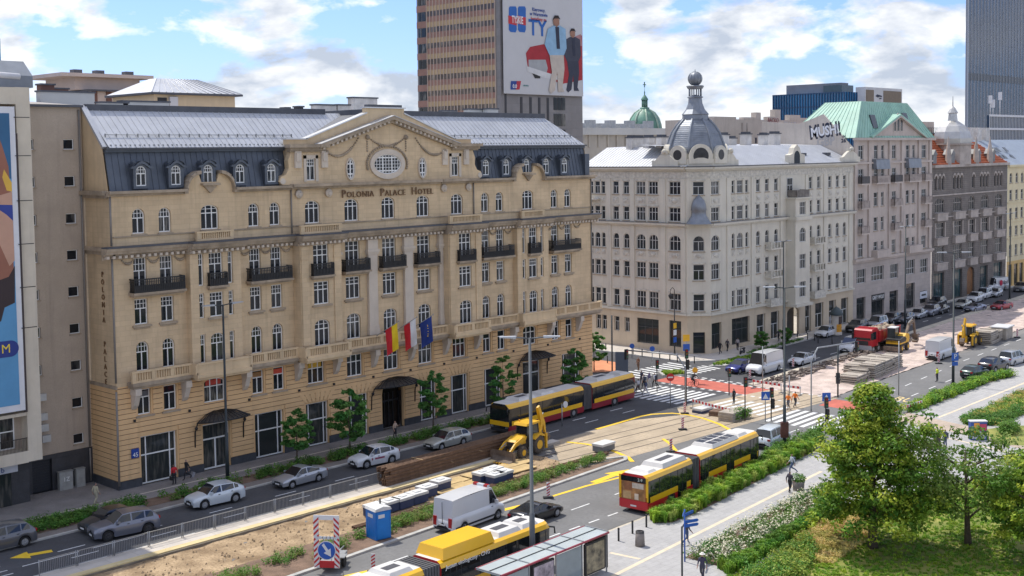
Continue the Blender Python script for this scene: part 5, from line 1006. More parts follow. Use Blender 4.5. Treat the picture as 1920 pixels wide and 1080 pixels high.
ap('car_body',[(985,100),(993,88),(1018,83),(1040,88),(1075,80),(1090,66),(1091,150),(1050,158),(1020,140),(990,135)],CARR,1); ap('car_grille',[(990,112),(1022,112),(1026,128),(1024,136),(990,128)],lit((.35,.36,.37),'chrome'),2); ap('car_bumper',[(986,124),(1030,138),(1046,142),(1046,150),(1020,146),(988,134)],lit((.6,.6,.6),'bright_chrome'),3); ap('car_wheel',[(996,136),(1012,140),(1012,147),(1002,147)],lit((.03,.03,.03),'black'),2); ap('car_windscreen',[(1074,70),(1088,64),(1090,86),(1076,88)],lit((.4,.2,.2),'windscreen'),2)
def man(x,y,h_,shirt,legs,k):
    s=h_/140; P2=lambda l:[(x+a*s,y+b*s) for a,b in l]
    ap('figure_legs',P2([(-14,58),(14,58),(16,95),(12,130),(16,138),(4,138),(2,100),(-2,135),(-10,142),(-14,136),(-8,100)]),legs,k); ap('figure_top',P2([(-16,18),(-6,12),(8,12),(18,18),(20,55),(15,68),(-13,68),(-22,48)]),shirt,k+1); ap('figure_head',P2([(-6,0),(0,-5),(6,0),(6,9),(1,15),(-5,9)]),lit((.3,.16,.11),'skin'),k+2); ap('figure_hair',P2([(-7,1),(-3,-8),(4,-8),(8,0),(4,-2),(-3,-2)]),lit((.03,.02,.02),'hair'),k+3); ap('shirt_front',P2([(-2,14),(5,14),(7,56),(1,56)]),lit((.03,.035,.06),'dark_shirt'),k+4)
man(1072,60,112,lit((.05,.055,.08),'suit'),lit((.04,.045,.07),'suit_trousers'),4); man(1041,37,137,lit((.25,.42,.58),'denim'),lit((.5,.44,.38),'chinos'),10)
ap('logo_plate',[(957,152),(975,152),(973,168),(956,168)],NV,2); ap('logo_flash',[(968,152),(976,152),(973,168),(966,168)],lit((.45,.04,.06),'logo_red'),3); at_('0.0',964,162,7,FWHT,4); at_('alkoholu',985,160.5,3,lit((.05,.2,.18),'dark_green'),3)
# church with green dome
D=440; cpos=atD(1209,240,D); ch=thing('church','distant church with green copper dome and cross topped lantern','building',(cpos.x,cpos.y,0)); s=D/2283; zb_=cpos.z
MB().lathe([(31*s,zb_-22*s),(31.5*s,zb_-4*s),(30*s,zb_+6*s),(26*s,zb_+18*s),(19*s,zb_+28*s),(10*s,zb_+34*s),(8*s,zb_+36*s)],(0,0,0),16).build('dome',mat('green_copper_dome',(.13,.27,.2),.5,.3,.3,streak=.4),ch)
m=MB()
for k in range(8): t=k*PI/4; m.tube([(r*s*math.cos(t),r*s*math.sin(t),zb_+z*s) for r,z in ((31.6,-4),(30.2,6),(26.2,18),(19.2,28),(10,34))],.35,5)
m.build('dome_ribs',mat('pale_copper',(.36,.46,.36),.6,.2,1),ch)
m=MB().lathe([(9*s,zb_+35*s),(9*s,zb_+38*s),(5*s,zb_+39*s)],(0,0,0),12)
for k in range(8): t=k*PI/4; m.cyl((4.6*s*math.cos(t),4.6*s*math.sin(t)),.22,zb_+38*s,zb_+52*s,6)
m.lathe([(7*s,zb_+52*s),(7*s,zb_+54*s),(3*s,zb_+60*s),(1*s,zb_+62*s),(1.3*s,zb_+66*s),(.4*s,zb_+70*s),(.2*s,zb_+80*s)],(0,0,0),10).build('lantern',MT['green_copper_dome'],ch); MB().box(-.15,.15,-.15,.15,zb_+76*s,zb_+86*s).box(-.9,.9,-.1,.1,zb_+80*s,zb_+81.5*s).build('cross',MT['green_copper_dome'],ch); MB().box(-9,9,-9,9,0,zb_-20*s).build('nave',BEIGE,ch)
# low grey building in front of the church
c=atD(1097,246,290); lg=thing('concrete_slab_building','long weathered concrete building with blind panels below the green dome','building',(c.x,c.y,0)); xr_=onY(1262,246,c.y).x-c.x; z1=onY(1160,240,c.y).z; z2=onY(1160,253,c.y).z
GC=mat('grey_concrete',(.42,.39,.34),.9,.15,.2,streak=.4); MB().box(0,xr_,0,12,0,z2).build('wall',GC,lg); MB().box(-.5,xr_,-1,12.5,z2+.003,z1).build('roof_slab',mat('pale_concrete',(.5,.5,.48),.85,.1,.2),lg)
for i in range(9): MB().box(xr_*(.03+i*.1),xr_*(.03+i*.1)+.7,-.3,0,z2-3,z2).build('panel_fin',GC,lg)
for i in range(8): MB().box(xr_*(.05+i*.11),xr_*(.05+i*.11)+2,3,5,z1,z1+1.2+.8*(i%2)).build('roof_unit',mat('roof_unit_grey',(.35,.36,.37),.7,.15,1),lg)
# blue glass office, pale block with sign, dark tower, glass annexe
def curtain(t,tx_,ty_,zt,zb_,m,fin,nx,ny,step,finm):
    MB().box(.1,tx_,.1,ty_,0,zt).build('glass_body',m,t)
    for i in range(nx+1): x=tx_*i/nx; MB().box(x-fin,x+fin,-.25,.1,zb_,zt).build('facade_fin',finm,t)
    for i in range(ny+1): y=ty_*i/ny; MB().box(-.25,.1,y-fin,y+fin,zb_,zt).build('facade_fin',finm,t)
BG=mat('blue_glass',(.03,.20,.42),.12,.4,.12,spec=.9); DBF=mat('dark_blue_fin',(.02,.07,.16),.4,.1,1)
t,tx_,ty_,zt=block('blue_office','blue glass office block with vertical fins behind the rooftops',1583,330,1450,1606,172); 
curtain(t,tx_,ty_,zt,20,BG,.14,5,26,1,DBF); 
for k in range(5): MB().box(-.1,.08,.2,ty_,zt-3.6*k-.3,zt-3.6*k).build('floor_band',DBF,t)
MB().box(2,tx_-1,2,ty_-3,zt,zt+2.6).build('plant_room',mat('plant_room_grey',(.19,.2,.23),.6,.1,.5),t); MB().box(.5,tx_,1,ty_*.3,zt,zt+1.9).build('plant_screen',mat('plant_glass',(.04,.08,.11),.2,.2,.5),t)
t,tx_,ty_,zt=block('pale_office','pale concrete office block with a lettered crown panel behind the green roof',1622,350,1604,1691,163); MB().box(0,tx_,0,ty_,0,zt).build('wall',mat('pale_office_panel',(.62,.61,.6),.8,.08,.3,brick=(3,3,.05,.85)),t)
z3=zt-4.2; MB().box(tx_*.02,tx_*.22,-.1,.1,z3,zt-.8).build('bronze_panel',mat('bronze_mesh',(.2,.15,.1),.6,.1,1),t); MB().box(tx_*.48,tx_*.97,-.1,.1,z3,zt-.8).build('bronze_panel',MT['bronze_mesh'],t); MB().prism([(tx_*.27,zt-2.5),(tx_*.31,zt-2.0),(tx_*.42,zt-2.3),(tx_*.44,zt-2.7),(tx_*.36,zt-2.6),(tx_*.33,zt-2.9)],-.15,-.02).build('sign_mark',GBLK,t); MB().box(tx_*.37,tx_*.42,-.15,-.02,zt-3.3,zt-3.0).build('sign_mark',GBLK,t)
for i in range(6): MB().box(tx_*(.08+.15*i),tx_*(.08+.15*i)+1,-.06,.05,z3-3.2,z3-1.6).build('window',GLASS,t)
t,tx_,ty_,zt=block('dark_tower','tall blue grey hotel tower with close vertical ribs','1812' and 1813,420,1809,2010,-110); MB().box(0,tx_,0,ty_,0,zt).build('core',mat('tower_rib_grey',(.27,.29,.33),.6,.08,.3),t)
DBG=mat('tower_window_strip',(.03,.055,.09),.12,.5,.25,spec=.6); ns=int(tx_/2.75)
for i in range(ns): x=tx_*(i+.22)/ns; MB().box(x,x+tx_/ns*.58,-.06,.1,30,zt).build('window_strip',DBG,t); MB().box(x-tx_/ns*.24,x-tx_/ns*.18,-.3,.1,30,zt).build('facade_rib',mat('light_rib',(.4,.42,.46),.6,.06,.3),t)
zz=onY(1860,147,t.location.y).z; MB().box(0,tx_,-.2,.1,zz-1.2,zz+1.2).build('dark_floor_band',mat('tower_dark_band',(.03,.035,.045),.3,.1,1),t)
t,tx_,ty_,zt=block('glass_annexe','low dark glass annexe with white bands and roof antennas in front of the tower',1855,300,1850,2010,216); MB().box(0,tx_,0,ty_,0,zt).build('glass_body',mat('annexe_glass',(.025,.05,.09),.1,.3,.2,spec=.8),t)
for z in (zt-.3,zt-3.6,zt-6.6): MB().box(-.2,tx_,-.3,0,z,z+.5).build('white_band',mat('white_panel',(.6,.6,.62),.6,.05,1),t)
for i in range(30): MB().box(i*.95,i*.95+.09,-.12,0,zt-8,zt).build('mullion',MT['white_panel'],t)
for px,h_ in ((1868,5),(1873,4),(1886,6)): x=onY(px,215,t.location.y).x-t.location.x; MB().cyl((x,1.5),.12,zt,zt+h_,6).box(x-.5,x+.5,1.2,1.8,zt+h_-2,zt+h_).build('antenna',MT['white_panel'],t)
t,tx_,ty_,zt=block('far_blue_tower','sliver of a distant dark blue glass tower above the beige block',6,500,-60,7,73); MB().box(0,tx_,0,ty_,0,zt).build('glass_body',BG,t)
# buildings behind the hotel roof
def at_block(name,label,pxl,pxr,pyt,pyb,Y,m,dep=12):
    a=onY(pxl,pyt,Y); b=onY(pxr,pyt,Y); zb_=onY(pxl,pyb,Y).z-3; t=thing(name,label,'building',(a.x,Y,0)); MB().box(0,b.x-a.x,0,dep,zb_-20,a.z).build('wall',m,t); return t,b.x-a.x,a.z
RB=mat('russet_render',(.17,.09,.07),.9,.1,.6)
t,w_,zt=at_block('pale_penthouse','pale rooftop storey with russet pillars behind the hotel ridge',168,350,171,205,128,mat('pale_render',(.56,.47,.42),.9,.08,.5))
for f in (.02,.16,.29,.62,.8): MB().box(w_*f,w_*f+.6,-.15,.02,zt-6,zt+.15).build('pillar',RB,t)
for f in (.12,.4,.64,.87): MB().box(w_*f,w_*f+1.7,-.06,.02,zt-3.6,zt-2).build('window',GLASS,t)
MB().box(-.4,w_+.4,-.5,6,zt,zt+.2).build('roof_edge',ROOFD,t); MB().box(-1.2,w_*.55,1,8,zt+.2,zt+1.6).box(-3.2,w_*.65,0,9,zt+1.6,zt+2.0).build('upper_storey',MT['pale_render'],t)
for f in (-.02,.2,.5): MB().box(w_*f,w_*f+1,3,4,zt+2.0,zt+2.6).build('roof_vent',ROOFD,t)
t,w_,zt=at_block('stair_tower','cream rooftop house with a hipped light metal roof behind the hotel ridge',288,440,173,210,108,mat('pale_cream_render',(.66,.54,.37),.9,.06,.5,streak=.3),8)
hz=onY(330,149,112).z; m=MB(); m.quad((-.5,-.5,zt),(w_+.5,-.5,zt),(w_*.75,3.5,hz),(w_*.26,3.5,hz)).quad((-.5,8.5,zt),(-.5,-.5,zt),(w_*.26,3.5,hz),(w_*.26,5,hz)).quad((w_+.5,-.5,zt),(w_+.5,8.5,zt),(w_*.75,5,hz),(w_*.75,3.5,hz))
for k in range(14): f=k/13; m.tube([(-.5+(w_+1)*f,-.52,zt+.04),(w_*(.26+.49*f),3.5,hz+.03)],.04,4,cap=False)
m.build('hipped_roof',ROOFL,t); MB().box(-.6,w_+.6,-.6,8.6,zt-.2,zt).build('eave',ROOFD,t); MB().box(.4,1.4,-.06,.02,zt-2.6,zt-.5).build('louvre',IRON,t); MB().box(1.6,2.5,-.3,.02,zt-2.6,zt-.4).build('door',MT['white_panel'],t)
for px,py,w_,h_,Y,nm in ((90,170,1.2,1.6,104,'brick'),(105,176,2.4,1.4,106,'brick'),(612,205,2.6,1.3,100,'c'),(645,205,1.6,1.3,100,'c'),(685,196,3.4,2.2,103,'c'),(565,208,.5,1.2,99,'p'),(540,208,.4,.8,99,'p'),(845,213,1.8,.8,100,'v'),(900,212,3.5,1.2,99,'v'),(925,212,1.6,1.4,98,'v'),(128,185,5,1.8,103,'v'),(275,200,4.6,1.3,100,'v'),(215,200,2.6,1.0,100,'v')):
    p=onY(px,py,Y); t=thing('rooftop_vent',{'brick':('slender' if w_<2 else 'broad')+' reddish brick chimney stack on the beige block roof','c':{2.6:'low pale capped stack left of the narrow one behind the ridge',1.6:'narrow pale capped stack behind the hotel ridge',3.4:'tall grey capped housing behind the pediment top'}[w_] if nm=='c' else '','p':('taller' if h_>1 else 'shorter')+' thin vent pipe behind the hotel ridge','v':{(1.8,.8):'tiny pale vent housing beside the tower foot',(3.5,1.2):'rounded pale vent housing below the tower',(1.6,1.4):'peaked pale vent housing below the tower',(5,1.8):'dark edged flat housing between beige block and hotel',(4.6,1.3):'wide pale vent housing before the cream roof house',(2.6,1.0):'small grey vent housing before the pale penthouse'}[(w_,h_)] if nm=='v' else ''}[nm],'chimney',(p.x,Y,p.z-4),0,{'brick':'brick stacks on the beige block','c':'capped stacks behind the ridge','p':'vent pipes behind the ridge','v':'vent housings behind the ridge'}[nm]); mm={'brick':RB,'c':CHIM,'p':IRON,'v':MT['pale_concrete']}[nm]
    MB().box(-w_/2,w_/2,0,.9,-3,4+h_*.3).build('shaft',mm,t); MB().box(-w_/2-.1,w_/2+.1,-.1,1,4+h_*.3,4.15+h_*.3).build('cap',ROOFD,t)
# ================================================================ VEHICLES
def paint(n,c,metal=.2): return mat('paint_'+n,c,.28,.03,.5,metal=metal,coat=.7)
CGL=mat('car_glass',(.012,.016,.022),.05,.2,1,spec=.8); TYRE=mat('tyre_rubber',(.015,.015,.016),.85,.2,4); RIM=mat('alloy_rim',(.42,.43,.45),.35,.1,4,metal=.7); RIMD=mat('dark_rim',(.06,.06,.065),.4,.1,4,metal=.5); TRIM=mat('black_plastic_trim',(.025,.026,.028),.65,.1,4); HLAMP=mat('headlamp',(.6,.63,.66),.15,.05,4); TLAMP=mat('tail_lamp',(.35,.01,.015),.25,.1,4); PLATE=mat('number_plate',(.7,.7,.68),.5,.05,4)
TYPES={
'sedan':dict(L=4.6,W=1.8,H=1.46,hood=[(0,.62),(.08,.70),(.35,.78),(1.2,.93),(2.2,.95),(3.6,.99),(4.2,1.04),(4.52,1.0),(4.6,.78)],g=(1.15,2.0,3.0,4.15),wins=[(1.5,2.42),(2.5,3.75)],wh=(.85,3.6),r=.32),
'hatch':dict(L=4.1,W=1.78,H=1.5,hood=[(0,.62),(.08,.72),(.3,.8),(1.05,.98),(2.2,1.0),(3.6,1.06),(3.95,1.05),(4.1,.8)],g=(1.0,1.75,3.3,3.98),wins=[(1.35,2.25),(2.33,3.35)],wh=(.8,3.35),r=.32),
'suv':dict(L=4.75,W=1.95,H=1.72,hood=[(0,.75),(.08,.9),(.35,.99),(1.3,1.12),(2.4,1.13),(3.9,1.18),(4.6,1.2),(4.75,.85)],g=(1.3,2.05,4.1,4.66),wins=[(1.7,2.6),(2.7,3.6),(3.68,4.25)],wh=(.92,3.82),r=.38),
'crossover':dict(L=4.45,W=1.85,H=1.64,hood=[(0,.7),(.08,.84),(.35,.92),(1.15,1.05),(2.2,1.06),(3.4,1.14),(4.15,1.22),(4.38,1.16),(4.45,.8)],g=(1.1,1.85,3.55,4.28),wins=[(1.45,2.35),(2.43,3.45),(3.52,3.85)],wh=(.88,3.53),r=.37),
'estate':dict(L=4.75,W=1.8,H=1.52,hood=[(0,.62),(.08,.72),(.35,.8),(1.25,.94),(2.2,.96),(4.0,1.02),(4.6,1.02),(4.75,.78)],g=(1.2,2.0,4.05,4.66),wins=[(1.55,2.5),(2.58,3.5),(3.58,4.3)],wh=(.88,3.6),r=.33),
'coupe':dict(L=4.5,W=1.85,H=1.31,hood=[(0,.55),(.08,.62),(.4,.72),(1.3,.86),(2.2,.88),(3.4,.93),(4.2,.92),(4.45,.82),(4.5,.62)],g=(1.25,2.1,2.7,4.15),wins=[(1.65,2.9)],wh=(.85,3.45),r=.34),
'mpv':dict(L=4.5,W=1.85,H=1.85,hood=[(0,.72),(.08,.86),(.3,.95),(.95,1.1),(2.2,1.1),(4.3,1.12),(4.42,1.1),(4.5,.7)],g=(.85,1.65,4.15,4.42),wins=[(1.2,2.0),(2.1,3.0),(3.1,4.0)],wh=(.85,3.6),r=.32),
'van':dict(L=6.0,W=2.05,H=2.55,hood=[(0,.7),(.1,.95),(.35,1.08),(.85,1.25),(2.2,1.3),(5.9,1.3),(6.0,.8)],g=(.8,1.55,5.85,5.97),wins=[(1.05,1.85)],wh=(.95,4.75),r=.36),
'smallvan':dict(L=5.3,W=1.95,H=1.95,hood=[(0,.7),(.1,.92),(.35,1.02),(.95,1.18),(2.2,1.2),(5.2,1.2),(5.3,.8)],g=(.9,1.7,5.1,5.25),wins=[(1.2,2.05),(2.2,3.4),(3.5,4.7)],wh=(.9,4.1),r=.34)}
CARM={}
def lerp(l,x):
    for (a,b),(c,d) in zip(l,l[1:]):
        if a<=x<=c: return b+(d-b)*(x-a)/max(1e-6,c-a)
    return l[0][1] if x<l[0][0] else l[-1][1]
def car_parts(ty):
    if ty in CARM: return CARM[ty]
    T=TYPES[ty]; L,W,Hh=T['L'],T['W'],T['H']; hood=T['hood']; a0,a1,b1,b0=T['g']; r=T['r']; ra=r+.07; hw=W/2
    xs=set([0,L]); [xs.add(p[0]) for p in hood]
    for wx_ in T['wh']:
        for k in range(9): xs.add(round(wx_-ra*math.cos(PI*k/8),3))
    for k in range(1,16): xs.add(round(L*k/16,3))
    xs=sorted(xs); xs=[x for i,x in enumerate(xs) if i==0 or x-xs[i-1]>.02]
    van=ty in('van','smallvan')
    def pw(x):
        f=min(1,x/(.35 if van else .6)); k=min(1,(L-x)/(.1 if van else .5)); return hw*(1-.16*(1-f)**2-.13*(1-k)**2)
    def sill(x):
        z=.24 if .35<x<L-.35 else .3
        for wx_ in T['wh']:
            if abs(x-wx_)<ra: z=max(z,r+math.sqrt(max(0,ra*ra-(x-wx_)**2)))
        return z
    b=MB(); rows=[]
    for x in xs:
        w_=pw(x); zb=lerp(hood,x); zs=min(sill(x),zb-.06); zm=max(zs+.02,min(zb-.05,.62)); rows.append([(x-L/2,s*yy,z) for s in(1,) for yy,z in ((w_*.95,zs),(w_*1.0,max(zs+.01,zm*.75+zs*.25)),(w_*.995,zm+(zb-zm)*.5),(w_*.93,zb-.02),(w_*.7,zb+.035),(0,zb+.055))])
    n=6
    for s in (1,-1):
        vs=[(p[0],s*p[1],p[2]) for rr in rows for p in rr]; fs=[(i*n+j,(i+1)*n+j,(i+1)*n+j+1,i*n+j+1) if s<0 else (i*n+j,i*n+j+1,(i+1)*n+j+1,(i+1)*n+j) for i in range(len(xs)-1) for j in range(n-1)]
        b.add(vs,fs,0,True); b.poly([vs[j] for j in (range(n) if s>0 else range(n-1,-1,-1))]); k=(len(xs)-1)*n; b.poly([vs[k+j] for j in (range(n-1,-1,-1) if s>0 else range(n))])
    for s in (1,-1): b.quad((-L/2+.1,0,.3),(L/2-.1,0,.3),(L/2-.1,s*hw*.8,.3),(-L/2+.1,s*hw*.8,.3))
    # greenhouse
    def zr(x):
        if x<a1: t=(x-a0)/(a1-a0); return lerp(hood,a0)+(Hh-.03-lerp(hood,a0))*t
        if x>b1: t=(b0-x)/(b0-b1); return lerp(hood,b0)+(Hh-.07-lerp(hood,b0))*t
        m=(x-a1)/(b1-a1); return Hh-.03+.06*math.sin(PI*min(1,m*1.0))-.04*m
    wbt=.90*hw; wrf=(.70 if not van else .86)*hw; bz=lambda x:lerp(hood,x)-.01
    def pt(x,t,s): return (x-L/2,s*(wbt+(wrf-wbt)*t*min(1,(zr(x)-bz(x))/max(.2,Hh-bz(x)-.05))),bz(x)+(zr(x)-bz(x))*t)
    st=sorted(set([a0,a1,b1,b0]+[e for w_ in T['wins'] for e in w_])); gls=[]
    for s in (1,-1):
        for x0,x1 in zip(st,st[1:]):
            m=(x0+x1)/2; isw=any(p<=m<=q_ for p,q_ in T['wins']); top=.88
            F=lambda *v:(v if s<0 else v[::-1])
            if isw: b.quad(*F(pt(x0,top,s),pt(x1,top,s),pt(x1,1,s),pt(x0,1,s))); b.quad(*F(pt(x0,0,s),pt(x1,0,s),pt(x1,.07,s),pt(x0,.07,s)))
            else: b.quad(*F(pt(x0,0,s),pt(x1,0,s),pt(x1,1,s),pt(x0,1,s)))
        for p,q_ in T['wins']:
            g_=MB(); ss=[x for x in st if p<=x<=q_]
            for x0,x1 in zip(ss,ss[1:]): g_.quad(*F(pt(x0,.07,s),pt(x1,.07,s),pt(x1,.88,s),pt(x0,.88,s)))
            gls.append(g_)
    rs=[a1+(b1-a1)*i/6 for i in range(7)]
    for x0,x1 in zip(rs,rs[1:]):
        A,B_,C,D_=pt(x0,1,-1),pt(x1,1,-1),pt(x1,1,1),pt(x0,1,1); e=.03
        m0=(x0-L/2,0,zr(x0)+e); m1=(x1-L/2,0,zr(x1)+e); b.add([A,B_,m1,m0,D_,C],[(0,1,2,3),(3,2,5,4)],0,True)
    ws=MB().quad(pt(a0,0,-1),pt(a1,1,-1),pt(a1,1,1),pt(a0,0,1)); ws_frame=None
    rg=MB()
    if not van: rg.quad(pt(b1,1,-1),pt(b0,0,-1),pt(b0,0,1),pt(b1,1,1))
    else: b.quad(pt(b1,1,-1),pt(b0,0,-1),pt(b0,0,1),pt(b1,1,1)); rg.quad((b0-L/2+.01,-.75*hw,bz(b0)+.15),(b0-L/2+.01,-.08,bz(b0)+.15),(b1-L/2+.07,-.08,Hh-.35),(b1-L/2+.07,-.7*hw,Hh-.35)) if ty=='smallvan' else None
    w_=MB(); w_.tube([(0,-.11,0),(0,.11,0)],r,16); ty_=w_.mesh('tyre',TYRE)
    def rim(mt_):
        q_=MB(); q_.tube([(0,-.115,0),(0,.115,0)],r*.64,14)
        for k in range(5): t=2*PI*k/5; q_.tube([(0,-.125,0),(r*.6*math.cos(t),-.12,r*.6*math.sin(t))],.03,4)
        return q_.mesh('rim',mt_)
    wh=[(x-L/2,s*(hw-.13),r) for x in T['wh'] for s in (1,-1)]
    tr=MB().box(-L/2-.015,-L/2+.12,-hw*.72,hw*.72,.26,.44).box(L/2-.12,L/2+.015,-hw*.75,hw*.75,.28,.46)
    gri=MB().box(-L/2-.02,-L/2+.06,-hw*.42,hw*.42,.5,.64)
    zh=lerp(hood,.1)-.12; hl=[MB().add([(-L/2-.005+dx,s*y0,zh+dz) for dx,y0,dz in ((.03,hw*.5,-.06),(.22,hw*.88,-.02),(.30,hw*.87,.08),(.06,hw*.52,.05))]+[(-L/2+.12+dx,s*y0*.97,zh+dz) for dx,y0,dz in ((.03,hw*.5,-.06),(.22,hw*.88,-.02),(.30,hw*.87,.08),(.06,hw*.52,.05))],[(0,1,2,3),(4,7,6,5),(0,3,7,4),(1,5,6,2),(3,2,6,7),(0,4,5,1)]) for s in (1,-1)]
    zt=lerp(hood,L-.15)-.18; tl=[MB().box(L/2-.16,L/2+.012,min(s*hw*.55,s*hw*.86),max(s*hw*.55,s*hw*.86),zt-.06-(.5 if van else 0),zt+.1) for s in (1,-1)]
    mi=[MB().box(a0+.28-L/2,a0+.46-L/2,min(s*hw*.9,s*hw*1.12),max(s*hw*.9,s*hw*1.12),bz(a0)+.05,bz(a0)+.2+(.14 if van else 0)) for s in (1,-1)]
    pl=[MB().box(-L/2-.03,-L/2-.01,-.26,.26,.4,.51),MB().box(L/2+.012,L/2+.03,-.26,.26,.62,.73)]
    dh=[MB().box(x-L/2,x+.16-L/2,s*hw*.985-.02,s*hw*.985+.02,bz(x)-.13,bz(x)-.09) for x in [p[1]-.3 for p in T['wins'][:2]] for s in (1,-1)]
    CARM[ty]=dict(T=T,body=b,glass=[g_.mesh('side_window',CGL) for g_ in gls],ws=ws.mesh('windscreen',CGL),rg=rg.mesh('rear_window',CGL) if rg.v else None,tyre=ty_,rim=rim(RIM),rimd=rim(RIMD),wh=wh,trim=tr.mesh('bumper',TRIM),grille=gri.mesh('grille',TRIM),hl=[m.mesh('headlight',HLAMP) for m in hl],tl=[m.mesh('tail_light',TLAMP) for m in tl],mi=mi,pl=[m.mesh('number_plate',PLATE) for m in pl],dh=[m.mesh('door_handle',TRIM) for m in dh],bm={})
    return CARM[ty]
def car(ty,pm,label,fw,rw=None,rot=None,name='parked_car',cat='car',group=None,dark=False,roof=None,side=None,pos=None):
    """fw, rw: pixels where the front and rear wheel of the visible side touch the road"""
    P=car_parts(ty); T=P['T']
    if pos is None:
        a,b=g(*fw),g(*rw); d=(a-b).normalized(); rz=math.atan2(-d.y,-d.x); n=Vector((-d.y,d.x,0)); n=n if n.dot((a+b)/2)>0 else -n
        wm=(T['wh'][0]+T['wh'][1])/2-T['L']/2; c=(a+b)/2+n*(T['W']/2-.13)+d*wm
    else: c=Vector((*pos[:2],0)); rz=pos[2]
    t=thing(name,label,cat,(c.x,c.y,.004),rz,group)
    key=pm.name
    if key not in P['bm']: P['bm'][key]=(P['body'].mesh('body',pm),[m.mesh('mirror',pm) for m in P['mi']])
    inst('body',P['bm'][key][0],t); [inst('mirror',m,t) for m in P['bm'][key][1]]
    for m in P['glass']: inst('side_window',m,t)
    inst('windscreen',P['ws'],t); 
    if P['rg']: inst('rear_window',P['rg'],t)
    for l_ in P['wh']:
        o=inst('wheel',P['tyre'],t,l_); rm=inst('rim',P['rimd' if dark else 'rim'],o); rm.rotation_euler=(0,0,0 if l_[1]<0 else PI)
    for k in ('trim','grille'): inst({'trim':'bumper','grille':'grille'}[k],P[k],t)
    for m in P['hl']: inst('headlight',m,t)
    for m in P['tl']: inst('tail_light',m,t)
    for m in P['pl']: inst('number_plate',m,t)
    for m in P['dh']: inst('door_handle',m,t)
    return t
WHT=paint('white',(.62,.63,.64),0); SIL=paint('silver',(.42,.44,.47),.5); GRY=paint('dark_grey',(.13,.135,.15),.4); GUN=paint('gunmetal',(.19,.2,.24),.5); BLK=paint('black',(.012,.012,.014),.1); OUT=paint('pale_champagne',(.45,.46,.42),.4); BLU=paint('deep_blue',(.03,.04,.2),.3); REDC=paint('wine_red',(.30,.015,.03),.3); GRN=paint('dark_green',(.015,.045,.035),.2); PBL=paint('pale_blue_white',(.58,.63,.66),.1); STEEL=paint('steel_blue',(.25,.28,.36),.5)
car('suv',GRY,'dark grey SUV with roof rails in front of the beige block',(-45,1047),(57,1023),name='suv',cat='suv')
car('suv',GUN,'gunmetal SUV with black wheels beside a dark hatchback',(198,1016),(282,999),dark=True,name='suv',cat='suv')
p=g(143,1000); car('hatch',paint('anthracite',(.03,.032,.036)),'anthracite hatchback half hidden behind the gunmetal SUV',None,pos=(p.x+2.2,82.0,0))
car('crossover',PBL,'white crossover coupe with dark blue tinted windows passing the hotel corner',(380,956),(444,941.5),name='crossover')
car('sedan',SIL,'silver hatchback saloon driving past the hotel ground floor',(544,917.5),(600,902.5),name='car'); cs=car('crossover',WHT,'white taxi crossover with red lettering on its doors',(684,880),(737,868.5),name='taxi',cat='taxi')
MB().box(-.5,.5,-.935,-.915,.70,.84).build('door_sticker',mat('red_lettering',(.3,.05,.1),.5,.3,9),cs); MB().box(-.85,-.72,-.935,-.915,.68,.86).build('door_emblem',MT['red_lettering'],cs); MB().box(-.1,.1,-.25,.25,1.6,1.72).build('taxi_sign',WHT,cs)
car('estate',OUT,'pale champagne estate car approaching the hotel entrance',(825.5,845),(869.5,834),name='estate_car')
v=car('van',WHT,'white panel van with a red and white beacon bar on its roof',(939,971),(862,1000.5),name='panel_van',cat='van'); b=MB().box(-1.45,-1.2,-.7,.7,2.55,2.7).build('beacon_bar',HLAMP,v)
for s in (-1,1): MB().box(-1.46,-1.19,s*.5-.18,s*.5+.18,2.55,2.715).build('beacon_lamp',TLAMP,v)
MB().box(2.99,3.02,-.012,.012,.5,2.3).build('rear_door_seam',TRIM,v); MB().box(-2.2,2.7,-1.035,-1.02,.42,.56).build('side_moulding',TRIM,v); MB().box(-2.2,2.7,1.02,1.035,.42,.56).build('side_moulding',TRIM,v); MB().box(-1.3,-1.28,-1.034,-1.0,.5,2.2).build('door_seam',TRIM,v); MB().box(.3,1.2,-1.04,-1.02,1.28,1.32).build('slide_rail',TRIM,v)
car('coupe',BLK,'glossy black fastback car beside the white panel van',(1055,965),(988,989),name='car')
car('mpv',PBL,'white people carrier waiting at the near crossing',(1481,829),(1447,845),name='people_carrier')
car('hatch',BLU,'deep blue hatchback at the stop line with headlights lit',(1383,702),(1412,695),name='car'); car('van',WHT,'white panel van halted at the stop line beside the blue hatchback',(1424,706),(1465,694),name='panel_van',cat='van'); car('sedan',WHT,'white saloon with green door sticker behind the halted van',(1499,688),(1528,679.5),name='car')
car('estate',WHT,'white estate car parked by the advertising column',(1543,635.5),(1573,627.5),name='parked_car'); car('smallvan',WHT,'white minivan just ahead of the red dump truck',(1596,664),(1625,655.5),name='minivan',cat='van')
G2='cars parked along the far pavement'
def parked(ty,pm,label,px,py,ang=.0,**k): p=g(px,py); return car(ty,pm,label,None,pos=(p.x,p.y,ang),group=G2,**k)
parked('suv',BLK,'black SUV parked behind the advertising column',1607,621,.08); parked('mpv',SIL,'silver grey people carrier parked beyond the black SUV',1645,615,.08); parked('suv',paint('ink',(.015,.016,.02)),'black boxy off-roader parked in front of the shop with black fascia',1671,607,.08); parked('estate',GRY,'dark grey estate parked behind the tall black lamp post',1696,604,.08); parked('sedan',SIL,'light silver saloon parked among dark cars',1722,596,.1); parked('suv',GUN,'gunmetal SUV parked between silver saloon and black car',1745,591,.1); parked('sedan',BLK,'black saloon parked next to the gunmetal SUV',1763,587,.1); parked('suv',paint('soot',(.02,.02,.022)),'sooty black SUV parked under the brick tenement',1757,575,.1)
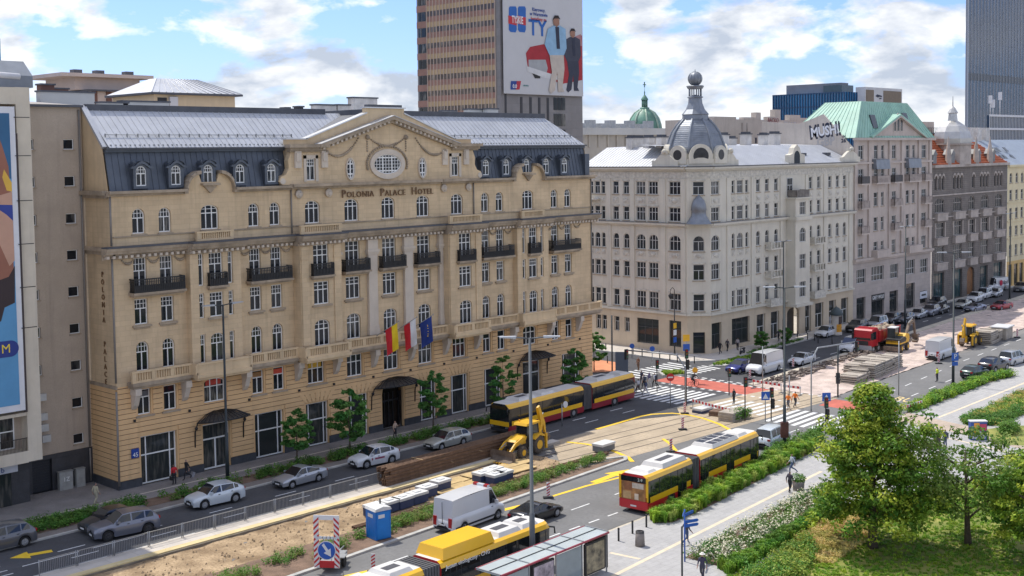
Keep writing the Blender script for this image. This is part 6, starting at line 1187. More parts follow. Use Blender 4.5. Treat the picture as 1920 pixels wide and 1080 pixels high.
parked('sedan',OUT,'pale champagne saloon parked by the brick tenement',1805,577,.1); parked('suv',WHT,'white SUV parked in the row by the delivery van',1828,566,.1); parked('mpv',WHT,'white people carrier parked beside the delivery van',1845,559,.1); parked('hatch',SIL,'silver hatchback squeezed in front of the delivery van',1866,556,.1); parked('suv',GRY,'dark grey SUV parked past the delivery van',1915,546,.1)
car('coupe',STEEL,'steel blue sports coupe driving on the far carriageway',(1824,586),(1848,582),name='car'); car('sedan',REDC,'wine red saloon driving on the far carriageway',(1872,583),(1899,578.5),name='car')
dv=car('van',WHT,'white delivery van with red cube logo and black lettering',(1853,548.5),(1893,543),name='delivery_van',cat='van'); inst('lettering',text_mesh('dpd',1.1,.02,mat('van_lettering',(.05,.045,.045),.5,.05,2)),dv,(1.7,-1.06,1.55)); MB().prism([(-.15,1.2),(.3,.95),(.75,1.2),(.75,1.85),(.3,2.1),(-.15,1.85)],-1.06,-1.035).build('logo',mat('logo_red',(.5,.02,.06),.5,.05,2),dv)
v2=car('van',WHT,'white panel van standing on the near carriageway beside the gravel',(1798,664),(1757,679),name='panel_van',cat='van')
for ty,pm,lb_,f,r_ in (('hatch',GRN,'dark green hatchback with white roof marks at the near kerb',(1852,706),(1826,713)),('suv',BLK,'black SUV parked behind the dark green hatchback',(1890,693),(1862,700.5)),('mpv',SIL,'silver van with ladder roof parked behind the black SUV',(1922,681),(1899,688))): car(ty,pm,lb_,f,r_,group='cars parked at the near kerb')
# ---------------------------------------------------------------- articulated buses
BRED=mat('bus_red',(.55,.018,.025),.35,.05,.5,coat=.4); BDR=mat('bus_maroon',(.27,.012,.025),.35,.05,.5,coat=.4); BYEL=mat('bus_yellow',(.85,.47,.01),.35,.04,.5,coat=.4); BGL=mat('bus_glass',(.012,.015,.018),.06,.3,1,spec=.7); BEL=mat('bellows_rubber',(.10,.10,.105),.8,.15,2); BROOF=mat('bus_roof_white',(.6,.58,.55),.6,.08,.6)
def bus(label,pos,rz,L=18.0,low=None,units='ac',roofm=None,front=10.2,rear=6.6,ad=None,name='articulated_bus',group=None):
    t=thing(name,label,'bus',(pos[0],pos[1],.01),rz,group); W,Hb=2.55,2.95; hw=W/2; low=low or BRED; roofm=roofm or BROOF; secs=[(0,front),(L-rear,L)]
    k=L/18.0; wheels=[2.7*k,8.6*k,L-3.3*k]
    for si,(a,b) in enumerate(secs):
        m=MB(); x0,x1=a-L/2,b-L/2
        sec=lambda z0,z1,i0=.0,i1=.0,mi=0:None
        def ring(x,ins): return [(x,-hw+ins,.3),(x,-hw+ins*.4,.9),(x,-hw+ins*.4,2.55),(x,-hw+.12+ins,2.82),(x,-hw+.35+ins,Hb),(x,hw-.35-ins,Hb),(x,hw-.12-ins,2.82),(x,hw-ins*.4,2.55),(x,hw-ins*.4,.9),(x,hw-ins,.3)]
        xsn=[x0,x0+.12,x0+.35,x1-.35,x1-.12,x1]; ins=[.2 if si==0 else .02,.06 if si==0 else .01,0,0,.06 if si==1 else .01,.14 if si==1 else .02]
        R_2=[ring(x,i_) for x,i_ in zip(xsn,ins)]
        for i in range(5):
            for j in range(9):
                mi=0 if j in(0,8) else (2 if j in(1,7) else (1 if j in (2,6,3,5) else 3)); m.quad(R_2[i][j],R_2[i][j+1],R_2[i+1][j+1],R_2[i+1][j],mi)
        m.poly(R_2[0],2 if si==0 else 0); m.poly(R_2[-1][::-1],0)
        body=m.build('front_section' if si==0 else 'rear_section',[low,BYEL,BGL,roofm],t)
        ww=[w_ for w_ in wheels if a<w_<b]
        for s in (-1,1):      # yellow belt along each side, cut at the doors on the kerb side
            doors=[(.5,1.7),(4.6,5.9),(8.9*1,10.0)] if si==0 else [(L-rear+1.0,L-rear+2.3)]
            segs=[(a+.35,b-.3)]
            if s>0: 
                segs=[]; x=a+.35
                for d0,d1 in doors+[(b-.3,b)]:
                    if d0-x>.1: segs.append((x,d0))
                    x=d1
            for p0,p1 in segs: MB().box(p0-L/2,p1-L/2,s*hw-.012*(s<0)-.0,s*hw+.012,.88,1.32).build('yellow_belt',BYEL,t)
            if s>0:
                for d0,d1 in doors:
                    if d1<=b: d=MB().box(d0-L/2,d1-L/2,s*hw-.02,s*hw+.022,.38,2.5).build('door',BGL,t); MB().box((d0+d1)/2-L/2-.02,(d0+d1)/2-L/2+.02,s*hw+.02,s*hw+.035,.4,2.48).box(d0-L/2,d0-L/2+.05,s*hw+.02,s*hw+.032,.4,2.48).build('door_edge',TRIM,d)
            n=max(2,int((b-a)/1.6))
            for i in range(1,n): x=a+(b-a)*i/n-L/2; MB().box(x-.03,x+.03,s*hw-.01,s*hw+.014,1.33,2.5).build('window_post',TRIM,t)
    x0,x1=secs[0][1]-L/2,secs[1][0]-L/2; bl=MB(); n=max(6,int((x1-x0)/.11))
    for i in range(n): x=x0+(x1-x0)*i/n; e=.0 if i%2 else .07; bl.box(x,x+(x1-x0)/n,-hw+.06+e,hw-.06-e,.45,2.85-e)
    bl.build('bellows',BEL,t)
    for w_ in wheels:
        for s in (-1,1):
            o=MB().tube([(0,-.14,0),(0,.14,0)],.47,18).build('wheel',TYRE,t,(w_-L/2,s*(hw-.13),.47)); MB().tube([(0,-.15,0),(0,.15,0)],.25,14).build('rim',RIM,o); MB().lathe([(.5,0),(.62,0)],(0,0,0),20).build('wheel_arch',TRIM,o,(0,s*.14,.0)).rotation_euler=(PI/2,0,0)
    MB().box(-L/2-.02,-L/2+.05,-1.05,1.05,.3,.55).build('front_bumper',TRIM,t); MB().box(-L/2-.03,-L/2+.02,-.95,.95,2.45,2.75).build('destination_display',mat('display_amber',(.05,.03,.01),.3,.2,6),t)
    for s in (-1,1):
        MB().box(-L/2+.0,-L/2+.07,s*.9-.18,s*.9+.18,.62,.8).build('headlight',HLAMP,t); MB().tube([(-L/2+.05,s*1.1,2.6),(-L/2-.35,s*1.32,2.5),(-L/2-.38,s*1.34,2.1)],.06,6).build('mirror',TRIM,t); MB().box(L/2-.08,L/2+.02,s*1.1-.12,s*1.1+.12,.7,1.3).build('tail_light',TLAMP,t)
    MB().box(-L/2-.03,-L/2+.06,-1.2,1.2,.83,1.28).build('front_band',BYEL,t)
    # roof units
    for x,ln_,w_,h_,mm in (((3.2,2.6,1.9,.24,'w'),(6.6,2.2,1.6,.2,'h'),(L-4.9,3.2,1.9,.26,'w'),(L-1.4,1.6,1.7,.2,'h')) if units=='ac' else ((2.2,1.6,1.8,.2,'h'),(5.5,4.4,2.05,.26,'s'),(L-4.4,3.6,2.0,.3,'w'),(L-1.3,1.2,1.8,.16,'h')) if units=='solar' else ((1.6,1.6,1.9,.22,'w'),(3.6,2.2,1.9,.24,'w'),(7.6,4.6,2.3,.62,'t'),(L-5.1,1.9,1.9,.22,'w'),(L-2.2,2.6,1.9,.22,'w'))):
        x-=L/2; u_=MB(); z0=Hb-.02; z1=Hb+h_; bvl=.18
        u_.add([(x-ln_/2,-w_/2,z0),(x+ln_/2,-w_/2,z0),(x+ln_/2,w_/2,z0),(x-ln_/2,w_/2,z0),(x-ln_/2+bvl,-w_/2+bvl,z1),(x+ln_/2-bvl,-w_/2+bvl,z1),(x+ln_/2-bvl,w_/2-bvl,z1),(x-ln_/2+bvl,w_/2-bvl,z1)],[(4,5,6,7),(0,1,5,4),(1,2,6,5),(2,3,7,6),(3,0,4,7)])
        o=u_.build('roof_unit',BYEL if mm=='t' else BROOF,t)
        if mm=='w': MB().box(x-ln_*.28,x+ln_*.28,-.28,.28,z1,z1+.02).build('vent_grille',mat('vent_dark',(.06,.06,.07),.6,.2,8),o)
        if mm=='s':
            for i in range(4):
                for j in (-1,1): MB().box(x-ln_/2+.3+i*.98,x-ln_/2+1.1+i*.98,j*.46-.36,j*.46+.36,z1,z1+.02).build('roof_panel',mat('solar_panel',(.05,.06,.09),.2,.2,3),o)
    if ad:
        MB().box(L/2-.02,L/2+.03,-1.05,1.05,1.0,2.35).build('rear_advert',mat('advert_wood',(.42,.2,.07),.6,.5,1.4),t); MB().box(L/2+.0,L/2+.035,-1.1,1.1,2.37,2.75).build('rear_display',BGL,t)
        inst('route_display',text_mesh('2-9',.32,.01,mat('display_text',(.7,.75,.65),.5,.05,2)),t,(L/2+.045,.6,2.56),PI/2)
        for c_,y0,z0,y1,z1 in (((.55,.35,.16),-.9,1.05,-.2,1.6),((.6,.5,.4),-.1,1.9,.9,2.3),((.75,.6,.45),.1,1.05,.45,1.5),((.3,.12,.05),-.8,1.7,-.1,2.3)): MB().box(L/2+.03,L/2+.036,y0,y1,z0,z1).build('advert_shape',mat('advert_%d'%int(c_[0]*100),c_,.6,.2,3),t)
        MB().box(L/2-.02,L/2+.04,-1.25,1.25,.35,.95).build('rear_bumper',BRED,t); MB().box(L/2+.04,L/2+.05,-.26,.26,.5,.62).build('number_plate',PLATE,t)
        for s in (-1,1): MB().box(L/2-.03,L/2+.02,s*1.18-.1,s*1.18+.1,1.0,2.8).build('rear_pillar',BYEL,t)
    return t
a,b=g(955,812,.3),g(1191,745,.3); Lb_=(a-b).length; bus('maroon and yellow articulated bus passing the hotel entrance',((a.x+b.x)/2,(a.y+b.y)/2+1.3),math.atan2(b.y-a.y,b.x-a.x),Lb_,low=BDR,units='ac',front=Lb_*.56,rear=Lb_*.37)
a,b=g(1222,957,.3),g(1419,868,.3); Ln=(a-b).length; dd=(b-a).normalized(); nn=Vector((-dd.y,dd.x,0)); c=(a+b)/2+nn*1.27; bus('red and yellow articulated bus with a wooden barrel advert on its rear',(c.x,c.y),math.atan2(-dd.y,-dd.x),max(Ln,18.0),units='solar',ad=True)
a=g(1031,1052,.3); dd=Vector((1,.045,0)).normalized(); nn=Vector((-dd.y,dd.x,0)); c=a-dd*9.1+nn*1.2; b3=bus('articulated bus with raised yellow gas tank roof beside the bus shelter',(c.x,c.y),math.atan2(-dd.y,-dd.x),18.2,units='cng')
inst('slogan',text_mesh('Jestem ekologiczny - CNG',.36,.02,WFRAME),b3,(-1.2,1.31,2.52),PI); inst('logo',text_mesh('C',.5,.02,BRED),b3,(-5.0,1.31,1.1),PI)
# ================================================================ STREET FURNITURE AND WORKS
DKG=mat('dark_green_post',(.025,.035,.04),.5,.1,3); LGR=mat('galvanised_steel',(.33,.34,.35),.5,.1,3,metal=.5); SRED=mat('sign_red',(.5,.02,.025),.45,.05,3); SWHT=mat('sign_white',(.7,.7,.7),.45,.04,3); SBLU=mat('sign_blue_face',(.02,.10,.42),.45,.05,3); SYEL=mat('sign_yellow',(.8,.45,.02),.45,.05,3); BLKP=mat('black_post',(.02,.02,.022),.5,.1,3); CONC=mat('raw_concrete',(.42,.37,.31),.9,.25,1,bump=.3,fine=.2)
def hgt(P,px,py):
    d=ray(px,py); t=math.hypot(P.x,P.y)/math.hypot(d.x,d.y); return H+d.z*t
def lamp(base,top,label,arm=1.9,m=None,r=.11,both=True,rot=None,band=False):
    P=g(*base); h=hgt(P,*top)-.1; t=thing('street_lamp',label,'lamp post',(P.x,P.y,.05),0 if rot is None else rot,'tall street lamps'); m=m or DKG
    MB().tube([(0,0,0),(0,0,h*.28),(0,0,h*.281),(0,0,h)],[r*1.5,r*1.35,r,r*.7],10,0).build('post',m,t); MB().cyl((0,0),r*2.4,0,.25,10).build('base_collar',m,t)
    for s in ((-1,1) if both else (1,)):
        a=MB().tube([(0,0,h-.05),(s*arm*.35,0,h+.02),(s*arm*.6,0,h+.05)],.05,6).build('arm',m,t); MB().prism([(s*arm*.45,h-.02),(s*arm,h+.04),(s*arm,h+.1),(s*arm*.45,h+.12)],-.17,.17).build('lamp_head',mat('lamp_head_grey',(.4,.42,.45),.4,.05,3),a)
    if band: MB().box(-.34,.34,-.16,.16,1.2,2.6).build('post_poster',mat('poster_dark_red',(.1,.03,.025),.5,.4,3),t)
    return t
lamp((427,905),(421,570),'black double armed lamp post by the left hotel canopy'); lamp((1036,733),(1031,530),'black double armed lamp post by the right hotel canopy')
lamp((999,1090),(990,632),'grey double armed lamp post beside the bus shelter',m=mat('grey_post',(.085,.095,.105),.5,.1,2),rot=-.8,r=.13); lamp((1471,846),(1467,538),'dark green lamp post with a poster by the near crossing',rot=-.8,band=True); lamp((1469,655),(1464,452),'slim dark lamp post on the far pavement by the white facade',r=.09)
lamp((1697,616),(1696,424),'black lamp post before the pinkish apartment building'); lamp((1787,722),(1785,473),'dark lamp post with parking sign by the near kerb hedge',rot=-.8); lamp((1893,562),(1893,400),'black lamp post beside the delivery van')
P=g(1787,722); 
t=thing('parking_sign','blue square parking sign on the dark lamp post','sign',(P.x,P.y-.2,hgt(P,1787,668))); MB().box(-.42,.42,-.05,0,-.5,.42).build('plate',SBLU,t,(0,0,0),-.9+.3); inst('symbol',text_mesh('P',.8,.02,SWHT),t,(0,-.06,0),-.6); MB().box(-.35,.35,-.05,0,-1.05,-.6).build('lower_plate',SBLU,t,(0,0,0),-.6)
# crook lantern by the corner building
P=g(1265,668); h=hgt(P,1262,540); t=thing('crook_lantern','ornate crook lantern with round sign board before the corner building','lamp post',(P.x,P.y,.1)); MB().tube([(0,0,0),(0,0,.8),(0,0,h-1.2)],[.16,.09,.06],8).tube([(0,0,h-1.2),(0,0,h-.3),(-.4,0,h),(-.85,0,h-.25),(-.85,0,h-.7)],.05,6).build('post',BLKP,t); MB().lathe([(.05,.5),(.3,.2),(.26,0),(.1,-.25),(0,-.3)],(-.85,0,h-1.2),10).build('lantern',BLKP,t)
for z,m in ((3.6,SYEL),(2.7,SWHT),(1.75,SBLU)): MB().box(-.33,.33,-.09,-.06,z,z+.7).build('sign_plate',m,t)
# signs and signals
def pole_thing(name,label,cat,base,h,m=None,r=.05,group=None):
    P=g(*base); t=thing(name,label,cat,(P.x,P.y,.05),0,group); MB().cyl((0,0),r,0,h,8).build('post',m or LGR,t); return t
FC=-.72          # signs turned towards the camera
def disc(t,z,r,m,name='sign_face',y=-.07,rz=FC): return MB().tube([(0,y,z),(0,y-.03,z)],r,18).build(name,m,t,(0,0,0),rz)
t=pole_thing('no_entry_sign','red round no entry sign on a pole by the far crossing','sign',(1257,762),hgt(g(1257,762),1255,701)); z=hgt(g(1257,762),1255,708); disc(t,z,.42,SRED); MB().box(-.28,.28,-.12,-.1,z-.07,z+.07).build('white_bar',SWHT,t,(0,0,0),FC)
def signal(base,top,label,heads=1,board=True,m=None):
    P=g(*base); h=hgt(P,*top); t=thing('traffic_light',label,'traffic light',(P.x,P.y,.05),0,'traffic lights at the crossing'); MB().cyl((0,0),.06,0,h-.2,8).build('post',m or BLKP,t)
    for k in range(heads):
        o=MB().box(-.17,.17,-.32,-.06,h-1.0-k*1.15,h-k*1.15).build('signal_head',BLKP,t,(0,0,0),FC+k*1.4)
        for j in range(3): MB().tube([(0,-.36,h-.18-j*.3-k*1.15),(0,-.31,h-.18-j*.3-k*1.15)],.1,10).build('lens',(TLAMP,mat('amber_lens',(.2,.1,.01),.3,.1,3),mat('green_lens',(.02,.12,.06),.3,.1,3))[j],o)
    return t
signal((1397,790),(1397,707),'black backed traffic light beside the middle crossing',1); signal((1296,785),(1290,735) if 0 else (1447,788),'black traffic light by the blue crossing sign',2) if 0 else None
signal((1446,790),(1447,727),'black traffic light with two heads by the near crossing',2); signal((1548,815),(1545,745),'black traffic light next to the big tree',2); signal((1367,742),(1366,690),'traffic light with round board on the tram island',1); signal((1287,762),(1283,655),'tall traffic light pole under the curved gantry',2); signal((1232,735),(1231,675),'slim black traffic light by the waiting pedestrians',1)
def gantry(base,top,end,label):
    P=g(*base); h=hgt(P,*top); t=thing('signal_gantry',label,'gantry',(P.x,P.y,.05),0,'curved signal gantries'); e=atD(end[0],end[1],(P-Vector((0,0,H))).dot(F_)+3)-P
    MB().tube([(0,0,0),(0,0,h-1.3)]+[(e.x*.14*math.sin(a),e.y*.14*math.sin(a),h-1.3+1.3*(1-math.cos(a)) if 0 else h-1.3+1.3*math.sin(a)) for a in (PI/8,PI/4,3*PI/8,PI/2)]+[(e.x,e.y,h+.1)],.075,8).build('post',LGR,t)
    o=MB().box(-.2,.2,-.3,-.05,-.9,.2).build('signal_head',BLKP,t,(e.x,e.y,h)); 
    for j in range(3): MB().tube([(0,-.34,0-j*.3),(0,-.29,0-j*.3)],.1,10).build('lens',(TLAMP,MT['amber_lens'],MT['green_lens'])[j],o)
gantry((1285,764),(1272,667),(1172,664),'curved grey gantry reaching over the far carriageway'); gantry((1521,772),(1530,655),(1604,652),'curved grey gantry reaching towards the dump truck')
def squaresign(base,top,label,m,w_=.6,tri=False,extra=None):
    P=g(*base); h=hgt(P,*top); t=pole_thing('road_sign',label,'sign',base,h); 
    MB().box(-w_/2,w_/2,-.09,-.06,h-w_,h).build('sign_face',m,t,(0,0,0),FC)
    if tri: MB().prism([(-w_*.35,h-w_*.85),(w_*.35,h-w_*.85),(0,h-w_*.2)],-.1,-.09).build('symbol',SWHT,t,(0,0,0),FC)
    return t
squaresign((1435,792),(1434,735),'blue square crossing sign by the near crossing',SBLU,.85,True); squaresign((1549,800),(1547,737),'blue square sign beside the tree by the bike path',SBLU,.85,True); 
t=squaresign((1287,716),(1287,628),'yellow and blue crossing signs on one pole by the corner building',SYEL,.8); MB().box(-.4,.4,-.1,-.07,hgt(g(1287,716),1287,652)-.4,hgt(g(1287,716),1287,652)+.4).build('lower_sign',SBLU,t,(0,0,0),FC)
for bpx,tpx,m,lb_ in (((1185,672),(1184,645),SBLU,'small round blue sign on the side street pavement'),((1223,690),(1223,650),SBLU,'twin blue signs by the side street crossing'),((1303,720),(1303,690),SYEL,'yellow route sign on the far island')):
    P=g(*bpx); h=hgt(P,*tpx); t=pole_thing('road_sign',lb_,'sign',bpx,h); disc(t,h-.3,.33,m)
for i,(b_,tp) in enumerate((((1148,708),(1145,592)),((1571,745),(1568,645)),((1685,742),(1682,640)),((1430,735),(1427,650)),((1054,800),(1052,758)),((1480,755),(1478,705)))):
    P=g(*b_); h=hgt(P,*tp); t=thing('pole',('dark pole holding overhead wire beside the ad panel','dark pole with cross arms on the gravel bed','thin grey pole with traffic box by the near lane','thin grey pole near the halted van','grey pole with round light by the excavated bed','thin pole behind the hazard boards')[i],'pole',(P.x,P.y,.05)); MB().cyl((0,0),.09 if i<2 else .06,0,h,8).build('post',DKG if i<2 else LGR,t)
    if i==1: MB().box(-.9,.9,-.05,.05,h*.35,h*.35+.1).box(-.12,.12,-.2,.2,h*.25,h*.45).build('cross_arm',DKG,t,(0,0,0),.8)
    if i==4: MB().tube([(.35,-.2,h-.1),(.35,-.1,h-.1)],.32,14).build('round_light',HLAMP,t)
P=g(1172,712); t=thing('ad_panel','dark glazed advertising panel standing on the corner pavement','panel',(P.x-.6,P.y,.1),-.95); MB().box(-.75,.75,-.12,.12,.4,3.3).build('panel',mat('ad_panel_back',(.1,.12,.15),.3,.1,2),t); MB().box(-.6,.6,-.08,.08,0,.4).build('foot',BLKP,t)
# ---------------------------------------------------------------- barriers along the tram platform
bar=None
def rail_panel(X,Y,z,L,label,group,proto=[None],rz=0,h=1.05):
    if proto[0] is None:
        t=thing('pedestrian_railing',label,'railing',(X,Y,z),rz,group); m=MB().cyl((0,0),.035,0,h,6).cyl((L,0),.035,0,h,6); m.build('posts',LGR,t); MB().box(0,L,-.02,.02,h-.08,h-.03).build('top_rail',LGR,t); MB().box(0,L,-.02,.02,.12,.16).build('bottom_rail',LGR,t)
        b=MB()
        for i in range(1,20): x=L*i/20; b.box(x-.008,x+.008,-.008,.008,.16,h-.08)
        b.build('bars',LGR,t); proto[0]=t
        for c in list(t.children):
            if c.name.startswith('bars'): c['kind']='stuff'
            if c.name.startswith('posts'): bpy.data.objects.remove(c)
        for x in (0,L): MB().cyl((x,0),.035,0,h,6).build('post',LGR,t)
        return t
    return dup(proto[0],None,loc=(X,Y,z),rz=rz)
for i in range(11): rail_panel(34.6+i*2.62,75.25,.24,2.5,'grey steel pedestrian railing panel along the tram platform','railings along the tram platform')
# stack of old rails
RUST=mat('rusty_rail',(.17,.10,.06),.8,.3,3,bump=.3); prof=[(-.07,0),(.07,0),(.07,.02),(.012,.035),(.012,.12),(.036,.13),(.036,.165),(-.036,.165),(-.036,.13),(-.012,.12),(-.012,.035),(-.07,.02)]
rm=MB().prism([(a*1.5,b*1.45) for a,b in prof],0,19.0,'x').mesh('steel_rail',RUST); random.seed(8)
for l in range(5):
    for k in range(6): inst('steel_rail',rm,None,(63.3+random.uniform(-.3,.3),74.35+k*.22+random.uniform(-.015,.015),.26+l*.29),0.03,label='rusty brown steel rail in the long stack by the platform',cat='rail',group='rails stacked on the platform')
for l in range(5): inst('spacer_batten',MB().box(-.05,.05,0,1.4,0,.04).mesh('spacer_batten',mat('wood_batten',(.4,.28,.15),.9,.2,4)),None,(67+3.5*(l%4),74.25,.505+.29*l),label='wooden batten between layers of the rail stack',cat='batten',group='battens in the rail stack')
for x0,x1,y in ((54.5,69,67.75),(66,83.5,68.0)):
    for k in range(3): inst('steel_rail',MB().prism(prof,0,x1-x0,'x').mesh('steel_rail',RUST),None,(x0,y+.2*k-.055*(x1-x0)*0,.12),-.01,label='rusty single rail laid along the dug-out bed',cat='rail',group='rails laid by the planting')
# concrete ballast boxes, timber mats
WB=mat('white_block',(.62,.62,.6),.7,.08,2); NB=mat('navy_plastic',(.03,.05,.12),.5,.1,2)
for i,(px,py) in enumerate(((703,968),(730,960),(755,953),(782,944),(800,932),(826,920),(905,905),(930,908),(925,897),(943,903))):
    P=g(px,py); far=i>5; t=thing('ballast_block',('white topped ballast block in the row behind the blue toilet' if not far else 'white topped ballast block in the cluster by the loader bucket'),'block',(P.x,P.y,.12),.03*(i%3),'ballast blocks by the tram bed'); MB().box(-.72,.72,-.5,.5,0,.62).build('base',NB,t); MB().box(-.76,.76,-.54,.54,.62,.82).build('cap',WB,t); MB().box(-.3,.3,-.2,.2,.82,.88).build('lifting_pad',WB,t)
PLY=mat('yellowish_timber_mat',(.50,.36,.17),.9,.2,.8,bump=.3)
for x,y,a in ((66.5,70.3,0),(70.2,70.1,.03),(74.0,70.2,-.02),(67.4,71.6,.02),(71.4,71.8,0),(75.3,71.7,.02)): inst('timber_mat',MB().box(-1.85,1.85,-.7,.7,0,.07).mesh('timber_mat',PLY),None,(x,y,.14),a,label='yellowish timber mat laid under the loader',cat='mat',group='timber mats on the bed')
P=g(1132,846); t=thing('ballast_block','single white lidded ballast block at the end of the hedge','block',(P.x,P.y,.12),.05); MB().box(-.95,.95,-.55,.55,0,.5).build('base',mat('grey_plastic',(.14,.15,.17),.6,.1,2),t); MB().box(-1,1,-.6,.6,.5,.7).build('cap',WB,t)
# portable toilet
P=g(720,1015); t=thing('portable_toilet','bright blue portable toilet with white roof beside the planting','toilet',(P.x+.15,P.y+.75,.05),-.16); TB_=mat('toilet_blue',(.01,.17,.55),.5,.08,2); MB().box(-.62,.62,-.66,.66,.08,2.1).build('cabin',TB_,t); MB().prism([(-.68,2.1),(.68,2.1),(.6,2.28),(0,2.4),(-.6,2.28)],-.72,.72).build('roof',WB,t); MB().box(-.5,.5,-.69,-.655,.15,2.0).build('door',mat('toilet_blue_door',(.012,.2,.6),.45,.06,2),t); MB().box(-.4,.1,-.705,-.69,1.6,1.85).build('door_label',SWHT,t); MB().box(-.64,-.62,-.3,.35,1.6,1.85).build('side_label',SWHT,t); MB().cyl((.35,.3),.06,2.3,2.7,8).build('vent_pipe',BLKP,t)
for i in range(5): MB().box(-.635,-.62,-.58+i*.26,-.5+i*.26,.3,1.4).build('moulded_rib',TB_,t)
# arrow trailer
P=g(612,1076); t=thing('arrow_trailer','red and white chevron road works trailer with blue arrow disc','trailer',(P.x+.1,P.y,.05),-.95); zt_=hgt(P,610,968); zm_=hgt(P,608,1012)
STRW=mat('red_white_stripes',(.6,.05,.04),.5,.05,1)
def striped(mb_parent,x0,x1,z0,z1,y,n=6,lean=.35):
    o=MB().box(x0,x1,y,y+.04,z0,z1).build('board',SWHT,mb_parent)
    for i in range(n):
        a=z0+(z1-z0)*(i+.1)/n; b=z0+(z1-z0)*(i+.55)/n; s=lean*(1 if x0<0 else -1)
        MB().prism([(x0,max(z0,a-s/2)),(x1,min(z1,max(z0,a+s/2))),(x1,min(z1,b+s/2)),(x0,max(z0,min(z1,b-s/2)))],y-.012,y-.002).build('red_stripe',SRED,mb_parent)
striped(t,-.85,-.5,.35,zt_-.1,-.1,9); striped(t,.5,.85,.35,zt_-.1,-.1,9); MB().box(-.85,.85,-.06,.0,zt_-.3,zt_).build('top_bar',SWHT,t); MB().tube([(0,-.13,1.5),(0,-.1,1.5)],.62,24).build('white_ring',SWHT,t); MB().tube([(0,-.15,1.5),(0,-.13,1.5)],.57,24).build('blue_disc',SBLU,t)
MB().prism([(-.3,1.86),(-.16,1.98),(.12,1.55),(.28,1.66),(.3,1.12),(-.18,1.34),(-.02,1.45)],-.17,-.151).build('arrow',SWHT,t); MB().box(-.5,.5,-.08,-.04,.35,.8).build('lower_board',SRED,t); MB().box(-.85,.85,-.07,-.02,2.25,2.4).build('lamp_bar',LGR,t)
for i in range(6): MB().tube([(-.65+i*.26,-.13,2.33),(-.65+i*.26,-.07,2.33)],.1,12).build('lamp',HLAMP,t)
MB().box(-.6,.6,.1,2.6,.45,.65).build('chassis',LGR,t); MB().tube([(0,2.6,.55),(0,3.9,.5)],.05,6).tube([(-.3,.1,2.2),(-.2,1.8,.65)],.03,6).tube([(.3,.1,2.2),(.2,1.8,.65)],.03,6).build('drawbar',LGR,t)
for s in (-1,1): MB().tube([(s*.72-.09,1.3,.33),(s*.72+.09,1.3,.33)],.33,16).build('wheel',TYRE,t); MB().box(s*.72-.14,s*.72+.14,.9,1.7,.66,.72).build('mudguard',LGR,t)
def delineator(px,py,label,h=1.1,rz=FC):
    P=g(px,py); t=thing('hazard_marker',label,'road marker',(P.x,P.y,.01),rz,'red and white hazard markers'); MB().box(-.4,.4,-.2,.2,0,.12).build('foot',TRIM,t); striped(t,-.13,.13,.15,h,-.03,5,.16); return t
for px,py,l in ((700,1074,'red white hazard marker beside the arrow trailer'),(1028,934,'red white hazard marker behind the black fastback'),(1280,806,'red white hazard marker at the near crossing kerb'),(1113,0,''),(1406,712,'red white hazard marker by the stop line'),(1487,690,'red white hazard marker beside the white saloon'),(1595,662,'red white hazard marker in front of the dump truck'),(1760,682,'red white hazard marker behind the standing van'),(1907,633,'red white hazard marker by the far slab stack'),(1258,848,'red white hazard marker at the track edge curve'),(1284,776,'hazard marker at the heap of works material')):
    if py: delineator(px,py,l,1.25)
def hazboard(a,b,label,h=1.0):
    A,B=g(*a),g(*b); d=B-A; L=d.length; t=thing('hazard_barrier',label,'barrier',(A.x,A.y,.02),math.atan2(d.y,d.x),'red and white hazard barriers'); MB().box(0,L,-.02,.02,h-.28,h).build('board',SWHT,t); n=int(L/.5)
    for i in range(n): MB().box(L*(i+.1)/n,L*(i+.6)/n,-.03,.03,h-.27,h-.01).build('red_stripe',SRED,t)
    for x in (.1,L-.1): MB().box(x-.03,x+.03,-.03,.03,0,h-.28).box(x-.06,x+.06,-.4,.4,0,.08).build('leg',LGR,t)
hazboard((1411,728),(1466,737),'red and white hazard barrier before the gravel bed'); hazboard((1468,738),(1502,742),'shorter red and white hazard barrier by the gravel bed'); hazboard((1700,776),(1729,767),'red and white hazard barrier at the end of the kerb hedge',.9); hazboard((1298,765),(1372,785),'faded hazard barrier lying over works material',.95); hazboard((1545,742),(1549,760),'short hazard barrier near the orange workers') if 0 else None
# material heaps by the crossing
for i,(px,py,w_,d_,h_,m,nm) in enumerate(((1318,772,2.2,1.2,.5,WB,'white capped ballast block by the track end'),(1372,786,2.6,1.6,.9,CONC,'stack of weathered slabs with weeds by the track end'),(1345,778,1.6,1.2,.5,SOIL,'low heap of broken material by the track end'))):
    P=g(px,py); t=thing('material_stack',nm,'stack',(P.x,P.y,.02),.1*i,'works material by the track end'); n=4 if i==1 else 2
    for k in range(n): MB().box(-w_/2+random.uniform(-.1,.1),w_/2,-d_/2,d_/2,h_*k/n,h_*(k+1)/n-.03).build('slab',m if k else NB if i==0 else m,t)
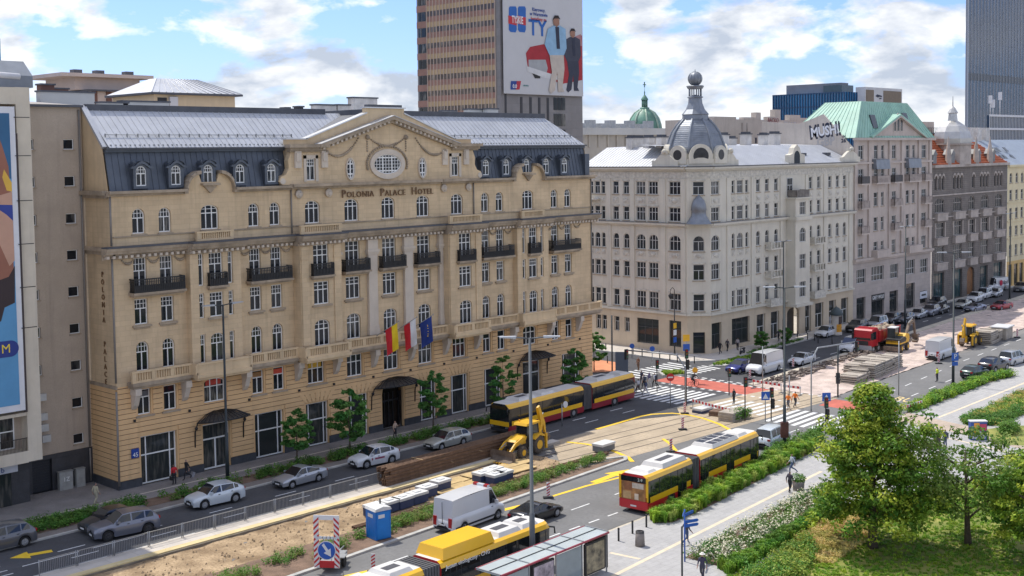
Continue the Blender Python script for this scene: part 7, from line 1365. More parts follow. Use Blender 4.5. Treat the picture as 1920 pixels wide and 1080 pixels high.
# stacks of concrete track slabs
def slabstack(px,py,nx,ny,nz,L,W,T,rz,label):
    P=g(px,py); k=0
    me=MB().box(0,L,0,W,0,T*.62).box(L*.15,L*.22,W*.05,W*.95,T*.62,T).box(L*.78,L*.85,W*.05,W*.95,T*.62,T).mesh('track_panel',CONC); c,s=math.cos(rz),math.sin(rz)
    for z in range(nz):
        for i in range(nx):
            for j in range(ny):
                if z==nz-1 and random.random()<.25: continue
                x=i*(L+.12)+random.uniform(-.14,.14); y=j*(W+.1)+random.uniform(-.12,.12); inst('track_panel',me,None,(P.x+x*c-y*s,P.y+x*s+y*c,.05+z*T),rz+random.uniform(-.03,.03),label=label,cat='slab',group=label)
slabstack(1606,722,2,1,5,3.4,2.2,.24,.12,'grey concrete track slab in the low stack by the carriageway'); slabstack(1640,712,3,2,7,3.2,1.9,.24,.12,'grey concrete track slab in the tall stack on the gravel'); slabstack(1858,648,2,1,7,3.6,2.4,.26,.12,'grey concrete track slab in the stack beside the backhoe')
P=g(1895,640); t=thing('pallet_load','pale wrapped pallet load on the far slab stack','pallet',(P.x+2,P.y+2,.05),.1); MB().box(-1.6,1.6,-1,1,0,1.6).build('load',CONC,t); MB().box(-1.8,1.8,-1.2,1.2,1.6,1.75).build('cover',mat('pale_sheet',(.6,.6,.6),.5,.1,2),t)
# debris along the torn-up track edge
random.seed(3); sc_=MB()
for i in range(260):
    x=random.uniform(120,165); y=75.2+(x-119)*.075-random.uniform(.2,2.2); a=random.uniform(-.5,.5)+.1; L=random.uniform(.3,1.6); w_=random.uniform(.08,.3); z=random.uniform(.1,.35); c,s=math.cos(a),math.sin(a)
    sc_.add([(x+c*p-s*q_,y+s*p+c*q_,z+r_) for p,q_,r_ in ((0,0,0),(L,0,0),(L,w_,0),(0,w_,0),(0,0,.15),(L,0,.15),(L,w_,.15),(0,w_,.15))],[(4,5,6,7),(0,1,5,4),(1,2,6,5),(2,3,7,6),(3,0,4,7)])
o=sc_.build('track_debris',mat('broken_asphalt',(.16,.13,.11),.95,.4,2),None,kind='stuff',label='broken asphalt and timber debris along the torn up track edge',cat='debris')
# ---------------------------------------------------------------- bus shelter, stop sign, bins, bollards
A=g(950,1092); dd=Vector((1,.04,0)).normalized(); t=thing('bus_shelter','glass bus shelter with red edged roof and backlit posters','bus shelter',(55.2,49.3,.1),math.atan2(dd.y,dd.x)); SG=mat('shelter_glass',(.25,.29,.3),.08,.1,1,spec=.6)
L=10.4; x0=-6.0; MB().box(x0,x0+L,-.95,.95,2.55,2.62).build('roof_glass',mat('roof_milk_glass',(.45,.5,.5),.2,.08,.6),t)
for y in (-.98,.98): MB().tube([(x0,y,2.58),(x0+L,y,2.58)],.07,8).build('roof_edge',mat('shelter_red',(.3,.03,.05),.4,.1,2),t)
for i in range(5): x=x0+L*i/4; MB().box(x-.03,x+.03,-.95,.95,2.62,2.68).build('roof_rib',LGR,t)
MB().box(x0,x0+L,-.03,.03,2.625,2.66).build('roof_seam',BLKP,t)
for i in range(5): x=x0+.1+(L-.2)*i/4; MB().box(x-.04,x+.04,-.9,-.82,0,2.55).build('post',LGR,t)
for i in range(4):
    xa,xb=x0+.16+(L-.2)*i/4,x0+.04+(L-.2)*(i+1)/4
    if i in (1,3): po=MB().box(xa+.2,xb-.2,-.95,-.78,.35,2.35).build('poster_case',BLKP,t); MB().box(xa+.3,xb-.3,-.965,-.95,.45,2.25).build('poster',mat('poster_%d'%i,(.12,.10,.07) if i==3 else (.35,.3,.35),.3,.6,1.6,hue=(.4,.33,.2) if i==3 else (.6,.5,.55)),po); MB().box(xa+.3,xb-.3,-.78,-.765,.45,2.25).build('poster_back',mat('poster_back',(.3,.3,.3),.4,.2,2),po)
    else: MB().box(xa,xb,-.87,-.85,.3,2.4).build('glass_pane',SG,t)
for x in (x0+L-.06,): po=MB().box(x-.06,x+.06,-.9,.9,.3,2.45).build('end_case',BLKP,t); MB().box(x+.06,x+.075,-.75,.75,.45,2.3).build('end_poster',MT['poster_3'],po)
MB().box(x0+1,x0+6,-.75,-.35,.42,.48).build('bench',mat('bench_wood',(.3,.17,.07),.7,.2,3),t)
P=g(915,1100); t=thing('bus_stop_sign','tall white and blue bus stop sign in front of the gas bus','sign',(P.x,P.y,.1),FC); z=hgt(P,915,1056); MB().box(-.06,.06,-.05,.05,0,z).build('post',LGR,t); MB().box(-.36,.36,-.06,.06,z-1.6,z).build('board',SWHT,t); MB().box(-.25,.25,-.08,-.06,z-.95,z-.25).build('pictogram_field',SBLU,t); MB().box(-.17,.17,-.1,-.08,z-.8,z-.4).build('bus_pictogram',SWHT,t)
P=g(1284,1056); t=thing('fingerpost','blue fingerpost with four direction boards on the promenade','sign',(P.x,P.y,.1)); h=hgt(P,1286,958); MB().cyl((0,0),.05,0,h,8).build('post',SBLU,t)
for z,a,L,s in ((h-.15,.5,.9,-1),(h-.4,.1,1.1,1),(h-.85,-.35,1.0,1),(h-1.12,-.35,1.0,1)): MB().prism([(0,-.1),(s*L,-.1),(s*(L+.12),0),(s*L,.1),(0,.1)],-.02,.02).build('direction_board',SBLU,t,(0,0,z),a)
P=g(1279,1085); t=thing('pole','plain dark pole standing beside the fingerpost','pole',(P.x,P.y,.1)); MB().cyl((0,0),.06,0,hgt(P,1279,990),8).build('post',DKG,t)
def bollard(px,py,label,group,h=.95,proto=[None]):
    P=g(px,py); 
    if proto[0] is None: t=thing('bollard',label,'bollard',(P.x,P.y,.1),0,group); MB().cyl((0,0),.07,0,h*.9,8).build('post',BLKP,t); MB().lathe([(.08,0),(.08,.06),(.05,.1),(0,.11)],(0,0,h*.88),8).build('cap',BLKP,t); proto[0]=t; return
    dup(proto[0],None,loc=(P.x,P.y,.1),label=label,group=group)
for px,py,l in ((1160,1017,'black bollard by the shelter end'),(1186,1003,'black bollard beside the concrete bin'),(1212,991,'black bollard at the corner of the kerb planting')): bollard(px,py,l,'bollards along the promenade kerb')
for px,py in ((1136,658),(1187,666),(1204,669),(1237,673),(1256,677),(1270,680),(1302,683),(1139,682),(1173,688)): bollard(px,py,'black bollard on the pale corner pavement','bollards on the corner pavement')
for px,py in ((1495,634),(1514,638),(1527,640),(1540,628),(1552,632),(1560,646),(1534,645),(1512,626)): bollard(px,py,'black bollard on the pavement by the passage','bollards by the passage')
P=g(1200,1026); t=thing('litter_bin','tapered concrete litter bin on the promenade','litter bin',(P.x,P.y,.1)); MB().lathe([(0,.02),(.34,.02),(.30,.95),(.24,.98),(.22,.8),(0,.8)],(0,0,0),18).build('drum',mat('concrete_bin',(.25,.22,.2),.9,.15,3),t); MB().lathe([(.305,.9),(.29,1.02),(.22,1.02)],(0,0,0),18).build('rim',BLKP,t)
P=g(1580,640-10); AC=t=thing('advertising_column','round advertising column with dark dome and orange poster','advertising column',(P.x,P.y+1,.1)); MB().lathe([(1.0,0),(1.0,.5),(.9,.55),(.9,3.6)],(0,0,0),20).build('drum',mat('column_pale',(.5,.46,.4),.8,.1,2),t); MB().lathe([(1.15,3.6),(1.2,3.85),(.95,4.4),(.5,4.9),(.08,5.1),(0,5.4)],(0,0,0),20).build('dome',mat('column_dome',(.05,.07,.075),.5,.2,2),t); MB().lathe([(.92,.6),(.92,2.0)],(0,0,0),10,a0=-2.6,a1=-.6).build('orange_poster',mat('poster_orange',(.7,.32,.03),.6,.2,2),t); MB().lathe([(.925,2.0),(.925,3.4)],(0,0,0),10,a0=-2.2,a1=-.9).build('dark_poster',mat('poster_black',(.05,.03,.03),.5,.4,2),t); AC.scale=(.8,.8,.8)
P=g(1833,826); t=thing('painted_cabinet','low utility cabinet painted with blue and orange artwork on the plaza','cabinet',(P.x,P.y,.1),FC-.1); MB().box(-.75,.75,-.3,.3,0,1.7).build('body',mat('cabinet_blue',(.04,.09,.3),.6,.15,2),t); MB().box(-.8,.8,-.35,.35,1.7,1.78).build('lid',WB,t)
for x0_,x1_,z0,z1,c in ((-.45,.05,.6,1.6,(.8,.35,.05)),(-.7,.6,.15,.5,(.6,.62,.66)),(.1,.7,.9,1.5,(.55,.06,.12)),(-.1,.7,.5,.8,(.75,.7,.65))): MB().box(x0_,x1_,-.315-.004*z0,-.3,z0,z1).build('artwork_patch',mat('art_%d'%int(c[0]*100+c[2]*10),c,.6,.1,2),t)
for px,py in ((1468,640),(1430,650)):
    pass
for px,py,l in ((1525,605,'left'),(1570,604,'right')): pass
for i,(px,py) in enumerate(((1536,628),(1553,624),(1610,613))): P=g(px,py); t=thing('white_planter','white café planter box by the pavement tables','planter',(P.x,P.y,.13),.1,'white planters of the café'); MB().box(-.9,.9,-.2,.2,0,.8).build('box',WB,t); MB().box(-.8,.8,-.12,.12,.8,.84).build('soil',SOIL,t)
P=g(1392,665); t=thing('scooter','parked grey moped on the far pavement','scooter',(P.x,P.y,.13),.2); MB().tube([(-.6,0,.55),(-.2,0,.25),(.4,0,.3),(.7,0,.6)],[.06,.12,.16,.1],8).tube([(-.6,0,.55),(-.5,0,1.05)],.04,6).build('frame',BLKP,t); MB().tube([(-.5,-.3,1.05),(-.5,.3,1.05)],.03,6).build('handlebar',BLKP,t); MB().box(.1,.75,-.14,.14,.62,.74).build('seat',TRIM,t)
for x in (-.68,.62): MB().tube([(x,-.05,.25),(x,.05,.25)],.25,14).build('wheel',TYRE,t)
# ================================================================ MACHINES
MYEL=mat('machine_yellow',(.72,.40,.015),.45,.12,1.5,fine=.15); MBLK=mat('machine_black',(.03,.03,.03),.6,.2,3); MSTEEL=mat('worn_bucket_steel',(.16,.12,.09),.7,.4,2)
def wheel(t,x,y,r,w_,rimm,name='wheel'):
    o=MB().tube([(0,-w_/2,0),(0,-w_*.42,0),(0,w_*.42,0),(0,w_/2,0)],[r*.9,r,r,r*.9],20).build(name,mat('dusty_tyre',(.09,.075,.06),.9,.3,4),t,(x,y,r)); MB().tube([(0,-w_/2-.02,0),(0,w_/2+.02,0)],r*.52,16).build('rim',rimm,o)
    tr=MB()
    for k in range(18): a=2*PI*k/18; tr.box(r*.97*math.cos(a)-.05,r*.97*math.cos(a)+.05,-w_*.45,w_*.45,r*.97*math.sin(a)-.05,r*.97*math.sin(a)+.05)
    tr.build('tread',MT['dusty_tyre'],o,kind='stuff'); return o
def backhoe(pos,rz,label,boom_up=1.0):
    t=thing('backhoe_loader',label,'excavator',(pos[0],pos[1],.15),rz)      # loader bucket towards -x
    MB().prism([(-2.0,.75),(1.7,.65),(1.9,1.2),(.4,1.25),(.3,1.5),(-1.9,1.35),(-2.1,1.1)],-.45,.45).build('chassis',MBLK,t); MB().prism([(-2.1,1.1),(-2.1,1.45),(-1.9,1.6),(-.55,1.85),(-.5,1.1)],-.48,.48).build('bonnet',MYEL,t); MB().box(-2.14,-2.08,-.4,.4,1.12,1.42).build('grille',MBLK,t)
    for s in (-1,1):
        wheel(t,-1.55,s*.85,.52,.4,MYEL,'front_wheel'); wheel(t,.85,s*.8,.78,.5,MYEL,'rear_wheel'); MB().prism([(.0,1.45),(.15,1.65),(.6,1.78),(1.2,1.75),(1.65,1.5),(1.6,1.4),(.85,1.65),(.1,1.35)],s*.8-.3,s*.8+.3).build('mudguard',MYEL,t)
        MB().prism([(-.55,1.75),(-.7,1.45),(-2.2,1.1),(-3.1,.55),(-3.2,.75),(-2.3,1.4),(-1.2,1.75)],s*.58-.07,s*.58+.07).build('loader_arm',MYEL,t); MB().tube([(-1.3,s*.5,1.2),(-2.3,s*.5,1.05)],.06,8).build('hydraulic_ram',LGR,t); MB().tube([(-1.0,s*.5,1.75),(-2.9,s*.5,1.0)],.045,8).build('hydraulic_ram',LGR,t)
        MB().box(1.85,2.05,s*.95-.1,s*.95+.1,.25,1.6).build('stabiliser',MYEL,t)
    MB().prism([(-3.15,.9),(-3.05,.25),(-3.3,.02),(-4.0,.0),(-4.02,.08),(-3.4,.14),(-3.22,.4),(-3.3,.95)],-1.2,1.2).build('front_bucket',MSTEEL,t); MB().box(-3.45,-3.05,-1.22,-1.17,.05,.85).box(-3.45,-3.05,1.17,1.22,.05,.85).build('bucket_side',MSTEEL,t)
    for i in range(9): MB().box(-4.22,-4.0,-1.15+i*.28,-1.05+i*.28,.0,.07).build('bucket_tooth',MYEL,t)
    # cab
    for x,y in ((-.45,.6),(-.45,-.6),(1.3,.65),(1.3,-.65),(.35,.66),(.35,-.66)): MB().tube([(x,y,1.3),(x*.9,y*.95,2.65)],.05,6).build('cab_post',MBLK,t)
    MB().prism([(-.7,2.65),(1.45,2.65),(1.35,2.82),(-.55,2.85)],-.72,.72).build('cab_roof',MYEL,t); MB().quad((-.44,-.58,1.5),(-.44,.58,1.5),(-.4,.55,2.62),(-.4,-.55,2.62)).build('windscreen',CGL,t)
    for s in (-1,1): MB().quad((-.42,s*.6,1.5),(1.28,s*.64,1.5),(1.2,s*.6,2.62),(-.4,s*.57,2.62)).build('side_window',mat('cab_glass',(.05,.06,.06),.08,.2,2),t)
    MB().quad((1.3,-.6,1.5),(1.3,.6,1.5),(1.2,.57,2.62),(1.2,-.57,2.62)).build('rear_window',MT['cab_glass'],t); MB().box(.1,.7,-.3,.3,1.3,2.0).build('seat',MBLK,t); MB().cyl((-.1,.5),.05,2.85,3.05,8).build('beacon',mat('beacon_amber',(.8,.3,.02),.3,.05,2),t)
    # folded digging arm
    MB().prism([(1.9,.6),(2.3,.6),(2.35,1.5),(1.95,1.5)],-.25,.25).build('boom_mount',MYEL,t); MB().prism([(2.0,1.2),(2.3,1.2),(2.75,2.4),(2.2,3.8),(1.95,3.75),(2.35,2.4)],-.14,.14).build('boom',MYEL,t); MB().prism([(1.95,3.8),(2.25,3.95),(3.05,2.3),(3.2,1.3),(3.0,1.3),(2.75,2.2)],-.1,.1).build('dipper_arm',MYEL,t); MB().tube([(2.5,.0,2.6),(2.9,.0,3.2)],.05,8).tube([(2.2,.2,1.4),(2.55,.2,3.0)],.06,8).build('hydraulic_ram',LGR,t)
    MB().prism([(2.95,1.35),(3.35,1.3),(3.6,.9),(3.3,.55),(2.95,.6),(3.2,.75),(3.25,.95),(3.0,1.05)],-.3,.3).build('digging_bucket',MSTEEL,t); return t
P=g(992,855); backhoe((P.x,P.y+.5),.12,'yellow backhoe loader with lowered bucket on the timber mats')
P=g(1832,650); backhoe((P.x,P.y+1),PI+.1,'yellow backhoe loader with raised arm standing on the gravel')
# red dump truck
a,b=g(1636,662.5),g(1682,648); d=(a-b).normalized(); rz=math.atan2(-d.y,-d.x); P=(a+b)/2; nn=Vector((-d.y,d.x,0)); nn=nn if nn.dot(P)>0 else -nn; P=P+nn*1.1; TRD=mat('truck_red',(.42,.015,.025),.4,.06,1,coat=.3)
t=thing('dump_truck','red four axle dump truck loaded with rubble','truck',(P.x,P.y,.0),rz)
MB().prism([(-4.6,.9),(-4.65,1.6),(-4.5,3.0),(-4.3,3.2),(-2.6,3.2),(-2.5,.9)],-1.22,1.22).build('cab',TRD,t); MB().quad((-4.64,-1.1,1.75),(-4.64,1.1,1.75),(-4.5,1.05,2.85),(-4.5,-1.05,2.85)).build('windscreen',CGL,t)
for s in (-1,1): MB().quad((-4.4,s*1.23,1.8),(-3.1,s*1.23,1.8),(-3.1,s*1.23,2.8),(-4.3,s*1.23,2.8)).build('side_window',CGL,t); MB().box(-4.75,-4.55,s*1.35-.12,s*1.35+.12,1.9,2.7).build('mirror',BLKP,t); MB().box(-4.7,-4.62,s*.85-.2,s*.85+.2,.75,.95).build('headlight',HLAMP,t)
MB().box(-4.72,-4.5,-1.22,1.22,.45,1.05).build('bumper',mat('truck_bumper',(.35,.35,.36),.5,.1,2),t); MB().box(-4.68,-4.6,-.8,.8,1.1,1.65).build('grille',MBLK,t); MB().box(-2.5,4.5,-.5,.5,.75,1.15).build('chassis',MBLK,t)
tb=MB(); tb.box(-2.3,4.6,-1.25,1.25,1.3,1.45).box(-2.3,4.6,-1.27,-1.15,1.45,2.75).box(-2.3,4.6,1.15,1.27,1.45,2.75).box(-2.3,-2.15,-1.15,1.15,1.45,3.0).box(4.45,4.6,-1.15,1.15,1.45,2.6); tb.build('tipper_body',TRD,t)
for s in (-1,1):
    for i in range(7): MB().box(-2.2+i*1.1,-2.08+i*1.1,s*1.3-.04,s*1.3+.04,1.45,2.72).build('body_rib',TRD,t)
    MB().box(-2.3,4.6,s*1.3-.05,s*1.3+.05,2.68,2.82).build('body_rail',TRD,t)
rb=MB(); random.seed(5)
for i in range(60): rb.sphere((random.uniform(-1.9,4.2),random.uniform(-1,1),2.2+random.uniform(0,.6)),random.uniform(.2,.45),6)
rb.build('rubble_load',mat('rubble',(.42,.34,.25),.95,.3,1,bump=.5),t,kind='stuff'); MB().box(-3.3,-2.55,-1.2,1.2,3.2,3.28).build('cab_shield',TRD,t)
for x in (-3.9,-2.2,1.6,3.0):
    for s in (-1,1): wheel(t,x,s*1.02,.52,.32,mat('truck_rim',(.4,.4,.38),.6,.2,3))
# compact excavator
P=g(1722,655); t=thing('compact_excavator','yellow and black wheeled excavator digging behind the dump truck','excavator',(P.x-3.0,P.y+1.5,.1),.12); MB().box(-1.6,1.6,-.9,.9,.7,1.0).build('undercarriage',MBLK,t)
for x in (-1.15,1.15):
    for s in (-1,1): wheel(t,x,s*.85,.5,.38,MYEL)
MB().prism([(-1.7,1.05),(1.6,1.05),(1.9,1.5),(1.7,2.1),(.6,2.3),(-.5,1.6),(-1.7,1.5)],-.95,.95).build('engine_cover',MYEL,t); MB().prism([(-1.7,1.25),(.4,1.25),(.7,1.55),(.1,1.95),(-1.7,1.7)],-.97,.97).build('black_cowl',MBLK,t); MB().box(-1.1,.4,.0,.95,1.6,3.05).build('cab',MT['cab_glass'],t); MB().box(-1.2,.5,-.05,1.0,3.05,3.15).build('cab_roof',WB,t)
for x in (-1.1,.4):
    for y in (.0,.95): MB().box(x-.05,x+.05,y-.05,y+.05,1.5,3.05).build('cab_post',MBLK,t)
MB().prism([(.9,1.3),(1.5,1.3),(3.2,3.2),(5.2,3.6),(5.2,3.3),(3.4,2.85),(1.7,1.2)],-.5,-.2).build('boom',MSTEEL,t); MB().prism([(4.9,3.7),(5.4,3.6),(6.1,1.4),(5.8,1.3)],-.47,-.23).build('dipper_arm',MSTEEL,t); MB().tube([(3.0,-.35,3.3),(4.9,-.35,3.85)],.06,8).build('hydraulic_ram',LGR,t); MB().prism([(5.7,1.5),(6.3,1.4),(6.5,.6),(5.9,.3),(5.5,.6),(5.9,.8)],-.7,0).build('digging_bucket',MSTEEL,t); MB().box(-2.4,-2.2,-1.1,1.1,.25,.8).build('dozer_blade',MSTEEL,t)
# ================================================================ PEOPLE
SKIN=mat('skin',(.42,.24,.17),.6,.05,4)
def human(pose):
    """one continuous skinned figure 1.72 m tall, facing -y; materials by body zone"""
    J={}; E=[]; Rr={}
    def j(n,p,r,par=None):
        J[n]=p; Rr[n]=r
        if par: E.append((par,n))
    st=pose.get('stride',.0); arm=pose.get('arm',.0); bend=pose.get('bend',0)
    j('pelvis',(0,0,.95),(.16,.11)); j('waist',(0,-bend*.15,1.1),(.14,.10),'pelvis'); j('chest',(0,-bend*.45,1.32),(.175,.115),'waist'); j('neck0',(0,-bend*.65,1.46),(.08,.075),'chest'); j('neck',(0,-bend*.72,1.52),(.055,.055),'neck0'); j('head',(0,-bend*.85-.01,1.61),(.078,.09),'neck'); j('crown',(0,-bend*.9-.005,1.70),(.07,.082),'head'); j('nose',(0,-bend*.85-.1,1.605),(.018,.02),'head')
    for s,nm in ((1,'l'),(-1,'r')):
        q=st*s; sit=pose.get('ride')
        if sit:
            kn=(s*.14,-.32-(.1 if s>0 else -.06),.78+.12*s); an=(s*.14,-.2-(.02*s),.36+.16*s); ft=(s*.14,-.38,.3+.16*s)
        else:
            kn=(s*.10,-.14*abs(st)-.16*q,.52); an=(s*.10,(.28 if q<0 else -.0)*abs(st)*1.2-.36*q*1.0,.09+(.1*abs(st) if q<0 else 0)); ft=(s*.11,an[1]-.17,.05+(.02 if q<0 else 0))
        j('hip'+nm,(s*.1,0,.9),(.105,.11),'pelvis'); j('knee'+nm,kn,(.07,.075),'hip'+nm); j('calf'+nm,((kn[0]+an[0])/2,(kn[1]+an[1])/2+.03,(kn[2]+an[2])/2+.05),(.058,.065),'knee'+nm); j('ankle'+nm,an,(.042,.05),'calf'+nm); j('foot'+nm,ft,(.045,.03),'ankle'+nm)
        y0=-bend*.5
        if pose.get('phone') and s>0: el=(s*.27,y0-.12,1.1); wr=(s*.16,y0-.34,1.25)
        elif sit: el=(s*.27,y0-.3,1.15); wr=(s*.24,y0-.55,1.0)
        elif pose.get('drag') and s<0: el=(s*.27,y0+.14,1.12); wr=(s*.3,y0+.3,.92)
        else: el=(s*.27,y0+.05+.16*q*arm,1.12); wr=(s*.28,y0-.06+.34*q*arm,.88)
        j('sh'+nm,(s*.19,y0,1.40),(.075,.075),'chest'); j('el'+nm,el,(.05,.05),'sh'+nm); j('wr'+nm,wr,(.033,.033),'el'+nm)
        d=Vector(wr)-Vector(el); d.normalize(); pa=Vector(wr)+d*.07; j('palm'+nm,tuple(pa),(.038,.022),'wr'+nm)
        for k,(o,L) in enumerate(((-.03,.07),(-.01,.085),(.01,.09),(.03,.075))): j('f%d'%k+nm,tuple(pa+d*L+Vector((0,o,0))),(.010,.010),'palm'+nm)
        j('th'+nm,tuple(pa+d*.02+Vector((-s*.03,-.045,0))),(.011,.011),'palm'+nm)
    ns=list(J); me=bpy.data.meshes.new('body'); me.from_pydata([J[n] for n in ns],[(ns.index(a),ns.index(b)) for a,b in E],[]); o=bpy.data.objects.new('body',me); COL.objects.link(o)
    m=o.modifiers.new('skin','SKIN'); sv=me.skin_vertices[0].data
    for i,n in enumerate(ns): sv[i].radius=Rr[n]; sv[i].use_root=(n=='pelvis')
    sb=o.modifiers.new('sub','SUBSURF'); sb.levels=1; sb.render_levels=1
    dg=bpy.context.evaluated_depsgraph_get(); out=bpy.data.meshes.new_from_object(o.evaluated_get(dg)); bpy.data.objects.remove(o)
    zone={'pelvis':1,'waist':0,'chest':0,'neck0':0,'neck':2,'head':2,'crown':3,'nose':2}
    vec=[Vector(J[n]) for n in ns]; out.materials.clear()
    for k in range(5): out.materials.append(SKIN)
    short=pose.get('short')
    for p in out.polygons:
        c=p.center; n=min(range(len(ns)),key=lambda i:(vec[i]-c).length-max(Rr[ns[i]])*.6); nm=ns[n]; p.use_smooth=True
        if nm in zone: z=zone[nm]
        elif nm[:2] in ('hi','kn','ca','an'): z=1
        elif nm[:2]=='fo': z=4
        elif nm[:2] in('sh','el'): z=0
        else: z=2
        if nm[:4]=='head' or nm=='crown':
            hc=vec[ns.index('head')]; z=3 if (c.z>hc.z+.045 or c.y>hc.y+.03) else 2
        p.material_index=z
    return out
BODY={k:human(v) for k,v in dict(stand=dict(stride=.05,arm=.2),walk=dict(stride=.75,arm=.8),stroll=dict(stride=.45,arm=.5),phone=dict(stride=.15,phone=1),drag=dict(stride=.8,arm=.5,drag=1),ride=dict(ride=1,bend=.55)).items()}
def cl(c): n='cloth_%d_%d_%d'%tuple(int(x*200) for x in c); return mat(n,c,.85,.1,6)
def person(px,py,pose,label,top,legs,hair=(.04,.025,.02),shoes=(.05,.05,.05),face=None,h=1.72,z=.1,group=None,bag=None,hat=None,pos=None,skirt=None,longhair=False):
    P=g(px,py,z) if pos is None else Vector(pos); rz=face if face is not None else 0
    t=thing('person',label,'person',(P.x,P.y,z),rz,group); b=inst('body',BODY[pose],t); s=h/1.72; b.scale=(s,s,s)
    for i,c in enumerate((top,legs,None,hair,shoes)):
        b.material_slots[i].link='OBJECT'; b.material_slots[i].material=cl(c) if c else SKIN
    if bag=='back': MB().box(-.15,.15,.1,.27,1.0,1.42).build('backpack',cl((.05,.06,.09)),t)
    if bag=='hand': MB().box(.24,.36,-.15,.15,.45,.75).tube([(.3,-.1,.75),(.3,0,.9),(.3,.1,.75)],.012,5).build('handbag',cl((.02,.02,.02)),t)
    if bag=='case':
        c_=MB().box(-.48,-.2,.55,.8,.12,.68).build('suitcase',cl((.3,.3,.32)),t,(0,0,0)); c_.rotation_euler=(-.35,0,0); MB().tube([(-.34,.66,.6),(-.32,.35,.92)],.012,5).build('suitcase_handle',LGR,t)
    if skirt: MB().lathe([(.17,1.15),(.21,.95),(.27,.4),(.3,.12)],(0,0,0),14).build('long_dress',cl(skirt),t)
    if longhair: MB().sphere((0,.05,1.52*s),(.1,.08,.2),10).build('long_hair',cl(hair),t)
    if hat: MB().lathe([(.2,1.68),(.12,1.69),(.1,1.78),(0,1.8)],(0,0,0),12).build('hat',cl(hat),t)
    return t
E_=-PI/2; W_=PI/2     # facing -x / +x : body faces -y, so rz -90 looks to -x, +90 to +x
DK=(.02,.02,.025); JN=(.06,.09,.17)
person(180,946,'stroll','person in pale jacket walking along the pavement by the beige block',(.45,.4,.28),(.4,.36,.26),face=W_+.3); person(327,909,'stand','person in bright red coat with a black bag by the shop window',(.5,.02,.03),DK,face=PI,bag='hand',z=.12); person(350,899,'drag','person in black striding with a small suitcase past the shop',DK,DK,face=E_,bag='case',z=.12)
person(741,822,'phone','person in light top standing before the main entrance',(.45,.33,.25),DK,face=.3,z=.12)
GP='people on the far crossing'
for px,py,po,tp,lg,l,f,kw in ((1197,738,'walk',(.5,.5,.52),DK,'person in white shirt and dark trousers nearest the bus tail',PI,{}),(1203,722,'stroll',(.05,.05,.07),(.1,.1,.12),'person all in black at the back of the crossing group',PI,{}),(1207,729,'stroll',(.4,.35,.33),DK,'person in beige top amid the crossing group',PI,dict(bag='back')),(1211,742,'walk',(.04,.05,.1),(.6,.6,.62),'person in navy top and white trousers on the crossing',PI,{}),(1217,726,'stroll',(.13,.11,.2),(.55,.53,.5),'person in purple headscarf and pale trousers crossing',PI,dict(longhair=True,hair=(.13,.11,.2))),(1228,727,'walk',(.55,.56,.6),DK,'person in white jacket with dark trousers at the edge of the group',PI,dict(bag='back'))): person(px,py,po,l,tp,lg,face=f,z=.0,group=GP,**kw)
person(1197,695,'phone','person in brown coat standing on the corner pavement',(.18,.09,.05),(.2,.12,.08),face=E_,z=.05); person(1376,758,'stand','person in black dress waiting between the tracks',DK,DK,face=PI,z=.02); person(1478,768,'walk','road worker in orange vest and grey trousers striding over the crossing',(.85,.22,.03),(.09,.09,.1),face=E_,z=.02); person(1491,764,'walk','road worker in orange vest and dark trousers beside the bike path',(.85,.2,.02),(.06,.06,.07),face=W_,z=.02); person(1757,716,'stand','road worker in bright yellow vest standing on the carriageway',(.72,.8,.03),(.05,.05,.06),face=PI,z=.01)
person(1759,842,'stand','person in long dark dress on the plaza',(.07,.04,.05),(.06,.04,.05),face=PI-.4,skirt=(.07,.045,.055),longhair=True); person(1772,840,'stand','person with backpack in dark jacket and jeans on the plaza',(.04,.05,.08),JN,face=PI-.4,bag='back')
person(1485,889,'walk','person in white shirt and jeans with navy backpack on the promenade',(.45,.5,.55),JN,face=PI+.9,bag='back'); person(1481,924,'stroll','person in dark jacket walking beside the promenade bin bush',(.05,.045,.06),DK,face=W_); person(1482,918,'stand','person in grey top beside the dark jacketed walker',(.3,.3,.36),DK,face=W_) if 0 else None
person(1287,1021,'walk','long haired person in black top and jeans passing the fingerpost',(.06,.06,.08),JN,face=W_-.2,hair=(.12,.05,.03),longhair=True); person(1317,1088,'stroll','person in dark coat with yellow hood and white cap by the flower bed',(.05,.045,.08),(.05,.05,.07),face=E_+.3,hair=(.6,.58,.5),hat=(.65,.63,.58))
GQ='pedestrians on the far pavement'
for px,py,po,tp,lg,l in ((1350,664,'walk',DK,DK,'person in black walking past the dark shop windows'),(1364,659,'stroll',(.08,.07,.08),DK,'person in dark grey near the facade corner pier'),(1383,657,'stand',(.4,.36,.36),DK,'person in light top beside the moped'),(1460,640,'walk',(.05,.05,.07),DK,'person in dark clothes by the slim lamp post'),(1555,612,'stroll',(.5,.5,.52),(.4,.4,.42),'person in white near the café planters'),(1563,611,'stand',(.2,.18,.2),DK,'person in grey seated side of the café'),(1850,553,'stroll',(.4,.4,.42),DK,'person in light grey by the delivery van nose')): person(px,py,po,l,tp,lg,face=E_ if po=='walk' else W_,z=.13,group=GQ)
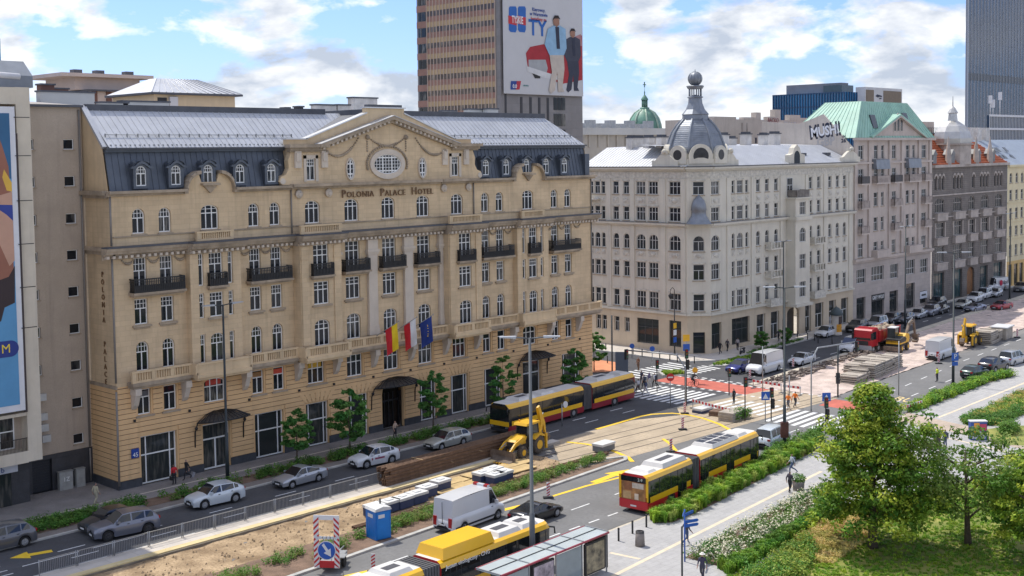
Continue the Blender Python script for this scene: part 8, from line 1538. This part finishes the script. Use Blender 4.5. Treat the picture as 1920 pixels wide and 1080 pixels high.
# cyclist
P=g(1300,726); ct=thing('bicycle','dark bicycle ridden across the red bike crossing','bicycle',(P.x,P.y,.01),PI/2-.2)
for y in (-.52,.52): MB().lathe([(.30,-.015),(.34,-.015),(.34,.015),(.30,.015),(.30,-.015)],(0,0,0),20).build('wheel',TYRE,ct,(0,y,.34)).rotation_euler=(0,PI/2,0)
MB().tube([(0,.52,.34),(0,.05,.3),(0,.2,.85),(0,.52,.34)],.018,6).tube([(0,.05,.3),(0,-.42,.85),(0,.18,.82)],.018,6).tube([(0,-.52,.34),(0,-.42,1.0)],.018,6).build('frame',mat('bike_maroon',(.2,.02,.05),.4,.1,3),ct); MB().tube([(-.25,-.45,1.02),(.25,-.45,1.02)],.016,6).build('handlebar',BLKP,ct); MB().box(-.08,.08,.08,.32,.86,.92).build('saddle',TRIM,ct)
person(0,0,'ride','person in black riding the bicycle over the red crossing',DK,DK,face=PI/2-.2,pos=(P.x+.18*math.cos(PI/2-.2+PI/2),P.y+.18*math.sin(PI/2-.2+PI/2),0),z=.05)
# ================================================================ VEGETATION
def leaf_quads(mb,c,n,rad,size,up=.3,mi=0,rnd=random):
    for _ in range(n):
        while True:
            d=Vector((rnd.uniform(-1,1),rnd.uniform(-1,1),rnd.uniform(-1,1)))
            if .05<d.length<1: break
        p=Vector(c)+Vector((d.x*rad[0],d.y*rad[1],d.z*rad[2])); nrm=(d*.6+Vector((rnd.uniform(-1,1),rnd.uniform(-1,1),rnd.uniform(-.4,1)+up))).normalized(); a=nrm.orthogonal().normalized(); a.rotate(Matrix.Rotation(rnd.uniform(0,6.28),3,nrm)); b=nrm.cross(a); s=size*rnd.uniform(.6,1.3)
        mb.add([p-a*s,p-b*s*.55-nrm*s*.15,p+a*s,p+b*s*.55-nrm*s*.15],[(0,1,2,3)],mi)
BARK=mat('tree_bark',(.10,.075,.055),.9,.3,6,bump=.8)
def tree(pos,h,crown,label,leaves,mats,group=None,trunk=.25,clumps=120,size=.18,per=60,z=.1,seed=1,cz0=.25,limbs=9,shape=None,name='tree'):
    rnd=random.Random(seed); t=thing(name,label,'tree',(pos[0],pos[1],z),0,group); m=MB(); rx,ry=crown; ch=h*(1-cz0)
    lean=Vector((rnd.uniform(-.03,.03)*h,rnd.uniform(-.03,.03)*h,0)); m.tube([(0,0,0),lean*.2+Vector((0,0,h*.15)),lean*.5+Vector((0,0,h*.45)),lean+Vector((0,0,h*.85))],[trunk*1.35,trunk,trunk*.65,trunk*.12],9)
    cl_=[]
    for i in range(limbs):
        a=2.4*i+rnd.uniform(-.4,.4); z0=h*(cz0*.8+(.72-cz0*.8)*i/limbs); L=(1-abs(z0/h-.5)*.9)*rx*rnd.uniform(.75,1.05); e=Vector((L*math.cos(a),L*math.sin(a)*ry/rx,z0+L*rnd.uniform(.25,.7))); s0=Vector((lean.x*z0/h,lean.y*z0/h,z0)); md=s0.lerp(e,.5)+Vector((0,0,L*.1)); m.tube([s0,md,e],[trunk*.42,trunk*.25,trunk*.08],6); cl_+=[e,md,s0.lerp(e,.75)]
        for k in range(3): q_=md.lerp(e,rnd.uniform(.1,.9))+Vector((rnd.uniform(-.3,.3)*rx,rnd.uniform(-.3,.3)*rx,rnd.uniform(0,.22)*rx)); m.tube([md.lerp(e,.4),q_],[trunk*.15,trunk*.04],5); cl_.append(q_)
    m.build('trunk',BARK,t); cm=MB(); prof=shape or (lambda f:math.sin(PI*min(1,max(0,(f*.86+.12))))**.7)
    pts=[]
    while len(pts)<clumps:
        f=rnd.random(); a=rnd.uniform(0,2*PI); rr=prof(f)*math.sqrt(rnd.uniform(.25,1)); 
        if rnd.random()<.25+.75*rr: pts.append(Vector((lean.x*f+rx*rr*math.cos(a),lean.y*f+ry*rr*math.sin(a),h*cz0+ch*f)))
    for p in pts+cl_: leaf_quads(cm,p,int(per*rnd.uniform(.5,1.3)),(rx*rnd.uniform(.13,.24),ry*rnd.uniform(.13,.24),rx*rnd.uniform(.07,.13)),size,.5,rnd.randrange(len(mats)),rnd)
    cm.build('crown',mats,t); return t
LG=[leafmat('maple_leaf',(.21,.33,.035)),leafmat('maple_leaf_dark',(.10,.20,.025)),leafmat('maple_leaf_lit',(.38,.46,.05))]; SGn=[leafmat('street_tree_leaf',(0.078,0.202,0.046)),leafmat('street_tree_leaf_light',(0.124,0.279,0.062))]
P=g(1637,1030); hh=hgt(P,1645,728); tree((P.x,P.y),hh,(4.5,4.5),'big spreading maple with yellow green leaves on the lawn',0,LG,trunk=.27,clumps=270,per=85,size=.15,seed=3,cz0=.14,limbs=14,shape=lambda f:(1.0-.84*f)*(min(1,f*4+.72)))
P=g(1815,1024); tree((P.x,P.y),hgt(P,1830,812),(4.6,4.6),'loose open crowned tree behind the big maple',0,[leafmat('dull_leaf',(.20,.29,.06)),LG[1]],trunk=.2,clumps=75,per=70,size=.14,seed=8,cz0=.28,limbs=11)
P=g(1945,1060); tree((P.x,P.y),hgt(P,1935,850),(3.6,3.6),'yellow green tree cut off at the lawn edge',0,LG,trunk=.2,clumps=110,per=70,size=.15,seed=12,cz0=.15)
GT='young trees along the hotel pavement'
for i,(b_,tp,cr_) in enumerate((((557,872),(553,768),1.45),((657,853),(650,732),1.9),((812,808),(816,695),1.5),((944,785),(943,665),1.35),((1078,750),(1075,655),1.6))):
    P=g(*b_); tree((P.x,P.y),hgt(P,*tp),(cr_,cr_),('young tree before the shop left of the wide one','young tree with the widest crown before the hotel','leaning young tree right of the main entrance','young tree half hidden by the bus front','young tree before the last shop window')[i],0,SGn,GT,trunk=.07,clumps=34,per=60,size=.16,seed=20+i,cz0=.25,limbs=7,z=.12,name='street_tree')
P=g(1116,700); tree((P.x+1,P.y+1),5.2,(1.5,1.5),'small green tree behind the hotel corner',0,SGn,GT,trunk=.07,clumps=26,per=50,size=.17,seed=31,cz0=.25,z=.1,name='street_tree')
P=g(1427,655); tree((P.x,P.y),2.3,(1.1,1.1),'bushy little tree in a pot on the far pavement',0,SGn,None,trunk=.05,clumps=20,per=50,size=.13,seed=33,cz0=.15,name='potted_tree',z=.13); P=g(1474,645); tree((P.x,P.y),2.2,(.9,.9),'small potted tree behind the slim lamp post',0,SGn,None,trunk=.05,clumps=16,per=50,size=.13,seed=34,cz0=.15,name='potted_tree',z=.13)
def inpoly(x,y,p):
    c=False; j=len(p)-1
    for i in range(len(p)):
        if (p[i][1]>y)!=(p[j][1]>y) and x<(p[j][0]-p[i][0])*(y-p[i][1])/(p[j][1]-p[i][1])+p[i][0]: c=not c
        j=i
    return c
def bed(name,poly,n,h,r,mats,label,kind='leaf',size=.09,per=26,z=.12,seed=1,cat='plants',patch=0):
    rnd=random.Random(seed); poly=[(p[0],p[1]) for p in poly]; xs=[p[0] for p in poly]; ys=[p[1] for p in poly]; mb=MB(); k=0; tries=0
    while k<n and tries<n*60:
        tries+=1; x,y=rnd.uniform(min(xs),max(xs)),rnd.uniform(min(ys),max(ys))
        if not inpoly(x,y,poly): continue
        pn=noise.noise(Vector((x*.5,y*.5,seed)))
        if patch and pn<patch-1: continue
        k+=1; hh=h*rnd.uniform(.65,1.15)*(1+.35*pn); mi=rnd.randrange(len(mats)) if rnd.random()<.5 else int((pn+1)*.5*len(mats))%len(mats)
        if kind=='leaf': leaf_quads(mb,(x,y,z+hh*.5),per,(r,r,hh*.55),size,.6,mi,rnd)
        else:
            for b_ in range(per):
                a=rnd.uniform(0,6.28); L=hh*rnd.uniform(.7,1.2); o=r*rnd.uniform(.2,1); w_=size*.35; bx,by=x+rnd.uniform(-.1,.1),y+rnd.uniform(-.1,.1); dx,dy=math.cos(a),math.sin(a); P_=[(bx,by,z),(bx+dx*o*.35,by+dy*o*.35,z+L*.75),(bx+dx*o,by+dy*o,z+L*.8)]
                mb.add([(P_[0][0]-dy*w_,P_[0][1]+dx*w_,z),(P_[0][0]+dy*w_,P_[0][1]-dx*w_,z),(P_[1][0]+dy*w_,P_[1][1]-dx*w_,P_[1][2]),(P_[1][0]-dy*w_,P_[1][1]+dx*w_,P_[1][2]),P_[2]],[(0,1,2,3),(3,2,4)],mi)
    return mb.build(name,mats,None,kind='stuff',label=label,cat=cat)
HG=[leafmat('hedge_green',(.13,.27,.045)),leafmat('hedge_dark',(.08,.19,.035))]; BG_=[leafmat('lush_grass_blade',(.34,.50,.05)),leafmat('grass_blade_dark',(.20,.36,.04)),leafmat('grass_blade_pale',(.42,.5,.12))]; DRY=leafmat('dry_herb',(.5,.42,.13))
bed('kerb_hedge',[(49.5,84.35),(92,84.35),(92,85.9),(49.5,85.9)],520,.75,.32,HG,'low dark hedge plants along the hotel kerb',size=.09,per=34,z=.12,patch=.85,seed=2); bed('kerb_hedge',[(34,84.4),(47.5,84.4),(48.5,86.4),(38,87.2)],320,.6,.35,HG,'dense green ground cover by the beige block kerb',size=.08,per=34,seed=3)
sheet('planting_soil',[(34,84.3),(93,84.3),(93,86.2),(34,86.4)],.125,SOIL)
bed('median_shrubs',[(38,65.0),(56,64.8),(56,66.4),(38,66.8)],200,.55,.3,[leafmat('median_leaf',(0.202,0.264,0.062)),HG[0]],'patchy shrubs along the dug out tram bed',size=.07,per=34,patch=.95,seed=4); bed('median_shrubs',[(55,65.4),(69,65.8),(82,66.6),(82,67.6),(69,67.4),(55,66.9)],560,.6,.28,[MT['median_leaf'],HG[0]],'continuous low hedge before the rail pieces',size=.07,per=36,seed=5)
pr=[g(*p) for p in [(1218,974),(1226,984),(1262,982),(1310,962),(1420,905),(1500,862),(1532,847),(1524,836),(1440,866),(1330,922)]]
sheet('promenade_soil',pr,.106,SOIL); bed('promenade_grasses',pr,420,1.0,.55,BG_,'tall arching green grasses along the promenade kerb','blade',.075,64,.11,seed=6); bed('promenade_shrubs',[g(*p) for p in [(1226,984),(1262,982),(1420,905),(1505,862),(1490,858),(1400,900),(1290,955)]],220,.5,.32,[HG[0],LG[1],BG_[1]],'leafy ground cover under the tall promenade grasses',size=.07,per=34,seed=7); bed('corner_shrubs',[g(*p) for p in [(1420,880),(1500,850),(1545,832),(1530,815),(1455,845)]],130,1.0,.5,[HG[0],LG[1]],'bushy shrubs at the crossing end of the promenade bed',size=.1,per=50,seed=8)
fb=[g(*p) for p in [(1284,1048),(1400,985),(1500,932),(1545,915),(1560,940),(1500,985),(1352,1066)]]; sheet('flower_bed_soil',fb,.106,SOIL)
bed('rose_bed',fb,420,.5,.32,[HG[0],HG[1]],'rose bushes in the long flower bed',size=.07,per=40,seed=9); bed('rose_blossoms',fb,420,.62,.3,[mat('cream_petal',(.62,.58,.42),.7,.1,3)],'cream white blossoms scattered over the rose bed',size=.085,per=6,seed=10,z=.36)
hb=[g(*p) for p in [(1345,1068),(1400,1046),(1505,985),(1560,940),(1575,955),(1510,1000),(1410,1064),(1368,1082)]]; bed('lavender_hedge',hb,520,.75,.25,[BG_[1],HG[0]],'clipped bright green hedge edging the rose bed','blade',.08,46,.1,seed=11)
lawn=[g(*p) for p in [(1352,1085),(1420,1066),(1515,1000),(1580,950),(1700,925),(1850,900),(1990,880)]]+[(120,0),(20,0)]
sheet('lawn',lawn,.108,mat('lawn_soil',(.14,.22,.035),.95,.35,.35,hue=(.34,.32,.08)))
bed('lawn_grass',lawn[:7]+[g(1990,1100),g(1400,1110)],5200,.16,.16,[BG_[0],BG_[1],leafmat('lawn_blade',(.22,.38,.03))],'short lawn grass under the trees','blade',.05,14,.105,seed=13,cat='grass'); bed('dry_grass',[g(*p) for p in [(1488,1012),(1550,975),(1640,960),(1640,1010),(1560,1062),(1515,1058)]],1500,.3,.2,[leafmat('straw_blade',(.80,.64,.28)),DRY],'straw coloured dry grass under the maple','blade',.05,16,.108,seed=14,cat='grass')
bed('lawn_shrubs',[g(*p) for p in [(1395,1082),(1440,1060),(1510,1015),(1530,1040),(1500,1090),(1400,1100)]],240,.75,.5,[leafmat('yellowish_shrub',(.36,.42,.08)),HG[0],LG[0]],'yellowish green shrubs at the lawn edge',size=.09,per=46,seed=15)
kb=[g(*p) for p in [(1697,778),(1720,772),(1790,745),(1850,720),(1905,706),(1880,704),(1800,728),(1720,760)]]; sheet('kerb_bed_soil',kb,.106,SOIL); bed('kerb_grasses',kb,280,.85,.5,[BG_[0],BG_[1],HG[0]],'bright green hedge along the near kerb past the plaza',size=.11,per=56,seed=16)
k2=[g(*p) for p in [(1800,788),(1812,800),(1872,800),(1920,778),(2050,730),(2050,700),(1920,735),(1850,765)]]; sheet('plaza_bed_soil',k2,.106,MT['lawn_soil']); bed('plaza_hedge',[g(*p) for p in [(1800,788),(1812,800),(1872,800),(1920,780),(1920,768),(1860,785)]],260,.7,.35,HG,'low dark hedge bordering the plaza bed',size=.09,per=42,seed=17); bed('plaza_bed',k2,520,.5,.5,[leafmat('bed_yellow_green',(.42,.44,.07)),HG[0],DRY],'mixed yellow green plants in the plaza bed',size=.1,per=30,seed=18)
k3=[g(*p) for p in [(1872,835),(1840,808),(1900,800),(1960,800),(1960,840)]]; sheet('plaza_lawn',k3,.107,MT['lawn_soil']); bed('plaza_bush',[g(*p) for p in [(1878,818),(1905,818),(1905,806),(1880,806)]],36,1.1,.6,[HG[0],LG[1]],'rounded bush on the small plaza lawn',size=.1,per=60,seed=19)
for pl_,nm,l in (([(126.6,86.2),(133.6,86.8),(135.8,86.1),(134.2,84.9),(127.9,85.1)],'island_grass','weedy grass on the corner green island'),([(117.6,86.6),(119.1,88.4),(120.4,86.4),(119.6,85.2)],'island_weeds','weeds on the small traffic island')): bed(nm,pl_,160,.35,.3,BG_,l,'blade',.07,24,.13,seed=21,cat='grass')
bed('far_kerb_weeds',[(136,87.9),(152,88.6),(152,87.9),(138,87.2)],120,.3,.3,HG,'low weeds along the far kerb',size=.07,per=24,seed=22); P=g(1372,784); bed('pile_weeds',[(P.x-1,P.y-1.4),(P.x+1.6,P.y-1.2),(P.x+1.6,P.y),(P.x-1,P.y-.2)],40,.8,.4,HG,'weeds growing over the slab stack by the tracks',size=.1,per=40,seed=23)
P=g(1497,921); t=thing('planter_pot','round concrete planter pot on the promenade','planter',(P.x,P.y,.1)); MB().lathe([(0,0),(.42,0),(.5,.7),(.42,.72),(.4,.6),(0,.6)],(0,0,0),18).build('pot',mat('pot_concrete',(.22,.2,.19),.9,.15,3),t); m=MB(); leaf_quads(m,(0,0,.95),420,(.62,.62,.42),.08,.6,0,random.Random(2)); m.build('foliage',HG,t)
